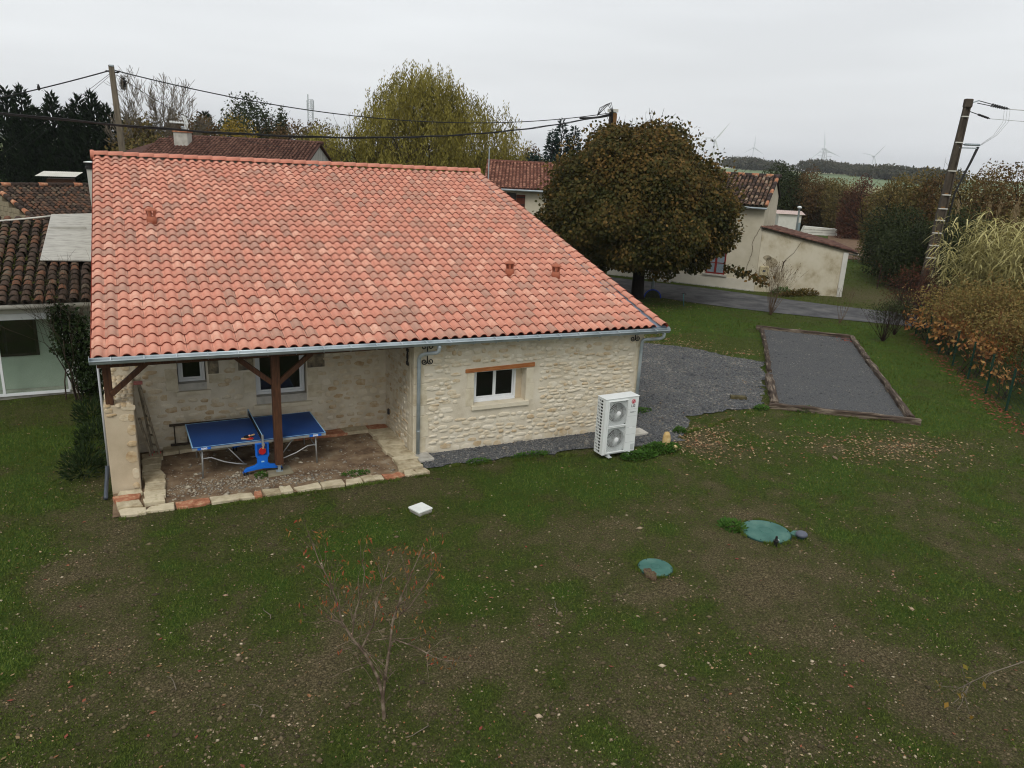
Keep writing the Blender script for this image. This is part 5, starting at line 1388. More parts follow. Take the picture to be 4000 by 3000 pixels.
# lean-to to the right
lu = unit(np.array([35.74, 30.84]) - FB)
ln_ = thing('lean_to', 'stained cream lean-to with sloping brown tiles at the right end of the roadside house', 'lean-to', (FB[0], FB[1], 0), math.atan2(lu[1], lu[0]))
LL = 4.85
M_STAINED = mat('stained_render', [(150, 138, 110), (184, 174, 150), (196, 188, 166), (200, 192, 172)], scale=1.4, stretch=(1, 1, 0.8), detail=9, rough=0.95, bump=0.15, bscale=40)
MB().add([(0.02, 0.02, -0.3), (LL, 0.02, -0.3), (LL, 5.0, -0.3), (0.02, 5.0, -0.3), (0.02, 0.02, 3.55), (LL, 0.02, 2.55), (LL, 5.0, 2.58), (0.02, 5.0, 3.6)],
         [(0, 1, 5, 4), (1, 2, 6, 5), (2, 3, 7, 6), (3, 0, 4, 7), (4, 5, 6, 7)]).build('wall', M_STAINED, ln_)
rr6 = slab_quad(MB(), [(-0.05, -0.1, 3.62), (LL + 0.5, -0.1, 2.50), (LL + 0.5, 5.2, 2.62), (-0.05, 5.2, 3.74)], 0.07).build('roof', M_OLDBASE, ln_)
old_roof(rr6, (LL + 0.5, 0.0, 2.62), (0, 5.3, 0.12), (-5.4, 0, 1.12), 24, 17, 0.22, 0.325, og, 120, M_OLD2, jit=0.06)
MB().box(LL - 0.26, LL + 0.01, -0.035, 0.018, -0.3, 2.5).build('corner_pilaster', M_WHITEW, ln_)
MB().bar((LL + 0.1, 0.3, 2.38), (LL + 0.55, 0.0, 2.42), 0.08, 0.08).build('rafter_end', M_WHITEW, ln_)
M_SMUT = mat('flaked_patch', [(128, 118, 96), (150, 140, 116), (168, 156, 132)], scale=7, rough=1.0, bump=0.3, bscale=30)
_pg = np.random.default_rng(15)
for cx, cz, rx_, rz__ in ((0.75, 1.7, 0.4, 0.3), (0.5, 1.95, 0.25, 0.18), (1.15, 0.9, 0.2, 0.35)):
    pr = [(cx + rx_ * math.cos(a) * _pg.uniform(0.7, 1.1), cz + rz__ * math.sin(a) * _pg.uniform(0.7, 1.1)) for a in np.linspace(0, 2 * PI, 15)[:-1]]
    MB().add([(x, 0.014, z) for x, z in pr] + [(x, 0.03, z) for x, z in pr], [tuple(range(14)), tuple(range(27, 13, -1))] + [(i, 14 + i, 14 + (i + 1) % 14, (i + 1) % 14) for i in range(14)]).build('flaked_render', M_SMUT, ln_)
MB().tube([(1.55, 0.005, 1.9), (1.42, 0.005, 1.75), (1.4, 0.005, 1.5), (1.35, 0.005, 1.2)], [0.02, 0.045, 0.03, 0.01], 5).build('wall_crack', M_CRACK, ln_)
MB().tube([(1.5, 0.005, 1.9), (1.9, 0.005, 2.3), (2.2, 0.005, 2.9)], 0.01, 4).build('hairline_crack', M_CRACK, ln_)
mt = thing('meter_box', 'cream utility meter box fixed on the lean-to wall', 'meter box', (FB[0] + lu[0] * 0.35, FB[1] + lu[1] * 0.35, 0.95), math.atan2(lu[1], lu[0]))
MB().box(-0.22, 0.28, -0.2, 0.0, 0.0, 0.52).build('box', mat('cream_plastic', [(178, 166, 132)], rough=0.6), mt, bevel=0.03)
MB().box(-0.06, 0.1, -0.206, -0.201, 0.2, 0.32).build('plate', M_TXT, mt)
for x in (-0.12, 0.18): MB().box(x - 0.015, x + 0.015, -0.14, -0.1, -0.24, 0.0).build('conduit', M_IRON, mt)
# --- far shed and trailer
fs = thing('white_shed', 'small white shed with pink corrugated roof beyond the lean-to', 'shed', (66.6, 65.4, 0), -0.6)
fs.scale = (0.82, 0.82, 0.85)
MB().box(-1.6, 1.4, 0, 2.4, 0, 2.4).build('wall', M_WHITEW, fs)
MB().box(1.0, 1.402, -0.004, 2.3, 0, 1.4).build('door', mat('blue_grey_door', [(120, 134, 138)], rough=0.7), fs)
V_ = []
for k in range(33):
    x = -1.95 + k * 0.12
    V_ += [(x, -0.3, 2.40 + 0.04 * (k % 2)), (x, 2.6, 2.75 + 0.04 * (k % 2))]
MB().add(V_, [(2 * k, 2 * k + 2, 2 * k + 3, 2 * k + 1) for k in range(32)]).build('roof_sheet', mat('pink_sheet', [(176, 156, 148), (196, 178, 170)], scale=3, rough=0.8), fs)
fp = thing('stove_pipe', 'grey stove pipe with white cap rising behind the lean-to roof', 'pipe', (46.6, 45.0, 0))
MB().tube([(0, 0, 0), (0, 0, 4.0)], 0.075, 10).build('pipe', M_FAN, fp, smooth=True)
MB().lathe([(0.17, 4.0), (0.17, 4.1), (0.03, 4.16)], (0, 0, 0), 12).build('cap', M_ACW, fp)
tr_ = thing('pale_trough', 'long low pale slatted trough lying beside the far hedge', 'trough', (68.6, 62.9, 0), -0.46)
tr_.scale = (0.8, 0.8, 0.8)
MB().add([(-2.3, 0, 0), (2.6, 0, 0), (2.6, 1.2, 0), (-2.3, 1.2, 0), (-2.0, 0.15, 1.15), (2.5, 0.15, 0.95), (2.5, 1.0, 0.95), (-2.0, 1.0, 1.15)], [(0, 1, 5, 4), (1, 2, 6, 5), (2, 3, 7, 6), (3, 0, 4, 7), (4, 5, 6, 7)]).build('body', M_WHITEW, tr_, bevel=0.05)
for z in (0.35, 0.7): MB().box(-2.2, 2.55, -0.02 + z * 0.1, 0.03 + z * 0.13, z, z + 0.05).build('slat', M_CONC, tr_)
# ------------------------------------------------------------------ trees and shrubs
M_BARK = mat('bark', [(40, 32, 26), (62, 52, 42), (80, 68, 56)], scale=6, stretch=(2, 2, 0.5), rough=0.95, bump=0.5, bscale=20)
M_BARKD = mat('dark_bark', [(22, 18, 14), (36, 30, 24)], scale=6, stretch=(2, 2, 0.5), rough=0.95, bump=0.4, bscale=20)
M_BARKG = mat('grey_bark', [(92, 84, 72), (120, 110, 96)], scale=6, rough=0.95)
def leafmat(name, stops, ns=0.5, tr=0.25, rnd=0.6): return mat(name, stops, scale=ns, detail=3, rough=0.75, rnd=rnd, translucent=tr, spec=0.2)
L_LIND = leafmat('linden_leaf', [(36, 44, 17), (50, 55, 22), (64, 62, 26), (78, 70, 31), (99, 79, 37), (124, 95, 50), (144, 118, 70)], 0.6)
L_WILL = leafmat('willow_leaf', [(60, 56, 21), (94, 88, 35), (128, 119, 50), (154, 145, 71), (120, 101, 49)], 0.35)
L_CON = leafmat('cypress_leaf', [(14, 24, 12), (22, 36, 18), (30, 46, 24), (40, 54, 30)], 0.4, 0.1)
L_BLUE = leafmat('fir_needle', [(18, 34, 28), (28, 48, 40), (38, 60, 50)], 0.4, 0.1)
L_OAK = leafmat('oak_leaf', [(30, 40, 16), (44, 54, 22), (58, 66, 30)], 0.5)
L_YEL = leafmat('yellow_leaf', [(110, 92, 28), (136, 114, 40), (154, 134, 58)], 0.5)
L_BRN = leafmat('russet_leaf', [(66, 50, 28), (88, 66, 36), (104, 78, 44), (80, 74, 38), (116, 88, 52)], 0.35)
L_OLV = leafmat('olive_autumn_leaf', [(64, 61, 31), (86, 80, 42), (106, 94, 50), (118, 98, 56), (92, 74, 45)], 0.35)
L_DKG = leafmat('dark_green_leaf', [(34, 44, 20), (48, 58, 28), (64, 70, 36)], 0.4)
L_RED = leafmat('red_brown_leaf', [(66, 40, 28), (86, 52, 36), (100, 66, 44)], 0.5)
L_VINE = leafmat('vine_leaf', [(128, 78, 40), (156, 104, 58), (182, 140, 84), (118, 66, 36), (112, 94, 46)], 1.5)
L_REED = leafmat('cane_leaf', [(132, 126, 74), (164, 156, 100), (190, 182, 128), (206, 198, 150)], 0.6, 0.3)
L_FEATH = leafmat('feathery_leaf', [(84, 80, 42), (110, 100, 54), (134, 112, 64), (152, 124, 78)], 0.6)
L_IVY = leafmat('ivy_leaf', [(22, 34, 14), (36, 52, 22), (52, 68, 32)], 1.0)
L_HERB = leafmat('herb_leaf', [(44, 74, 22), (62, 96, 32), (82, 114, 44)], 2.0)
L_PCH = leafmat('peach_leaf', [(112, 66, 36), (134, 84, 46), (136, 106, 56), (146, 60, 46), (104, 92, 46)], 3.0)

def crown_leaves(parent, blobs, n, size, material, g, shell=0.65, amp=0.22, k=18, name='crown', zmin=0.3, droop=0.3, asp=0.62):
    tot = sum(b[3] * b[4] * b[5] for b in blobs)
    Ps, Ns = [], []
    for cx, cy, cz, rx, ry, rz_ in blobs:
        P, N = crown_points(max(60, int(n * rx * ry * rz_ / tot)), (cx, cy, cz), (rx, ry, rz_), g, shell, amp, k, zmin)
        Ps.append(P); Ns.append(N)
    P, N = np.concatenate(Ps), np.concatenate(Ns)
    T = unit(N * 0.5 + rand_dirs(len(P), g) * 0.8 + np.array([0, 0, -droop]))
    NN = unit(N + rand_dirs(len(P), g) * 0.7 + np.array([0, 0, 0.4]))
    s_ = size * g.uniform(0.65, 1.25, len(P))
    return leaf_obj(name, P, T, NN, s_, s_ * asp, material, parent, g=g)

def bushy(name, label, xy, top, rad, leaf, n, size, g, cat='tree', group=None, trunk=None, zc=None, rz_=None, blobs=5, trunk_mat=None, shell=0.55, z0=-0.05):
    t = thing(name, label, cat, (xy[0], xy[1], z0), 0, group)
    top = top - z0
    h = top; base = (h * 0.18 if trunk is None else trunk)
    bl = []
    zc = zc or (base + h) / 2; rz_ = rz_ or (h - base) / 2
    for k in range(blobs):
        a = 2 * PI * k / blobs + g.uniform(0, 1); q = g.uniform(0.25, 0.55) if k else 0
        sc = g.uniform(0.55, 0.75) if k else 0.85
        zz = zc + (g.uniform(-0.35, 0.35) * rz_ if k else 0.1 * rz_)
        rzz = min(rz_ * sc, h - zz)
        bl.append((q * rad * math.cos(a), q * rad * math.sin(a), zz, rad * sc, rad * sc, rzz))
    segs, tips = [], []
    grow((0, 0, 0), (0, 0, 1), h * 0.5, max(0.05, h * 0.02), 2, g, segs, tips, nseg=4, kids=3, spread=0.9)
    segs_obj('trunk', segs, trunk_mat or M_BARKD, t, 6)
    crown_leaves(t, bl, n, size, leaf, g, shell=shell, zmin=max(0.05, base * 0.5))
    return t

def conifer(name, label, xy, top, rad, leaf, n, g, group=None, feather=1.0, size=0.45):
    t = thing(name, label, 'conifer', (xy[0], xy[1], -0.05), 0, group)
    segs_obj('trunk', [((0, 0, 0), (0, 0, top * 0.96), 0.16, 0.03)], M_BARKD, t, 7)
    z = top * (1 - g.random(n) ** 0.62 * 0.97)
    a = g.uniform(0, 2 * PI, n)
    lob = 1 + 0.22 * np.sin(a * 3 + z * 2.1 + g.random() * 6) + 0.15 * np.sin(a * 7 - z * 3.3)
    r = rad * np.clip((top - z) / top * 1.5, 0, 1) ** 0.75 * lob * (0.55 + 0.45 * g.random(n) ** 0.5)
    P = np.c_[r * np.cos(a), r * np.sin(a), z]
    out = np.c_[np.cos(a), np.sin(a), np.zeros(n)]
    T = unit(out * 0.8 + np.array([0, 0, 0.85 * feather]) + rand_dirs(n, g) * 0.45)
    NN = unit(out + rand_dirs(n, g) * 0.6)
    s_ = size * g.uniform(0.6, 1.3, n)
    leaf_obj('crown', P, T, NN, s_, s_ * 0.30, leaf, t, g=g)
    return t

def bare_tree(name, label, xy, top, g, m_, lean=(0, 0), group=None, depth=4, spread=0.62, r=None):
    t = thing(name, label, 'tree', (xy[0], xy[1], -0.05), 0, group)
    segs, tips = [], []
    grow((0, 0, 0), (lean[0], lean[1], 1), top * 0.42, r or top * 0.012, depth, g, segs, tips, nseg=3, wig=0.10, spread=spread, kids=3, up=0.12, shrink=0.62, rshrink=0.66, start=0.6)
    segs[:] = [(a, b, max(ra, 0.015), max(rb, 0.010)) for a, b, ra, rb in segs]
    segs_obj('branches', segs, m_, t, 5)
    return t, tips

# big clipped linden by the road
vg = np.random.default_rng(77)
lt = thing('linden_tree', 'big round russet linden tree standing by the road beyond the salmon roof', 'tree', (23.35, 32.7, -0.05))
segs, tips = [], []
segs.append(((0.02, 0, 0), (0, 0, 0.25), 0.42, 0.33)); segs.append(((0, 0, 0.25), (0, 0.02, 1.5), 0.33, 0.30)); segs.append(((0, 0.02, 1.5), (0, 0.02, 2.2), 0.30, 0.34))
for k in range(9):
    a = 2 * PI * k / 9 + vg.uniform(0, 0.5)
    grow((0, 0.02, 1.9), (math.cos(a), math.sin(a), vg.uniform(0.5, 1.3)), 3.2, 0.17, 2, vg, segs, tips, nseg=4, wig=0.15, kids=3, spread=0.7)
grow((0, 0.02, 2.0), (0, 0, 1), 3.6, 0.22, 2, vg, segs, tips)
segs_obj('trunk', segs, M_BARKD, lt, 8)
n = 78000
d_ = rand_dirs(n, vg)
lob = lumpy(d_, vg, 46, 0.17, 24)
R3 = np.where(d_[:, 2:3] > 0, np.array([[4.9, 4.9, 4.35]]), np.array([[4.9, 4.9, 3.3]]))
rad = lob * (0.74 + 0.26 * vg.random(n) ** 0.5)
P = np.array([-0.4, 0.15, 4.4]) + d_ * R3 * rad[:, None]
keep = (P[:, 2] > 1.75 + 0.6 * vg.random(n) - 0.75 * (np.hypot(P[:, 0], P[:, 1]) > 2.6)) 
P, dd = P[keep], d_[keep]
T = unit(dd * 0.35 + rand_dirs(len(P), vg) * 0.7 + np.array([0, 0, -0.55])); NN = unit(dd + rand_dirs(len(P), vg) * 0.55)
s_ = vg.uniform(0.12, 0.22, len(P))
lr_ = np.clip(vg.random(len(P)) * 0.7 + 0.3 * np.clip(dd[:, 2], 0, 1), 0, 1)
# loose outer leaves break the outline
no_ = 5200
do_ = rand_dirs(no_, vg); do_ = do_[(do_[:, 2] > -0.55) & (fbm(do_[:, 0] * 4 + 9, do_[:, 1] * 4 + do_[:, 2] * 3, 2) > 0.5)]
R3o = np.where(do_[:, 2:3] > 0, np.array([[4.9, 4.9, 4.35]]), np.array([[4.9, 4.9, 3.3]]))
Po = np.array([-0.4, 0.15, 4.4]) + do_ * R3o * vg.uniform(0.96, 1.1, (len(do_), 1))
P = np.concatenate([P, Po]); T = np.concatenate([T, unit(do_ + rand_dirs(len(do_), vg))]); NN = np.concatenate([NN, rand_dirs(len(do_), vg)]); s_ = np.r_[s_, vg.uniform(0.12, 0.2, len(do_))]; lr_ = np.r_[lr_, vg.random(len(do_))]
# sparse inner mass and drooping side twig
P2, N2 = crown_points(9000, (-0.4, 0.15, 4.5), (3.8, 3.8, 2.8), vg, 0.3, 0.1)
leaf_obj('inner_leaves', P2, rand_dirs(len(P2), vg), rand_dirs(len(P2), vg), 0.3, 0.25, L_LIND, lt, g=vg)
tw = []
for k in range(26):
    t_ = k / 25
    base_ = np.array([3.9, -1.9, 1.95]) * (1 - t_) + np.array([6.0, -2.95, 1.2]) * t_
    for j in range(7): tw.append(base_ + vg.normal(size=3) * np.array([0.16, 0.16, 0.13]))
tw = np.array(tw)
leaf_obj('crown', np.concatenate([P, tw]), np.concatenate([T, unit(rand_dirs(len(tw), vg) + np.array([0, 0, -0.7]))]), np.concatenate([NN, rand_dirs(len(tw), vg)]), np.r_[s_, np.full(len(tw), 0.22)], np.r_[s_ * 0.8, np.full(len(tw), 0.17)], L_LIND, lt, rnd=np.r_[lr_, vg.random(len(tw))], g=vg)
fine = []
for k in range(46):
    a = vg.uniform(0, 2 * PI); q = vg.uniform(0, 3.4)
    p = np.array([q * math.cos(a) - 0.25, q * math.sin(a), 8.35 - 0.16 * q * q * 0.75])
    fine.append((p, p + np.array([vg.normal() * 0.08, vg.normal() * 0.08, vg.uniform(0.35, 0.95)]), 0.009, 0.003))
segs_obj('water_shoots', fine, M_BARKD, lt, 4)

# corkscrew willow behind the ridge
wt = thing('willow_tree', 'tall yellow-green twisted willow rising behind the ridge', 'tree', (19.2, 55.2, -0.05))
segs, tips = [], []
for k in range(7):
    a = 2 * PI * k / 7 + vg.uniform(0, 0.6)
    grow((0, 0, 1.0), (0.6 * math.cos(a), 0.6 * math.sin(a), 1), 5.2, 0.2, 2, vg, segs, tips, nseg=6, wig=0.28, kids=3, spread=0.8)
segs.append(((0, 0, 0), (0, 0, 1.1), 0.4, 0.34))
segs_obj('trunk', segs, M_BARK, wt, 7)
blobs = [(0.3, 0, 8.0, 4.3, 4.3, 4.6), (-4.3, 1.8, 6.3, 3.0, 3.0, 2.6), (-2.2, 0.6, 8.0, 3.0, 3.0, 2.6), (3.8, -1.8, 7.4, 3.2, 3.2, 3.6), (0.4, -0.3, 10.2, 3.0, 3.0, 2.7), (-5.2, 2.4, 4.8, 2.0, 2.2, 2.4), (4.8, -2.3, 5.0, 2.2, 2.4, 3.0), (0, -2, 5.0, 4.5, 3.0, 2.5), (1.9, -0.8, 9.6, 2.2, 2.2, 2.3)]
wg = np.random.default_rng(23)
blobs = [(a, b, c, d * 0.9, e * 0.9, f * 0.9) for a, b, c, d, e, f in blobs]
for k in range(22):
    a, b, c, d, e, f = blobs[wg.integers(9)]; q = rand_dirs(1, wg)[0]; q[2] = abs(q[2]) * 0.8; r_ = wg.uniform(0.9, 1.7)
    blobs.append((a + q[0] * d, b + q[1] * e, c + q[2] * f * 0.95, r_, r_, r_ * 0.8))
Ps = []
for cx, cy, cz, rx, ry, rz_ in blobs:
    P, N = crown_points(int(30 * rx * ry * rz_), (cx, cy, cz), (rx * 1.04, ry * 1.04, rz_ * 1.05), vg, 0.5, 0.5, 34)
    Ps.append(P)
P = np.concatenate(Ps)
# every seed point carries a hanging spray of narrow leaves
K = 14
hang = np.repeat(P, K, 0)
step = np.tile(np.arange(K), len(P))
hang = hang + np.c_[np.sin(step * 0.9 + np.repeat(vg.uniform(0, 6, len(P)), K)) * 0.10, np.cos(step * 0.8 + np.repeat(vg.uniform(0, 6, len(P)), K)) * 0.10, -step * 0.085]
hang += vg.normal(size=hang.shape) * 0.05
T = unit(rand_dirs(len(hang), vg) * 0.6 + np.array([0, 0, -1.0]))
leaf_obj('crown', hang, T, rand_dirs(len(hang), vg), vg.uniform(0.16, 0.3, len(hang)), 0.065, L_WILL, wt, rnd=np.clip(np.repeat(vg.random(len(P)), K) * 0.8 + vg.random(len(hang)) * 0.2, 0, 1), g=vg)

# dark conifers at the left
cl = ['leftmost dark conifer at the picture edge, tall feathery tip', 'tall dark conifer second from the left edge', 'shorter dark conifer third from the left edge', 'dark conifer with pointed tip above the white shed roof',
      'low dark conifer in the dip between two pointed tips', 'dark conifer with twin tips left of the wooden pole', 'tall dark conifer just left of the wooden pole', 'dark conifer directly behind the wooden pole']
for k, (x, y, tp) in enumerate([(-7.45, 68.5, 9.8), (-6.5, 68.0, 9.9), (-5.75, 67.3, 8.6), (-4.6, 67.1, 9.6), (-3.5, 66.4, 8.7), (-2.85, 66.2, 9.5), (-2.0, 65.8, 9.8), (-1.1, 65.3, 9.0)]):
    conifer('conifer_tree', cl[k], (x, y), tp, 1.55, L_CON, 5200, vg, 'row of dark conifers at left')
for k, (x, y, tp, lb) in enumerate([(0.2, 67.8, 8.3, 'dark rounded conifer right of the wooden pole'), (5.8, 68.6, 9.1, 'dark cypress between brown tree and yellow tree'), (3.6, 70.0, 8.2, 'dark cypress behind the brown-roofed house end'), (1.8, 69.5, 7.8, 'low dark conifer behind the bare trees')]):
    conifer('conifer_tree', lb, (x, y), tp, 1.7, L_CON, 4200, vg, 'row of dark conifers at left')
# bare trees with a nest ball
t1, tp1 = bare_tree('bare_tree', 'leafless tree with a dark clump in its crown, right of the wooden pole', (0.7, 64.5), 12.9, np.random.default_rng(3), M_BARKG, r=0.13)
t2, tp2 = bare_tree('bare_tree', 'leafless broad tree without any dark clump, left of the chimney', (3.0, 63.8), 12.2, np.random.default_rng(14), M_BARKG, r=0.12)
P, N = crown_points(500, (-0.5, 1.2, 10.6), (0.26, 0.26, 0.5), vg, 0.2)
leaf_obj('dark_clump', P, rand_dirs(len(P), vg), rand_dirs(len(P), vg), 0.16, 0.05, M_BARKD, t1, g=vg)
def tw_tree(lb, xy, tp, leaf, n, seed, size=0.24, r=0.09):
    t, tips = bare_tree('thin_leaved_tree', lb, xy, tp, np.random.default_rng(seed), M_BARKG, r=r, depth=4)
    P = np.array([p for p, d in tips]); g = np.random.default_rng(seed + 1)
    P = P[g.integers(len(P), size=n)] + g.normal(size=(n, 3)) * 0.22
    leaf_obj('crown', P, rand_dirs(n, g), rand_dirs(n, g), size, size * 0.6, leaf, t, g=g)
tw_tree('half-bare brown tree behind the wooden pole', (2.3, 66.5), 9.0, L_OLV, 4500, 40)
tw_tree('thin olive tree left of the chimney', (0.6, 62.0), 7.6, L_OLV, 3000, 42)
tw_tree('thin russet tree behind the chimney', (4.3, 67.0), 8.8, L_BRN, 3500, 44)
spec = [('broadleaf_tree', 'dark green oak standing tallest right of the yellow tree', (11.5, 89.3), 11.9, 4.0, L_OAK, 9000, 0.42),
        ('broadleaf_tree', 'yellow willow-like tree in front of the dark oak', (8.7, 76.1), 9.6, 2.3, L_YEL, 7000, 0.3),
        ('broadleaf_tree', 'small dark treetop left of the radio mast', (16.8, 97.8), 11.5, 1.1, L_OAK, 2500, 0.4),
        ('broadleaf_tree', 'russet tree right of the dark oak', (14.0, 88.0), 9.6, 2.9, L_BRN, 7000, 0.36),
        ('broadleaf_tree', 'russet tree below the radio mast', (16.2, 86.9), 9.9, 2.9, L_BRN, 7000, 0.36),
        ('broadleaf_tree', 'brown tree between the radio mast and the willow', (19.2, 91.0), 9.6, 2.6, L_BRN, 6000, 0.36),
        ('broadleaf_tree', 'olive bush at the left foot of the willow', (16.3, 75.2), 9.3, 1.9, L_OLV, 4500, 0.3),
        ('broadleaf_tree', 'brown bush behind the end of the brown roof', (13.0, 80.0), 8.4, 2.6, L_BRN, 5000, 0.34),
        ('broadleaf_tree', 'brown treetop right of the willow', (37.9, 81.6), 8.6, 2.4, L_BRN, 5000, 0.36),
        ('broadleaf_tree', 'russet treetop left of the blue-green firs', (41.9, 81.9), 8.5, 2.6, L_BRN, 5000, 0.36),
        ('broadleaf_tree', 'green tree rising right of the lichened roof', (70.0, 71.2), 8.4, 3.2, L_OAK, 9000, 0.32),
        ('broadleaf_tree', 'reddish-brown bush right of the green tree', (73.0, 69.7), 7.4, 3.0, L_BRN, 7000, 0.3),
        ('broadleaf_tree', 'olive bush below the wind turbines', (75.7, 68.4), 6.3, 2.9, L_OLV, 6000, 0.3),
        ('broadleaf_tree', 'rust-coloured bush left of the tall concrete pole', (74.0, 64.4), 6.5, 3.0, L_OLV, 6000, 0.3),
        ('broadleaf_tree', 'dark red shrub tree on the skyline left of the concrete pole', (70.0, 59.2), 7.2, 2.1, L_RED, 5000, 0.28),
        ('broadleaf_tree', 'olive bush in the long hedge behind the white shed', (82.5, 82.0), 6.4, 3.4, L_OLV, 6000, 0.28),
        ('broadleaf_tree', 'brown bush in the long hedge above the ploughed plot', (86.5, 68.5), 4.8, 3.4, L_OLV, 6000, 0.28),
        ('broadleaf_tree', 'dark bush low in the hedge behind the pale trough', (83.0, 76.0), 5.0, 3.4, L_DKG, 5000, 0.34),
        ('broadleaf_tree', 'dark bush low in the hedge right of the pale trough', (83.5, 71.0), 4.6, 3.2, L_DKG, 5000, 0.34),
        ('broadleaf_tree', 'dark low bush at the right end of the long hedge', (88.5, 66.5), 4.8, 3.6, L_DKG, 5000, 0.34),
        ('broadleaf_tree', 'olive bush filling the long hedge below the red shrub', (84.5, 65.0), 6.0, 3.4, L_OLV, 5000, 0.34),
        ('broadleaf_tree', 'tawny bush in the long hedge below the pylon', (81.5, 73.8), 6.6, 3.2, L_BRN, 6000, 0.32),
        ('broadleaf_tree', 'yellowing bush behind the ridge of the lichened roof', (74.0, 84.0), 4.0, 2.8, L_YEL, 5000, 0.34),
        ('broadleaf_tree', 'olive bush far behind the linden', (66.0, 84.0), 3.6, 2.6, L_OLV, 4000, 0.34),
        ('broadleaf_tree', 'olive autumn tree left of the concrete pole', (53.6, 42.5), 6.6, 2.6, L_OLV, 9000, 0.26),
        ('broadleaf_tree', 'bronze autumn tree directly behind the concrete pole', (51.7, 39.0), 7.4, 2.7, L_OLV, 9000, 0.26),
        ('broadleaf_tree', 'bronze tree right of the concrete pole', (51.5, 36.9), 7.2, 2.6, L_BRN, 9000, 0.26),
        ('broadleaf_tree', 'tall bronze tree behind the pale canes', (49.6, 33.3), 8.0, 2.7, L_OLV, 9000, 0.26),
        ('broadleaf_tree', 'tall thin-topped tree at the right picture edge', (47.6, 29.9), 8.8, 2.5, L_BRN, 8000, 0.24),
        ('broadleaf_tree', 'dark green tree over the ploughed plot edge', (46.3, 35.2), 5.0, 2.3, L_DKG, 9000, 0.22),
        ('broadleaf_tree', 'dark green bush left of the concrete pole foot', (43.2, 32.6), 4.2, 1.9, L_DKG, 8000, 0.2),
        ('broadleaf_tree', 'deep green tree between the concrete pole and the canes', (44.5, 30.0), 5.4, 2.5, L_DKG, 8000, 0.22),
        ('broadleaf_tree', 'dim green bush behind the canes at the right edge', (44.5, 26.0), 6.6, 2.4, L_OLV, 8000, 0.22)]
for nm, lb, xy, tp, rd_, lf, n, sz in spec:
    bushy(nm, lb, xy, tp, rd_, lf, int(n * 1.7), sz * 0.72, vg, group='background trees', trunk=-0.22 * tp)
for k, (x, y, tp, lb) in enumerate([(35.9, 65.9, 9.5, 'leftmost of the three dark blue-green firs'), (37.1, 66.4, 10.4, 'tallest middle one of the three blue-green firs'), (38.2, 65.9, 9.9, 'rightmost of the three dark blue-green firs')]):
    conifer('fir_tree', lb, (x, y), tp, 1.5 if k == 1 else 1.15, L_BLUE, 4000, vg, 'three blue-green firs', feather=0.3, size=0.4)
for x, y, lb in [(26.5, 60.6, 'left part of the clipped green thuja hedge behind the mast'), (28.4, 59.6, 'middle thuja of the green hedge over the pink roof'), (30.2, 58.7, 'right thuja of the green hedge over the pink roof'), (32.0, 57.8, 'last thuja of the green hedge, beside the linden')]:
    bushy('thuja_hedge', lb, (x, y), 7.4, 1.5, L_BLUE, 5000, 0.3, vg, cat='hedge', group='thuja hedge', trunk=0.5)
bushy('broadleaf_tree', 'orange bush touching the left side of the linden', (27.5, 48.0), 6.9, 0.9, L_VINE, 2500, 0.2, vg, group='background trees', trunk=1.0)
# long hedge mass at far right and far tree lines
far = [(289, 325, 12.5, 9, 'far dark tree clump left of the green tree'), (280, 307, 12.7, 8, 'far round tree on the field edge'), (301, 319, 11.4, 12, 'far low tree line under the second wind turbine'), (340, 380, 12.0, 16, 'far tree line beyond the field'),
       (295, 277, 12.7, 11, 'far wooded knoll under the lattice pylon'), (316, 289, 12.0, 9, 'far trees right of the wooded knoll'), (338, 301, 12.0, 6, 'far single round tree on the skyline'), (315, 268, 11.3, 9, 'far trees under the last wind turbine'),
       (283, 228, 11.3, 10, 'far wood left of the concrete pole'), (280, 218, 10.5, 9, 'far wood behind the concrete pole'), (269, 201, 10.1, 9, 'far wood right of the concrete pole'), (255, 185, 9.5, 10, 'far wood at the right picture edge'), (300, 252, 10.5, 10, 'far low wood between the round trees'), (330, 345, 9.5, 14, 'far low hedge line across the pale field')]
L_FAR = leafmat('far_leaf', [(44, 50, 36), (60, 64, 46), (74, 71, 50), (82, 71, 52)], 0.05)
FK = 1.5
for x, y, tp, rd_, lb in far:
    bushy('far_tree', lb, (x * FK, y * FK), CAM_H + (tp - CAM_H) * FK * 0.97, rd_ * FK * 1.0, L_FAR, 2600, 1.7, vg, group='far tree lines', trunk=0.5, blobs=6, z0=rise(FK * (x * FWD[0] + y * FWD[1])) - 0.3)

# ------------------------------------------------------------------ hedge side: canes, vines, thickets
cn = thing('giant_canes', 'clump of tall pale yellow giant canes beside the concrete pole', 'canes', (33.75, 20.8, -0.05))
segs, LP, LT, LN, LL_ = [], [], [], [], []
for k in range(260):
    t_ = vg.random(); base_ = np.array([2.0, 3.2]) * (1 - t_) + np.array([0.6, -3.8]) * t_ + vg.normal(size=2) * np.array([0.75, 0.5])
    h = vg.uniform(3.6, 5.4) if k > 8 else vg.uniform(5.4, 6.1)
    top = np.array([*base_, 0]) + np.array([vg.normal() * 0.35, vg.normal() * 0.35, h])
    b3 = np.array([*base_, 0.0])
    mid = (b3 + top) / 2 + np.array([*(vg.normal(size=2) * 0.12), 0])
    segs += [(b3, mid, 0.016, 0.013), (mid, top, 0.013, 0.006)]
    for j in range(24):
        f = vg.uniform(0.25, 1.0); p = b3 * (1 - f) + top * f
        a = vg.uniform(0, 2 * PI); LP.append(p); LT.append((math.cos(a), math.sin(a), vg.uniform(-0.2, 0.9))); LL_.append(vg.uniform(0.45, 0.85))
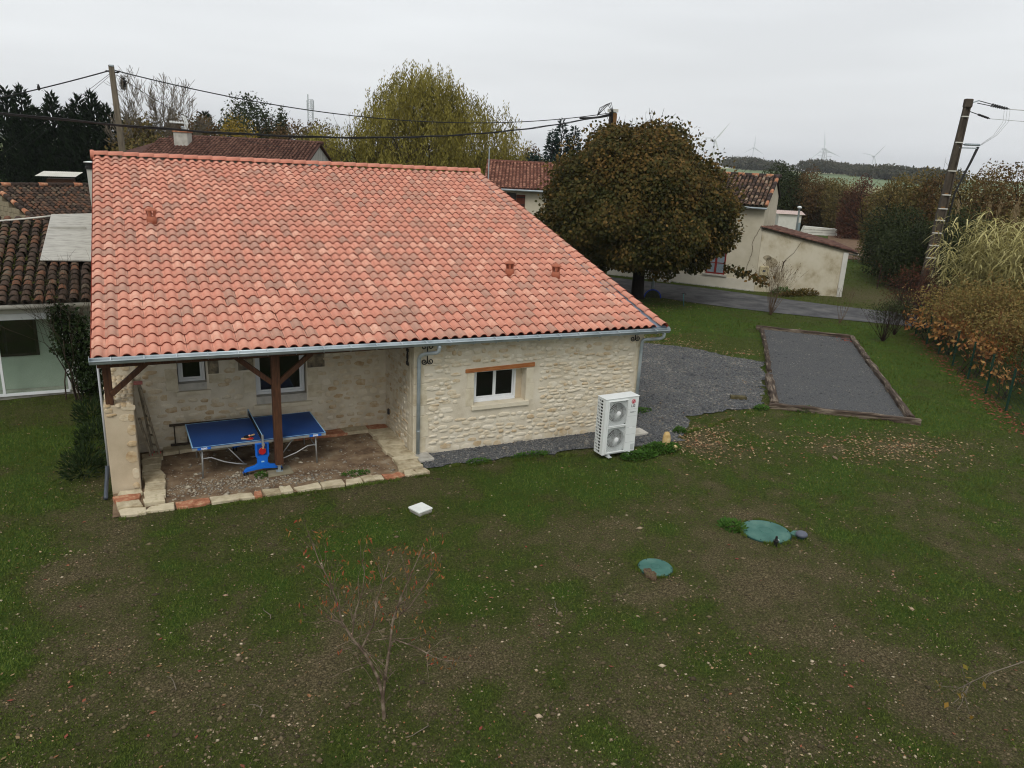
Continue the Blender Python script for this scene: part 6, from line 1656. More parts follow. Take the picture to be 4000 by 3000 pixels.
segs_obj('stems', segs, mat('cane_stem', [(150, 142, 92), (120, 112, 66)], scale=1, rough=0.8), cn, 5)
LP, LT, LL_ = np.array(LP), unit(np.array(LT)), np.array(LL_)
side = unit(np.cross(LT, np.array([0, 0, 1.0])))
Vv, Ff = [], []
nseg = 4
pts = [LP]
for j in range(1, nseg + 1):
    f = j / nseg
    pts.append(LP + LT * (LL_ * f)[:, None] + np.array([0, 0, -1.0]) * (LL_ * f * f * 0.75)[:, None])
wds = [0.022, 0.03, 0.026, 0.016, 0.002]
V = np.stack([p + side * w * s0 for p, w in zip(pts, wds) for s0 in (-1, 1)], 1)
nn = V.shape[1]
f0 = np.array([(2 * j, 2 * j + 1, 2 * j + 3, 2 * j + 2) for j in range(nseg)])
F = (np.arange(len(LP))[:, None, None] * nn + f0[None]).reshape(-1, 4)
link('blades', npmesh('cane_blades', V.reshape(-1, 3), F, L_REED, rnd=np.repeat(vg.random(len(LP)), nn)), cn)['kind'] = 'stuff'
pl_ = []
for k in range(7):
    x, y = vg.uniform(0.2, 1.8), vg.uniform(-3.4, 3.2)
    P = np.array([x, y, 5.5]) + vg.normal(size=(70, 3)) * np.array([0.05, 0.05, 0.22]); pl_.append(P)
P = np.concatenate(pl_)
leaf_obj('plumes', P, unit(rand_dirs(len(P), vg) * 0.3 + np.array([0, 0, 1])), rand_dirs(len(P), vg), 0.14, 0.03, mat('cane_plume', [(120, 104, 76), (140, 122, 92)], scale=3, rough=0.9), cn, g=vg, kind='stuff')
def thicket(label, xy, tp, rx, leaf, n, size, stems, g, name='hedge_shrub', cat='shrub', sm=None):
    t = thing(name, label, cat, (xy[0], xy[1], -0.05), 0, 'shrubs of the right-hand hedge')
    segs, tips = [], []
    for k in range(stems):
        a = g.uniform(0, 2 * PI)
        grow((g.normal() * rx * 0.25, g.normal() * rx * 0.25, 0), (0.5 * math.cos(a), 0.5 * math.sin(a), 1), tp * 0.5, 0.02, 2, g, segs, tips, nseg=3, wig=0.15, kids=3, spread=0.7)
    segs_obj('stems', segs, sm or M_BARK, t, 4)
    P = np.array([p for p, d in tips]); P = P[g.integers(len(P), size=n)] + g.normal(size=(n, 3)) * np.array([rx * 0.3, rx * 0.3, tp * 0.11])
    P[:, 2] = np.where(P[:, 2] > tp * 0.93, tp * (0.93 - 0.5 * g.random(n)) + g.normal(size=n) * 0.12, P[:, 2]); P[:, 2] = np.maximum(P[:, 2], 0.06)
    if name == 'hedge_shrub':
        sp_ = []
        for k in range(26):
            a = g.uniform(0, 2 * PI); p0 = np.array([g.normal() * rx * 0.45, g.normal() * rx * 0.45, tp * g.uniform(0.55, 0.85)]); hh = tp * g.uniform(0.2, 0.5); oo = np.array([math.cos(a), math.sin(a)]) * g.uniform(0.15, 0.6)
            for f in np.linspace(0, 1, 26): sp_.append(p0 + np.array([oo[0] * f, oo[1] * f, hh * (1.5 * f - 0.75 * f * f)]) + g.normal(size=3) * 0.035)
        P = np.concatenate([P, np.array(sp_)]); n = len(P)
    leaf_obj('leaves', P, unit(rand_dirs(n, g) + np.array([0, 0, -0.3])), rand_dirs(n, g), size * g.uniform(0.7, 1.2, n), size * 0.55, leaf, t, g=g)
    return t
M_REDTW = mat('reddish_twig', [(96, 48, 28), (128, 74, 44)], scale=3, rough=0.9)
M_PURP = mat('dark_purple_twig', [(34, 20, 18), (52, 32, 28)], scale=3, rough=0.9)
thicket('dark purple twiggy shrub at the foot of the concrete pole', (33.6, 24.6), 2.6, 1.3, L_RED, 1200, 0.08, 26, vg, sm=M_PURP)
thicket('dim purple shrub between concrete pole and vine leaves', (32.0, 22.6), 2.0, 1.0, L_RED, 900, 0.08, 20, vg, sm=M_PURP)
thicket('feathery green-orange shrub below the canes, far one', (30.9, 19.9), 2.5, 1.3, L_FEATH, 6500, 0.10, 22, vg, sm=M_REDTW)
thicket('feathery green-orange shrub below the canes, middle one', (29.6, 17.8), 3.1, 1.3, L_FEATH, 7000, 0.10, 22, vg, sm=M_REDTW)
thicket('feathery green-orange shrub nearest at the right edge', (27.6, 15.4), 2.6, 1.3, L_FEATH, 7000, 0.10, 22, vg, sm=M_REDTW)
thicket('dark leafy shrub at the right edge by the fence', (25.4, 13.0), 2.2, 1.1, L_DKG, 4500, 0.09, 18, vg)
thicket('large-leaved orange vine on the fence, far cluster', (30.6, 20.9), 1.5, 0.8, L_VINE, 420, 0.20, 8, vg, name='orange_vine', cat='vine')
thicket('large-leaved orange vine on the fence, middle cluster', (28.9, 19.0), 1.5, 0.8, L_VINE, 420, 0.20, 8, vg, name='orange_vine', cat='vine')
thicket('large-leaved orange vine on the fence, near cluster', (26.9, 16.6), 1.6, 0.8, L_VINE, 420, 0.19, 8, vg, name='orange_vine', cat='vine')
thicket('sparse orange vine sprig at the right picture edge', (24.9, 14.3), 1.2, 0.5, L_VINE, 120, 0.17, 6, vg, name='orange_vine', cat='vine')
# wire fence in the hedge
fe = thing('wire_fence', 'green wire mesh fence running along the foot of the hedge', 'fence', (22.4, 11.9, 0))
M_FGREEN = mat('fence_green', [(18, 50, 38), (26, 64, 48)], scale=3, rough=0.6)
pa, pb = np.array([0.0, 0.0]), np.array([8.6, 10.2])
for k in range(8):
    q = pa + (pb - pa) * k / 7
    MB().box(q[0] - 0.025, q[0] + 0.025, q[1] - 0.025, q[1] + 0.025, 0, 1.35).build('post', M_FGREEN, fe)
mb = MB()
Lf = np.linalg.norm(pb - pa); du = (pb - pa) / Lf
for k in range(int(Lf / 0.1)):
    q = pa + du * k * 0.1; mb.bar((*q, 0.05), (*q, 1.3), 0.004, 0.004)
for z in np.arange(0.1, 1.31, 0.15): mb.bar((*pa, z), (*pb, z), 0.005, 0.005)
mb.build('wire_mesh', M_FGREEN, fe)['kind'] = 'stuff'

# ------------------------------------------------------------------ small shrubs by the road
def twig_shrub(label, xy, h, spread_, stems, g, m_, leaf=None, n=0, name='twiggy_shrub', size=0.07):
    t = thing(name, label, 'shrub', (xy[0], xy[1], -0.03), 0)
    segs, tips = [], []
    for k in range(stems):
        a = g.uniform(0, 2 * PI); q = spread_ * g.random()
        grow((0.012 * math.cos(a), 0.012 * math.sin(a), 0), (q * math.cos(a), q * math.sin(a), 1), h * 0.62, 0.014, 2, g, segs, tips, nseg=3, wig=0.09, kids=2, spread=0.4, up=0.1, shrink=0.55)
    segs_obj('stems', segs, m_, t, 4)
    if n:
        P = np.array([p for p, d in tips]); P = P[g.integers(len(P), size=n)] + g.normal(size=(n, 3)) * 0.1
        leaf_obj('leaves', P, rand_dirs(n, g), rand_dirs(n, g), size, size * 0.5, leaf, t, g=g)
    return t
M_TWIGB = mat('brown_twig', [(74, 58, 44), (104, 86, 66)], scale=4, rough=0.9)
twig_shrub('leafless fan-shaped brown shrub between the court and the lean-to', (27.5, 27.4), 2.3, 0.55, 30, vg, M_TWIGB, L_BRN, 250)
twig_shrub('small sparse shrub with thin stems beside the road', (29.5, 25.0), 1.6, 0.6, 6, vg, M_TWIGB)
twig_shrub('dark rounded shrub on the lawn left of the hedge', (28.3, 21.6), 1.5, 0.75, 28, vg, M_PURP, L_DKG, 900)
twig_shrub('low dark shrub just behind the rounded lawn shrub', (30.0, 22.4), 1.3, 0.7, 18, vg, M_PURP, L_DKG, 700)
# climber on the veranda corner
iv = thing('climbing_shrub', 'leafy dark green climber filling the gap between veranda and stone house', 'climber', (-1.75, 22.4, 0))
segs, tips = [], []
for k in range(9): grow((vg.normal() * 0.15, vg.normal() * 0.1, 0), (vg.normal() * 0.15, vg.normal() * 0.1, 1), 1.9, 0.02, 2, vg, segs, tips, nseg=4, wig=0.12, kids=2, spread=0.5)
segs_obj('stems', segs, M_BARK, iv, 4)
P = np.concatenate([crown_points(1700, (0.1, 0, 1.6), (0.55, 0.4, 0.95), vg, 0.3, 0.35)[0], crown_points(900, (0.35, 0, 0.6), (0.4, 0.35, 0.65), vg, 0.3, 0.3)[0], crown_points(350, (-0.2, 0, 2.35), (0.22, 0.2, 0.4), vg, 0.3, 0.3)[0]])
leaf_obj('leaves', P, unit(rand_dirs(len(P), vg) + np.array([0, 0, -0.5])), rand_dirs(len(P), vg), vg.uniform(0.08, 0.14, len(P)), 0.07, L_IVY, iv, g=vg)
for (x, y, r_, n, lb) in [(-1.35, 17.2, 0.45, 900, 'dark ferny weeds along the end wall of the porch'), (-1.2, 18.9, 0.5, 900, 'dark undergrowth between end wall and veranda'), (-1.3, 20.6, 0.5, 800, 'shaded undergrowth below the climber')]:
    t = thing('weed_clump', lb, 'weeds', (x, y, 0)); P, N = crown_points(n, (0, 0, 0.12), (r_, 0.8, 0.4), vg, 0.2, 0.3, zmin=0.01)
    leaf_obj('leaves', P, unit(N + np.array([0, 0, 0.6]) + rand_dirs(len(P), vg) * 0.5), rand_dirs(len(P), vg), 0.13, 0.035, L_IVY, t, g=vg)
# weeds by the heat pump
def herb(label, xy, rx, ry, h, n, g, size=0.06, leaf=None):
    t = thing('weed_patch', label, 'weeds', (xy[0], xy[1], 0)); a = g.uniform(0, 2 * PI, n); q = np.sqrt(g.random(n))
    k_ = 1 - q ** 2 * 0.7
    P = np.c_[rx * q * np.cos(a), ry * q * np.sin(a), 0.01 + h * k_ * g.random(n)]
    leaf_obj('leaves', P, unit(np.c_[np.cos(a), np.sin(a), np.full(n, 0.5)] + rand_dirs(n, g) * 0.8), unit(rand_dirs(n, g) * 0.6 + np.array([0, 0, 1])), size * g.uniform(0.7, 1.3, n), size * 0.6, leaf or L_HERB, t, g=g)
herb('bright green weeds round the upright ochre stone', (11.25, 14.2), 0.55, 0.28, 0.16, 1500, vg)
herb('bright green weeds in front of the heat pump corner', (10.5, 14.0), 0.5, 0.22, 0.12, 900, vg)
herb('strip of grass growing in the gravel behind the heat pump', (12.4, 16.9), 0.5, 0.2, 0.07, 500, vg, 0.05)
herb('grass tuft at the gravel edge right of the ochre stone', (12.55, 15.1), 0.16, 0.14, 0.14, 260, vg, 0.06)
herb('grass tuft at the near left corner of the court', (17.35, 15.4), 0.26, 0.16, 0.14, 360, vg, 0.07)
herb('grass tuft outside the near left corner of the court', (16.2, 15.95), 0.24, 0.16, 0.1, 260, vg, 0.06)
herb('grass tuft against the large green lid', (10.1, 10.25), 0.24, 0.27, 0.05, 300, vg, 0.08)
herb('small weed on the porch floor beside the post footing', (2.0, 15.75), 0.12, 0.12, 0.1, 140, vg, 0.05)
herb('weed patch on the porch floor inside the front edging', (3.9, 15.2), 0.3, 0.13, 0.05, 260, vg, 0.045)
herb('weeds along the gravel strip under the window', (8.0, 14.9), 0.5, 0.14, 0.08, 380, vg, 0.05)
herb('weeds at the gravel strip edge nearer the porch', (6.7, 14.95), 0.3, 0.12, 0.07, 220, vg, 0.05)
herb('weeds at the foot of the lean-to wall', (34.0, 31.6), 1.8, 0.35, 0.35, 1500, vg, 0.12, L_OLV)
herb('green creeper at the foot of the lean-to corner', (33.0, 32.3), 0.7, 0.3, 0.4, 600, vg, 0.1)

# ------------------------------------------------------------------ young peach tree in the foreground and twigs at the right
pt = thing('peach_sapling', 'young half-bare fruit tree with a few orange leaves on the foreground lawn', 'tree', (2.3, 7.72, -0.03))
pt.scale = (0.94, 0.94, 0.94)
PR = RGT  # picture-right direction on the ground, used to spread the limbs as they grow in the photograph
def pv(u, w, z): return np.array([PR[0] * u + FWD[0] * w, PR[1] * u + FWD[1] * w, z])
pg = np.random.default_rng(19)
segs, tips = [], []
def limb(pts, r0, r1):
    for i in range(len(pts) - 1):
        a = r0 + (r1 - r0) * i / (len(pts) - 1); b = r0 + (r1 - r0) * (i + 1) / (len(pts) - 1)
        segs.append((pts[i], pts[i + 1], a, b))
def twigs(pts, n, L, r, leafy=True):
    for k in range(n):
        i = pg.integers(1, len(pts)); p = pts[i - 1] * 0.4 + pts[i] * 0.6; d = unit(pts[i] - pts[i - 1])
        nd = unit(d + rand_dirs(1, pg)[0] * 0.9 + np.array([0, 0, 0.35]))
        q = p
        for j in range(4):
            nd = unit(nd + pg.normal(size=3) * 0.15 + np.array([0, 0, 0.05])); q2 = q + nd * L * pg.uniform(0.2, 0.32); segs.append((q, q2, r * (1 - j * 0.22), r * (1 - (j + 1) * 0.22))); q = q2
        if leafy: tips.append((q, nd))
A = [pv(0, 0, 0), pv(-0.02, 0.02, 0.35), pv(-0.08, 0.0, 0.65), pv(-0.22, 0.02, 0.95), pv(-0.42, 0.05, 1.2), pv(-0.55, 0.1, 1.38), pv(-0.75, 0.1, 1.45)]
B = [pv(-0.55, 0.1, 1.38), pv(-0.62, 0.12, 1.65), pv(-0.72, 0.15, 1.95), pv(-0.86, 0.2, 2.2), pv(-0.95, 0.25, 2.42)]
Cc = [pv(-0.02, 0.0, 0.3), pv(0.02, 0.05, 0.75), pv(0.06, 0.12, 1.1), pv(0.08, 0.2, 1.4), pv(0.18, 0.3, 1.7), pv(0.3, 0.4, 2.0), pv(0.42, 0.5, 2.3)]
Dd = [pv(0.06, 0.12, 1.1), pv(0.15, 0.05, 1.2), pv(0.4, 0.0, 1.15), pv(0.65, -0.05, 1.05), pv(0.85, -0.05, 0.98)]
Ee = [pv(-0.3, 0.03, 1.05), pv(-0.15, 0.1, 1.4), pv(-0.12, 0.2, 1.7), pv(-0.02, 0.3, 2.05)]
Ff_ = [pv(-0.42, 0.05, 1.2), pv(-0.4, 0.1, 1.5), pv(-0.3, 0.18, 1.85), pv(-0.28, 0.25, 2.2)]
Hh = [pv(0.08, 0.2, 1.4), pv(0.3, 0.2, 1.6), pv(0.45, 0.25, 1.85), pv(0.6, 0.3, 2.1)]
for pts, r0, r1 in ((A, 0.027, 0.011), (B, 0.013, 0.005), (Cc, 0.021, 0.005), (Dd, 0.012, 0.003), (Ee, 0.012, 0.003), (Ff_, 0.010, 0.003), (Hh, 0.010, 0.003)): limb(pts, r0, r1)
for pts, n in ((A, 13), (B, 10), (Cc, 14), (Dd, 8), (Ee, 9), (Ff_, 9), (Hh, 9)): twigs(pts, int(n * 1.8), 0.46, 0.0042)
for k in range(9):
    p = pv(-0.25 + pg.normal() * 0.12, 0.05, 1.0 + pg.normal() * 0.12); nd = unit(pv(pg.choice([-1, 1]) * pg.uniform(0.4, 1), pg.normal() * 0.3, pg.uniform(-0.8, 0.1)))
    q = p
    for j in range(4): nd = unit(nd + np.array([0, 0, -0.12]) + pg.normal(size=3) * 0.1); q2 = q + nd * 0.14; segs.append((q, q2, 0.006 - j * 0.001, 0.005 - j * 0.001)); q = q2
segs_obj('branches', segs, mat('peach_bark', [(62, 49, 40), (98, 83, 68), (146, 132, 114)], scale=8, rough=0.9), pt, 6)
LP, LT = [], []
for p, d in tips:
    if pg.random() < (0.7 if p[2] < 1.4 else 0.05): continue
    for k in range(pg.integers(2, 5)): LP.append(p + pg.normal(size=3) * 0.035); LT.append(pg.normal(size=3) * 0.5 + np.array([0, 0, -0.9]))
for e in (B[-1], Cc[-1], Hh[-1], Dd[-1], Dd[-2]):
    for k in range(12): LP.append(e + pg.normal(size=3) * 0.08); LT.append(pg.normal(size=3) * 0.5 + np.array([0, 0, -0.9]))
LP, LT = np.array(LP), np.array(LT)
leaf_obj('leaves', LP, LT, rand_dirs(len(LP), pg), pg.uniform(0.05, 0.09, len(LP)), 0.022, L_PCH, pt, g=pg)
tg2 = thing('overhanging_branch', 'bare twig with yellow leaves reaching in from the right edge', 'branch', (9.9, 4.0, 0.0))
segs, LP = [], []
main = [np.array([0.9, -0.55, 0.0]), np.array([0.45, -0.25, 0.9]), np.array([-0.2, 0.1, 1.25]), np.array([-0.62, 0.32, 1.22]), np.array([-1.0, 0.5, 1.02]), np.array([-1.35, 0.66, 0.75])]
for i in range(5): segs.append((main[i], main[i + 1], 0.016 - 0.0025 * i, 0.0135 - 0.0025 * i))
for k in range(16):
    i = pg.integers(1, 5); p = main[i] * 0.5 + main[i + 1] * 0.5; nd = unit(main[i + 1] - main[i] + rand_dirs(1, pg)[0] * 0.9); q = p
    for j in range(4): nd = unit(nd + pg.normal(size=3) * 0.2); q2 = q + nd * 0.1; segs.append((q, q2, 0.004, 0.003)); q = q2
    for j in range(pg.integers(1, 4)): LP.append(q + pg.normal(size=3) * 0.04)
segs_obj('twigs', segs, M_BARKG, tg2, 5)
LP = np.array(LP); leaf_obj('leaves', LP, unit(rand_dirs(len(LP), pg) + np.array([0, 0, -0.6])), rand_dirs(len(LP), pg), 0.09, 0.055, leafmat('yellowing_leaf', [(96, 90, 30), (130, 112, 44), (150, 110, 50)], 3.0), tg2, g=pg)
# ------------------------------------------------------------------ poles, cables and far structures
def cable(name, label, a, b, sag, r, n=24, cat='cable', m_=None, bundle=1):
    a, b = np.array(a, float), np.array(b, float)
    mb = MB()
    for k in range(bundle):
        off = np.array([0, 0, 0.0]) if bundle == 1 else np.array([0, 0, (k - (bundle - 1) / 2) * r * 1.6])
        mb.tube([a + (b - a) * t - np.array([0, 0, sag * 4 * t * (1 - t)]) + off + (np.array([0, 0, 0.012 * math.sin(t * 90 + k)]) if bundle > 1 else 0) for t in np.linspace(0, 1, n)], r, 6)
    return tag(mb.build(name, m_ or M_IRON, smooth=True), label, cat)
M_POLEW = mat('weathered_pole', [(70, 62, 52), (92, 84, 70), (106, 96, 80)], scale=3, stretch=(4, 4, 0.5), rough=0.95)
M_POLEC = mat('concrete_pole', [(58, 50, 42), (76, 68, 58), (90, 82, 70)], scale=2.5, stretch=(2, 2, 0.6), rough=0.95, bump=0.2, bscale=20)
M_LICH = mat('orange_lichen', [(124, 88, 48), (108, 80, 50)], scale=9, rough=1.0)
p1_ = thing('wooden_pole', 'leaning weathered utility pole above the left end of the ridge', 'pole', (-0.05, 36.9, 0))
MB().tube([(0.12, 0, -0.2), (-0.05, 0.03, 4.8), (-0.22, 0.1, 9.55)], [0.17, 0.14, 0.11], 12).build('shaft', M_POLEW, p1_, smooth=True)
MB().box(-0.29, -0.13, -0.02, 0.2, 9.50, 9.56).build('pole_cap', M_ZINC, p1_)
for z, dx in ((9.3, -0.24), (9.28, 0.24)): MB().tube([(-0.2, 0.08, z), (-0.2 + dx, 0.08, z + 0.02)], 0.03, 6).build('cable_clamp', M_IRON, p1_)
p2_ = thing('broad_pole', 'thick concrete utility pole top rising behind the linden', 'pole', (24.97, 38.95, 0))
MB().tube([(0, 0, -0.2), (0, 0, 9.45)], [0.30, 0.20], 4).build('shaft', M_POLEC, p2_)
MB().box(-0.22, 0.22, -0.22, 0.22, 9.45, 9.62).build('pole_cap', M_WHITEW, p2_)
MB().box(-0.2, 0.16, -0.215, -0.19, 8.6, 9.4).build('lichen', M_LICH, p2_)
for k in range(3): MB().tube([(-0.12 - 0.05 * k, -0.25, 8.3), (-0.16 - 0.05 * k, -0.27, 9.5), (-0.3 - 0.12 * k, -0.22, 9.95 - 0.05 * k), (-0.7 - 0.15 * k, -0.2, 9.6), (-1.1, -0.15, 9.2)], 0.022, 6).build('cable_loop', M_IRON, p2_, smooth=True)
cable('service_cable', 'thick twisted cable crossing low above the ridge to the pole behind the linden', (-12.0, 20.6, 8.15), (24.8, 38.8, 9.35), 1.62, 0.02, 60, bundle=2)
cable('service_cable', 'cable running from the leaning wooden pole behind the willow', (-0.15, 36.95, 9.36), (24.8, 39.0, 9.4), 1.15, 0.022, 40)
cable('service_cable', 'upper cable from the wooden pole to the left picture edge', (-0.35, 37.05, 9.34), (-14, 43.9, 6.2), 0.35, 0.024, 30)
cable('stay_wire', 'thin wire from the wooden pole slanting left behind the conifer tips', (-0.35, 37.05, 9.22), (-8.5, 45, 3.4), 0.1, 0.008, 12)
cable('stay_wire', 'second thin wire slanting left from the wooden pole', (-0.35, 37.05, 9.15), (-6.5, 44.4, 4.2), 0.05, 0.008, 12)
cable('stay_wire', 'thin wire from wooden pole down to the brown-roofed house', (-0.1, 36.95, 9.2), (8.6, 46.3, 6.7), 0.7, 0.012, 20)
cable('house_cable', 'white cable sagging across the mossy veranda roof', (-9.5, 26.8, 4.4), (-2.25, 27.9, 4.35), 0.25, 0.03, 20, m_=M_WHITEW)
cable('service_cable', 'dark cable bundle near the pole behind the linden', (22.3, 38.0, 8.95), (24.75, 38.8, 9.28), 0.05, 0.06, 14)
bd = thing('bird', 'small dark bird perched on the upper left cable', 'bird', (-3.0, 38.38, 8.45))
MB().lathe([(0.005, -0.11), (0.045, -0.06), (0.062, 0.0), (0.05, 0.06), (0.04, 0.09), (0.036, 0.12), (0.005, 0.155)], (0, 0, 0.10), 10).build('body', M_IRON, bd, smooth=True)
MB().bar((0.05, 0, 0.05), (0.16, 0, -0.02), 0.04, 0.012).build('tail', M_IRON, bd)
MB().bar((-0.03, 0, 0.23), (-0.075, 0, 0.225), 0.012, 0.012, w2=0.002, h2=0.002).build('beak', M_IRON, bd)
p3_ = thing('concrete_pole', 'tall tapering concrete power pole with white rungs at the right', 'pole', (37.9, 27.15, 0), -YAW - 0.12)
def hsec(z): return (0.27 - 0.012 * z, 0.16 - 0.004 * z)
mb = MB()
lean = lambda z: (0.40 * z / 10.5, 0.0)
for s_ in (-1, 1):
    a0, b0 = hsec(0); a1, b1 = hsec(10.5)
    lo = [(s_ * a0, -b0, -0.2), (s_ * (a0 - 0.09), -b0, -0.2), (s_ * (a0 - 0.09), b0, -0.2), (s_ * a0, b0, -0.2)]
    hi = [(s_ * a1 + lean(10.5)[0], -b1, 10.5), (s_ * (a1 - 0.06) + lean(10.5)[0], -b1, 10.5), (s_ * (a1 - 0.06) + lean(10.5)[0], b1, 10.5), (s_ * a1 + lean(10.5)[0], b1, 10.5)]
    mb.add(lo + hi, [(0, 1, 2, 3), (7, 6, 5, 4), (0, 4, 5, 1), (1, 5, 6, 2), (2, 6, 7, 3), (3, 7, 4, 0)])
lo = [(-0.21, -0.04, -0.2), (0.21, -0.04, -0.2), (0.21, 0.04, -0.2), (-0.21, 0.04, -0.2)]; hi = [(-0.11 + 0.4, -0.04, 10.5), (0.11 + 0.4, -0.04, 10.5), (0.11 + 0.4, 0.04, 10.5), (-0.11 + 0.4, 0.04, 10.5)]
mb.add(lo + hi, [(0, 3, 2, 1), (4, 5, 6, 7), (0, 1, 5, 4), (1, 2, 6, 5), (2, 3, 7, 6), (3, 0, 4, 7)])
mb.build('shaft', M_POLEC, p3_)
MB().box(0.4 - 0.19, 0.4 + 0.19, -0.16, 0.16, 10.2, 10.62).build('pole_head', M_POLEC, p3_, bevel=0.05)
for k, z in enumerate([9.75, 8.5, 7.1, 5.9, 5.2, 4.6, 3.95, 3.3, 2.65, 2.0, 1.4]):
    a, b = hsec(z); MB().box(lean(z)[0] - a, lean(z)[0] + a, -b - 0.004, 0.0, z, z + 0.055).build('rung', M_WHITEW if z > 2.3 else M_POLEC, p3_)
    if z < 6.5: MB().box(lean(z)[0] - a * 0.5, lean(z)[0] + a * 0.4, -b * 0.6, -0.041, z + 0.056, z + 0.13).build('lichen', M_LICH, p3_)
MB().bar((0.35, -0.1, 10.35), (0.85, -0.12, 10.55), 0.06, 0.06).build('head_arm', M_ZINC, p3_)
def insulator(a, b, n=7):
    a, b = Vector(a), Vector(b); mb = MB().tube([a, b], 0.02, 6)
    for k in range(n):
        q = a + (b - a) * (0.45 + 0.5 * k / n); q2 = a + (b - a) * (0.45 + 0.5 * (k + 0.45) / n); mb.tube([q, q2], 0.055, 8)
    return mb.build('insulator_string', M_IRON, p3_, smooth=True)
insulator((0.8, -0.1, 10.55), (2.35, -0.15, 10.2)); insulator((0.75, -0.2, 10.42), (2.05, -0.6, 10.15)); insulator((0.55, 0.1, 10.05), (1.75, 0.4, 9.75))
for a, b in (((2.35, -0.15, 10.2), (30, -1.0, 9.2)), ((2.05, -0.6, 10.15), (30, -3.0, 9.1)), ((1.75, 0.4, 9.75), (30, 1.5, 8.7))): MB().tube([a, b], 0.012, 5).build('line_wire', M_ALU, p3_)
brk = MB().box(0.40, 1.25, -0.06, 0.06, 8.25, 8.31).build('cable_bracket', M_ZINC, p3_)
for y in (-0.1, 0.0, 0.1):
    mb = MB().tube([(0.6, y, 8.45), (1.35, y, 8.42)], 0.03, 6)
    for k in range(8): mb.tube([(0.68 + k * 0.085, y, 8.45), (0.71 + k * 0.085, y, 8.45)], 0.06, 8)
    mb.build('arrester', M_ZINC, p3_, smooth=True)
    MB().tube([(1.3, y, 8.35), (1.1, y * 0.8, 7.6), (0.85, y * 0.5, 6.8), (0.6, y * 0.4 - 0.1, 6.0), (0.50, -0.14 + y * 0.3, 4.5), (0.40, -0.16 + y * 0.3, 2.0), (0.36, -0.17 + y * 0.3, 0.1)], 0.03, 6).build('feeder_cable', M_IRON, p3_, smooth=True)
    MB().tube([(1.4, y, 8.45), (2.0, y * 2, 8.95), (2.35, y * 3, 9.6), (2.3, y * 3, 10.15)], 0.008, 4).build('jumper', M_ALU, p3_, smooth=True)
# post with round blue-rimmed plate, and standpipe
sp = thing('galvanised_post', 'galvanised post under the linden with a blue-rimmed round plate at its foot', 'post', (24.4, 32.85, 0))
MB().tube([(0, 0, -0.1), (0.02, 0.03, 3.4)], 0.085, 12).build('post', M_ZINC, sp, smooth=True)
n_ = 20
arc = [(0.02 + 0.46 * math.cos(a), 0.46 * math.sin(a)) for a in np.linspace(0, PI, n_)]
def halfdisc(mb, r0, r1, y0, y1):
    o_ = [(r1 * math.cos(a) * RGT[0] + (-FWD[0]) * y, r1 * math.cos(a) * RGT[1] + (-FWD[1]) * y, r1 * math.sin(a)) for y in (y0, y1) for a in np.linspace(0, PI, n_)]
    i_ = [(r0 * math.cos(a) * RGT[0] + (-FWD[0]) * y, r0 * math.cos(a) * RGT[1] + (-FWD[1]) * y, r0 * math.sin(a)) for y in (y0, y1) for a in np.linspace(0, PI, n_)]
    N2 = 2 * n_
    f = []
    for k in range(n_ - 1):
        f += [(n_ + k, n_ + k + 1, N2 + n_ + k + 1, N2 + n_ + k), (k + 1, k, N2 + k, N2 + k + 1), (k, k + 1, n_ + k + 1, n_ + k), (N2 + k + 1, N2 + k, N2 + n_ + k, N2 + n_ + k + 1)]
    return mb.add(o_ + i_, f)
halfdisc(MB(), 0.40, 0.46, 0.18, 0.24).build('blue_rim', mat('sign_blue', [(30, 62, 160)], rough=0.5), sp)
halfdisc(MB(), 0.0, 0.40, 0.19, 0.225).build('mossy_plate', mat('mossy_plate', [(40, 46, 30), (60, 64, 44)], scale=8, rough=0.9), sp)
tp_ = thing('standpipe', 'small blue-green garden standpipe on the lawn beside the road', 'tap', (24.5, 30.3, 0))
MB().tube([(0.03, 0, -0.05), (-0.06, 0.02, 0.62)], 0.025, 8).build('pipe', mat('teal_pipe', [(60, 104, 104)], rough=0.5), tp_, smooth=True)
MB().tube([(-0.12, 0.06, 0.60), (-0.02, 0.0, 0.66), (0.06, -0.05, 0.58)], 0.02, 6).build('tap_head', M_IRON, tp_, smooth=True)
st = thing('rusty_stake', 'thin rusty stake in the rough grass beyond the road', 'stake', (41.0, 32.4, 0))
MB().tube([(0, 0, 0), (0.05, 0, 1.5)], 0.03, 5).build('stake', M_PURP, st)
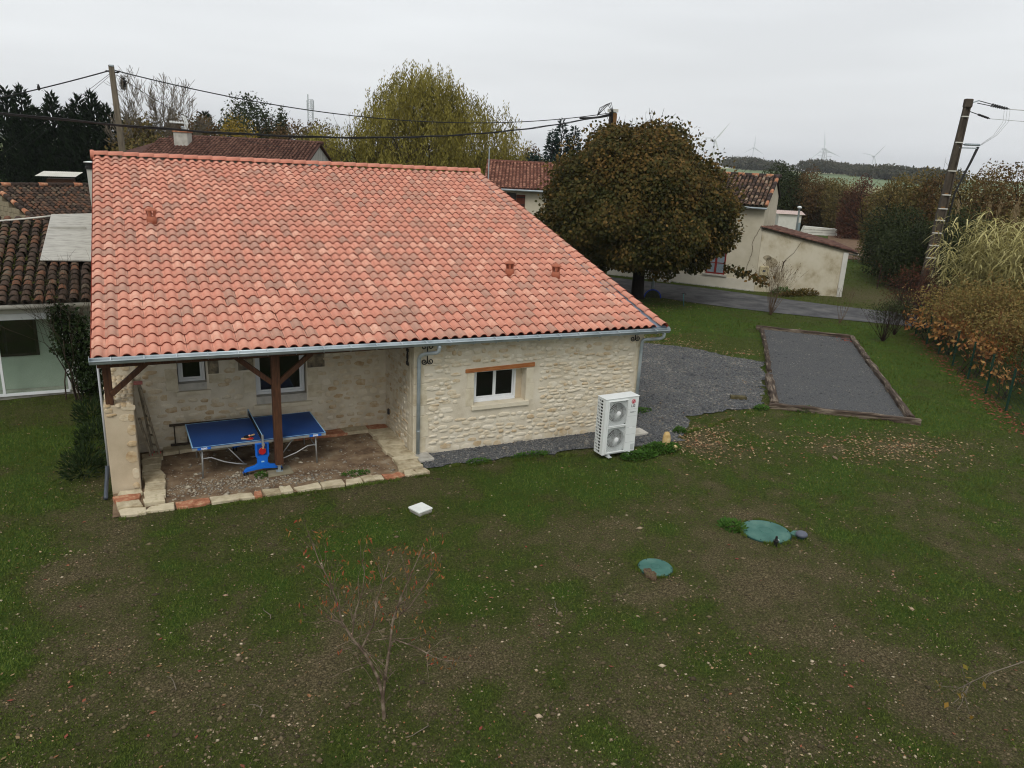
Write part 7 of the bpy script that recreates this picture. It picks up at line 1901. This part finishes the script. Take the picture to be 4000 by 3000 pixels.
# lattice radio mast, pylon, wind turbines
M_LAT = mat('lattice_grey', [(184, 188, 192)], rough=0.7)
def lattice(name, label, loc, h, w0, w1, n, arms=(), r=0.12, extra=()):
    t = thing(name, label, 'mast', loc); mb = MB()
    wz = lambda z: (w0 + (w1 - w0) * z / h) / 2
    for sx in (-1, 1):
        for sy in (-1, 1): mb.tube([(sx * wz(0), sy * wz(0), 0), (sx * wz(h), sy * wz(h), h)], r, 4)
    for k in range(n):
        z0, z1 = h * k / n, h * (k + 1) / n; a, b = wz(z0), wz(z1)
        for q in range(4):
            c = [(-1, -1), (1, -1), (1, 1), (-1, 1)]; p, p2 = c[q], c[(q + 1) % 4]
            mb.tube([(p[0] * a, p[1] * a, z0), (p2[0] * b, p2[1] * b, z1)], r * 0.6, 4); mb.tube([(p[0] * b, p[1] * b, z1), (p2[0] * b, p2[1] * b, z1)], r * 0.6, 4)
    mb.build('lattice', M_LAT, t)
    for z, L_ in arms: MB().bar((-L_ * RGT[0], -L_ * RGT[1], z), (L_ * RGT[0], L_ * RGT[1], z), 0.3, 0.4, w2=0.3, h2=0.4).build('cross_arm', M_LAT, t)
    for z0, z1, q in extra: MB().tube([(q[0], q[1], z0), (q[0], q[1], z1)], 0.3, 6).build('antenna_panel', M_LAT, t)
lattice('radio_mast', 'grey lattice radio mast above the russet trees', (83.6, 405.3, 0), 29.2, 3.0, 2.2, 14, r=0.14, extra=[(24.5, 28.8, (1.4, -0.6)), (24.5, 28.8, (-1.4, 0.6)), (24.5, 28.8, (0, -1.5)), (20, 23, (1.2, 0.8)), (27, 31.5, (-1.2, -0.4))])
lattice('power_pylon', 'faint lattice power pylon beside the third wind turbine', (703.8, 654.7, 0), 32, 7, 2.0, 8, arms=[(20, 6.5), (24, 8), (28, 6)], r=0.22)
M_TURB = mat('turbine_white', [(208, 212, 216)], rough=0.6)
def turbine(loc, hub, blade, rot, label):
    t = thing('wind_turbine', label, 'wind turbine', (loc[0], loc[1], 0), math.atan2(FWD[1], FWD[0]) - PI / 2, 'distant wind turbines')
    MB().tube([(0, 0, 0), (0, 0, hub)], [2.2, 1.3], 12).build('tower', M_TURB, t, smooth=True)
    MB().box(-1.6, 1.6, -4, 6, hub - 1.5, hub + 1.8).build('nacelle', M_TURB, t, bevel=0.6)
    MB().lathe([(0.3, -6.2), (1.5, -5.4), (1.8, -4.1)], (0, 0, hub), 10, axis='y').build('hub', M_TURB, t, smooth=True)
    for k in range(3):
        a = rot + k * 2 * PI / 3; dx, dz = math.sin(a), math.cos(a)
        MB().add([(dx * 1.2 - dz * 0.8, -5.2, hub + dz * 1.2 + dx * 0.8), (dx * 1.2 + dz * 0.8, -4.6, hub + dz * 1.2 - dx * 0.8), (dx * blade * 0.25 + dz * 1.9, -4.8, hub + dz * blade * 0.25 - dx * 1.9), (dx * blade, -5.3, hub + dz * blade), (dx * blade * 0.25 - dz * 0.9, -5.4, hub + dz * blade * 0.25 + dx * 0.9),
                  (dx * blade * 0.25, -4.4, hub + dz * blade * 0.25)], [(0, 1, 2, 4), (4, 2, 3), (1, 0, 5), (2, 1, 5), (4, 3, 5), (3, 2, 5), (0, 4, 5)]).build('blade', M_TURB, t)
turbine((921.3, 1104.9), 52, 38, 0.65, 'nearest distant wind turbine, just right of the linden top')
turbine((1544.9, 1687.9), 61.6, 34, 0.0, 'small distant wind turbine left of the green tree')
turbine((1247.6, 1165.6), 50.2, 38, -0.15, 'distant wind turbine beside the lattice pylon')
turbine((1672.9, 1400.5), 50.5, 38, 0.7, 'rightmost distant wind turbine, left of the concrete pole')
# ------------------------------------------------------------------ lawn growth and litter
lg = np.random.default_rng(101)
def view_scatter(n, d0, d1, g, half=0.95, gamma=1.0):
    """ground points, denser towards the near lawn"""
    d = d0 * (d1 / d0) ** (g.random(n) ** gamma)
    s_ = (g.random(n) * 2 - 1) * half * d
    return d * FWD[0] + s_ * RGT[0], d * FWD[1] + s_ * RGT[1]
def blocked(x, y, road=True):
    b = np.zeros(len(x), bool)
    for p in (GRAVEL, COURT, PORCH, HOUSE, LEFT_HOUSE) + ((ROAD,) if road else ()): b |= inpoly(x, y, p)
    for (c, r) in LIDS: b |= np.hypot(x - c[0], y - c[1]) < r * 0.92
    b |= (np.abs(x - 10.0) < 0.5) & (np.abs(y - 14.33) < 0.2)
    b |= np.hypot(x - 4.63, y - 13.05) < 0.2
    return b
M_BLADE = mat('grass_blade', [(48, 58, 18), (66, 78, 28), (84, 94, 38), (90, 106, 43), (98, 118, 50)], scale=0.9, detail=4, rough=0.8, rnd=0.5, translucent=0.2, spec=0.15)
x, y = view_scatter(640000, 5.2, 62, lg, gamma=0.92)
ga = grass_amount(x, y)
keep = (lg.random(len(x)) < np.clip((ga - 0.12) * 1.35, 0.05, 1)) & ~blocked(x, y)
x, y, ga = x[keep], y[keep], ga[keep]
rim = []
for (c, r), n_ in ((LIDS[0], 900), (LIDS[1], 700), (((4.63, 13.05), 0.23), 300), (((11.03, 9.38), 0.1), 150), (((10.34, 9.34), 0.07), 120)):
    t_ = lg.uniform(0, 2 * PI, n_); q_ = r * (1.0 + np.abs(lg.normal(size=n_)) * 0.06); kk = fbm(np.cos(t_) * 3 + c[0], np.sin(t_) * 3 + c[1], 2) > 0.42
    rim.append(np.c_[c[0] + q_ * np.cos(t_), c[1] + q_ * np.sin(t_)][kk])
for (a_, b_), n_ in (((COURT[0], COURT[1]), 900), ((COURT[1], COURT[2]), 1500), ((COURT[2], COURT[3]), 800), (((11.3, 14.45), (5.6, 14.98)), 1600), (((-0.7, 14.6), (5.4, 14.6)), 1600), (((12.75, 15.0), (16.2, 15.95)), 1200)):
    t_ = lg.random(n_); a_, b_ = np.array(a_), np.array(b_); d2 = unit(b_ - a_); kk = fbm(t_ * 14 + a_[0], t_ * 3, 3) > 0.45
    off = lg.normal(size=n_) * 0.03 + (0.14 if a_[0] > 16 else 0)
    rim.append((a_ + (b_ - a_) * t_[:, None] + np.array([d2[1], -d2[0]]) * off[:, None])[kk])
rim = np.concatenate(rim); x = np.r_[x, rim[:, 0]]; y = np.r_[y, rim[:, 1]]; ga = np.r_[ga, np.full(len(rim), 1.25)]
D = np.hypot(x, y)
hgt = (0.016 + 0.03 * ga * lg.uniform(0.5, 1.4, len(x)) + 0.05 * np.clip(ga - 0.9, 0, 1)) * (0.8 + D * 0.02)
P = np.c_[x, y, gz(x, y) - 0.004]
a = lg.uniform(0, 2 * PI, len(x)); w = 0.0045 + D * 0.00042
T = np.c_[np.cos(a * 3) * 0.75, np.sin(a * 3) * 0.75, np.ones(len(x))]
sd = np.c_[np.cos(a), np.sin(a), np.zeros(len(x))]
V = np.stack([P - sd * w[:, None], P + sd * w[:, None], P + unit(T) * hgt[:, None]], 1).reshape(-1, 3)
F = np.arange(len(V)).reshape(-1, 3)
tag(link('grass', npmesh('grass', V, F, M_BLADE, rnd=np.repeat(np.clip(ga * 0.5 + lg.random(len(x)) * 0.5, 0, 1), 3))), 'short patchy green grass covering the lawn', 'grass', kind='stuff')

def pebbles(name, label, x, y, size, material, g, flat=0.6, z0=None, cat='gravel'):
    n = len(x)
    ic = np.array([(1, 0, 0), (-1, 0, 0), (0, 1, 0), (0, -1, 0), (0, 0, 1), (0, 0, -1)], float)
    ft = np.array([(0, 2, 4), (2, 1, 4), (1, 3, 4), (3, 0, 4), (2, 0, 5), (1, 2, 5), (3, 1, 5), (0, 3, 5)])
    a = g.uniform(0, 2 * PI, n); sx = size * g.uniform(0.7, 1.5, n); sy = size * g.uniform(0.6, 1.0, n); sz = size * flat * g.uniform(0.6, 1.0, n)
    v = ic[None] * np.stack([sx, sy, sz], 1)[:, None] * g.uniform(0.8, 1.2, (n, 6, 1))
    c, s_ = np.cos(a)[:, None], np.sin(a)[:, None]
    vx = v[:, :, 0] * c - v[:, :, 1] * s_; vy = v[:, :, 0] * s_ + v[:, :, 1] * c
    z = (gz(x, y) if z0 is None else np.full(n, z0))
    V = np.stack([vx + x[:, None], vy + y[:, None], v[:, :, 2] + z[:, None] + sz[:, None] * 0.25], 2).reshape(-1, 3)
    F = (np.arange(n)[:, None, None] * 6 + ft[None]).reshape(-1, 3)
    return tag(link(name, npmesh(name, V, F, material, rnd=np.repeat(g.random(n), 6))), label, cat, kind='stuff')
M_PEB = mat('field_pebble', [(86, 72, 54), (116, 100, 78), (142, 126, 100), (184, 170, 144), (150, 96, 72)], scale=3, rough=0.9, rnd=0.85)
M_CLOD = mat('soil_clod', [(48, 41, 28), (86, 76, 54), (122, 109, 82)], scale=5, rough=0.95, rnd=0.7, bump=0.4, bscale=60)
x, y = view_scatter(19000, 5.2, 24, lg); k = ~blocked(x, y) & (lg.random(len(x)) < np.clip((fbm(x * 0.9 + 40, y * 0.9, 3) - 0.36) * 3.2, 0.12, 1)); x, y = x[k], y[k]
pebbles('lawn_pebbles', 'small cream and reddish pebbles scattered over the lawn', x, y, lg.gamma(1.5, 0.0055, len(x)) + 0.004, M_PEB, lg, 0.6)
x, y = view_scatter(62000, 5.2, 18, lg); k = ~blocked(x, y) & (grass_amount(x, y) < 0.46 + 0.34 * lg.random(len(x))); x, y = x[k], y[k]
pebbles('soil_clods', 'brown crumbs of bare soil between the grass patches', x, y, lg.gamma(1.8, 0.0052, len(x)) + 0.005, M_CLOD, lg, 0.7, cat='soil')
def fill_poly(poly, n, g):
    p = np.array(poly); x = g.uniform(p[:, 0].min(), p[:, 0].max(), n); y = g.uniform(p[:, 1].min(), min(p[:, 1].max(), 27), n); k = inpoly(x, y, poly); return x[k], y[k]
# fallen leaves
def leaves(name, label, x, y, size, material, g, z0=None):
    n = len(x); a = g.uniform(0, 2 * PI, n)
    T = np.c_[np.cos(a), np.sin(a), g.normal(size=n) * 0.15]; N = unit(np.c_[g.normal(size=n) * 0.3, g.normal(size=n) * 0.3, np.ones(n)])
    P = np.c_[x, y, (gz(x, y) if z0 is None else np.full(n, z0)) + 0.012 + g.random(n) * 0.012]
    V, F = kites(P, T, N, size, size * 0.55)
    return tag(link(name, npmesh(name, V, F, material, rnd=np.repeat(g.random(n), 4))), label, 'leaves', kind='stuff')
M_FALL = mat('fallen_leaf', [(84, 68, 44), (112, 92, 62), (140, 118, 84), (168, 148, 112), (128, 82, 52), (104, 90, 48)], scale=4, rough=0.85, rnd=0.85)
M_FALLR = mat('fallen_red_leaf', [(100, 60, 42), (128, 76, 52), (122, 54, 44), (108, 74, 50)], scale=4, rough=0.85, rnd=0.85)
x, y = view_scatter(15000, 5.2, 34, lg); k = ~blocked(x, y) & (lg.random(len(x)) < np.clip((fbm(x * 0.7 + 80, y * 0.7, 3) - 0.38) * 3.2, 0.08, 1)); x, y = x[k], y[k]
leaves('fallen_leaves', 'pale dry leaves strewn thinly over the whole lawn', x, y, 0.016 + lg.gamma(1.6, 0.009, len(x)), M_FALL, lg)
cl_ = [(12.45, 14.7, 0.7, 420), (12.9, 13.9, 0.9, 330), (17.2, 12.3, 0.9, 420), (15.9, 12.9, 0.9, 280), (18.5, 12.0, 0.9, 200), (17.9, 24.6, 0.9, 420), (19.2, 23.3, 0.7, 260), (20.4, 21.6, 0.5, 120), (18.8, 25.5, 1.2, 260), (14.6, 15.3, 1.0, 160), (24, 31.5, 1.6, 260), (22.3, 30.5, 1.6, 200)]
xs = np.concatenate([lg.normal(cx, r_, n) for cx, cy, r_, n in cl_]); ys = np.concatenate([lg.normal(cy, r_ * 0.7, n) for cx, cy, r_, n in cl_])
k = ~blocked(xs, ys); xs, ys = xs[k], ys[k]
leaves('leaf_drifts', 'denser drifts of pale dry leaves beside gravel and court', xs, ys, lg.uniform(0.05, 0.1, len(xs)), M_FALL, lg)
t_ = lg.random(900); x = 22.0 + 9.2 * t_ + lg.normal(size=900) * 0.25; y = 11.9 + 10.3 * t_ + lg.normal(size=900) * 0.3
leaves('hedge_leaf_litter', 'reddish fallen leaves along the foot of the hedge fence', x, y, lg.uniform(0.07, 0.14, 900), M_FALLR, lg)
x, y = view_scatter(110, 5.2, 20, lg); k = ~blocked(x, y); x, y = x[k], y[k]
leaves('red_leaves', 'few red and orange leaves dotted on the near lawn', x, y, lg.uniform(0.04, 0.09, len(x)), M_FALLR, lg)
x = lg.normal(26.7, 0.25, 50); y = lg.normal(22.1, 0.25, 50); k = inpoly(x, y, COURT)
leaves('court_leaves', 'reddish leaves gathered in the far corner of the court', x[k], y[k], np.full(k.sum(), 0.12), M_FALLR, lg, z0=0.03)
x, y = fill_poly(GRAVEL, 900, lg); k = ~((x < 11.6) & (y > 15.82)) & (lg.random(len(x)) < np.clip((fbm(x * 0.8, y * 0.8, 3) - 0.35) * 3, 0.1, 1)); x, y = x[k], y[k]
leaves('gravel_leaves', 'scattered dry leaves lying on the grey gravel drive', x, y, lg.uniform(0.04, 0.08, len(x)), M_FALL, lg, z0=0.01)
# gravel stones: drive, court, porch rubble
M_GSTONE = mat('slate_chip', [(50, 52, 56), (74, 76, 78), (97, 97, 97), (120, 116, 108), (160, 159, 153)], scale=0.9, rough=0.85, rnd=0.62)
x, y = fill_poly(GRAVEL, 90000, lg); k = ~((x < 11.6) & (y > 15.82)); x, y = x[k], y[k]
pebbles('drive_gravel', 'blue-grey slate chippings of the gravel drive', x, y, lg.gamma(2.2, 0.0075, len(x)) + 0.006, M_GSTONE, lg, 0.6, z0=0.006)
x, y = fill_poly(COURT, 30000, lg)
pebbles('court_gravel', 'fine grey grit on the sleeper-edged court', x, y, lg.gamma(2.0, 0.0045, len(x)) + 0.004, M_GSTONE, lg, 0.6, z0=0.032)
M_RUBB = mat('porch_rubble', [(96, 92, 86), (136, 126, 110), (170, 160, 140), (84, 80, 78)], scale=6, rough=0.9, rnd=0.85)
x = np.r_[lg.normal(1.2, 0.75, 800), lg.normal(2.9, 0.8, 350), lg.uniform(0.1, 4.8, 500)]; y = np.r_[lg.normal(15.6, 0.28, 800), lg.normal(15.35, 0.2, 350), lg.uniform(15.0, 17.5, 500)]
k = (x > 0.16) & (x < 4.83) & (y > 15.0) & (y < 17.58) & ~((x > 2.12) & (x < 2.69) & (y > 15.6) & (y < 16.12)); x, y = x[k], y[k]
pebbles('porch_stones', 'broken pale stones and chippings on the porch dirt floor', x, y, lg.gamma(2, 0.008, len(x)) + 0.006, M_RUBB, lg, 0.6, z0=0.008)
# a few sticks on the lawn
sg2 = np.random.default_rng(55)
for k, (x, y, lb) in enumerate([(1.35, 10.35, 'crooked pale stick lying left of the young tree'), (0.0, 9.2, 'short stick lying at the left foreground'), (2.75, 7.35, 'reddish twig lying right of the young tree foot'), (0.9, 8.3, 'pale curved twig near the bottom left'), (5.4, 8.9, 'small pale forked twig in the middle foreground')]):
    a = sg2.uniform(0, PI); p = np.array([x, y, 0.03]); pts = [p]
    for j in range(4): a += sg2.normal() * 0.4; p = p + np.array([math.cos(a), math.sin(a), 0]) * 0.085; pts.append(p + np.array([0, 0, 0.01 * sg2.random()]))
    tag(MB().tube(pts, [0.008, 0.007, 0.006, 0.005, 0.003], 5).build('fallen_stick', M_BARKG, smooth=True), lb, 'stick')
# ------------------------------------------------------------------ the air
hz = MB().box(-4100, 4600, -3100, 4600, -2.0, 110).build('haze', bpy.data.materials.new('haze_air'))
_m = hz.data.materials[0]; _m.use_nodes = True
_n, _l = _m.node_tree.nodes, _m.node_tree.links
_n.clear()
_o = _n.new('ShaderNodeOutputMaterial'); _v = _n.new('ShaderNodeVolumePrincipled')
_v.inputs['Color'].default_value = (0.93, 0.96, 1.0, 1); _v.inputs['Density'].default_value = 0.00017; _v.inputs['Anisotropy'].default_value = 0.0
_l.new(_v.outputs[0], _o.inputs['Volume'])
tag(hz, 'pale even haze in the air', 'haze', kind='stuff')
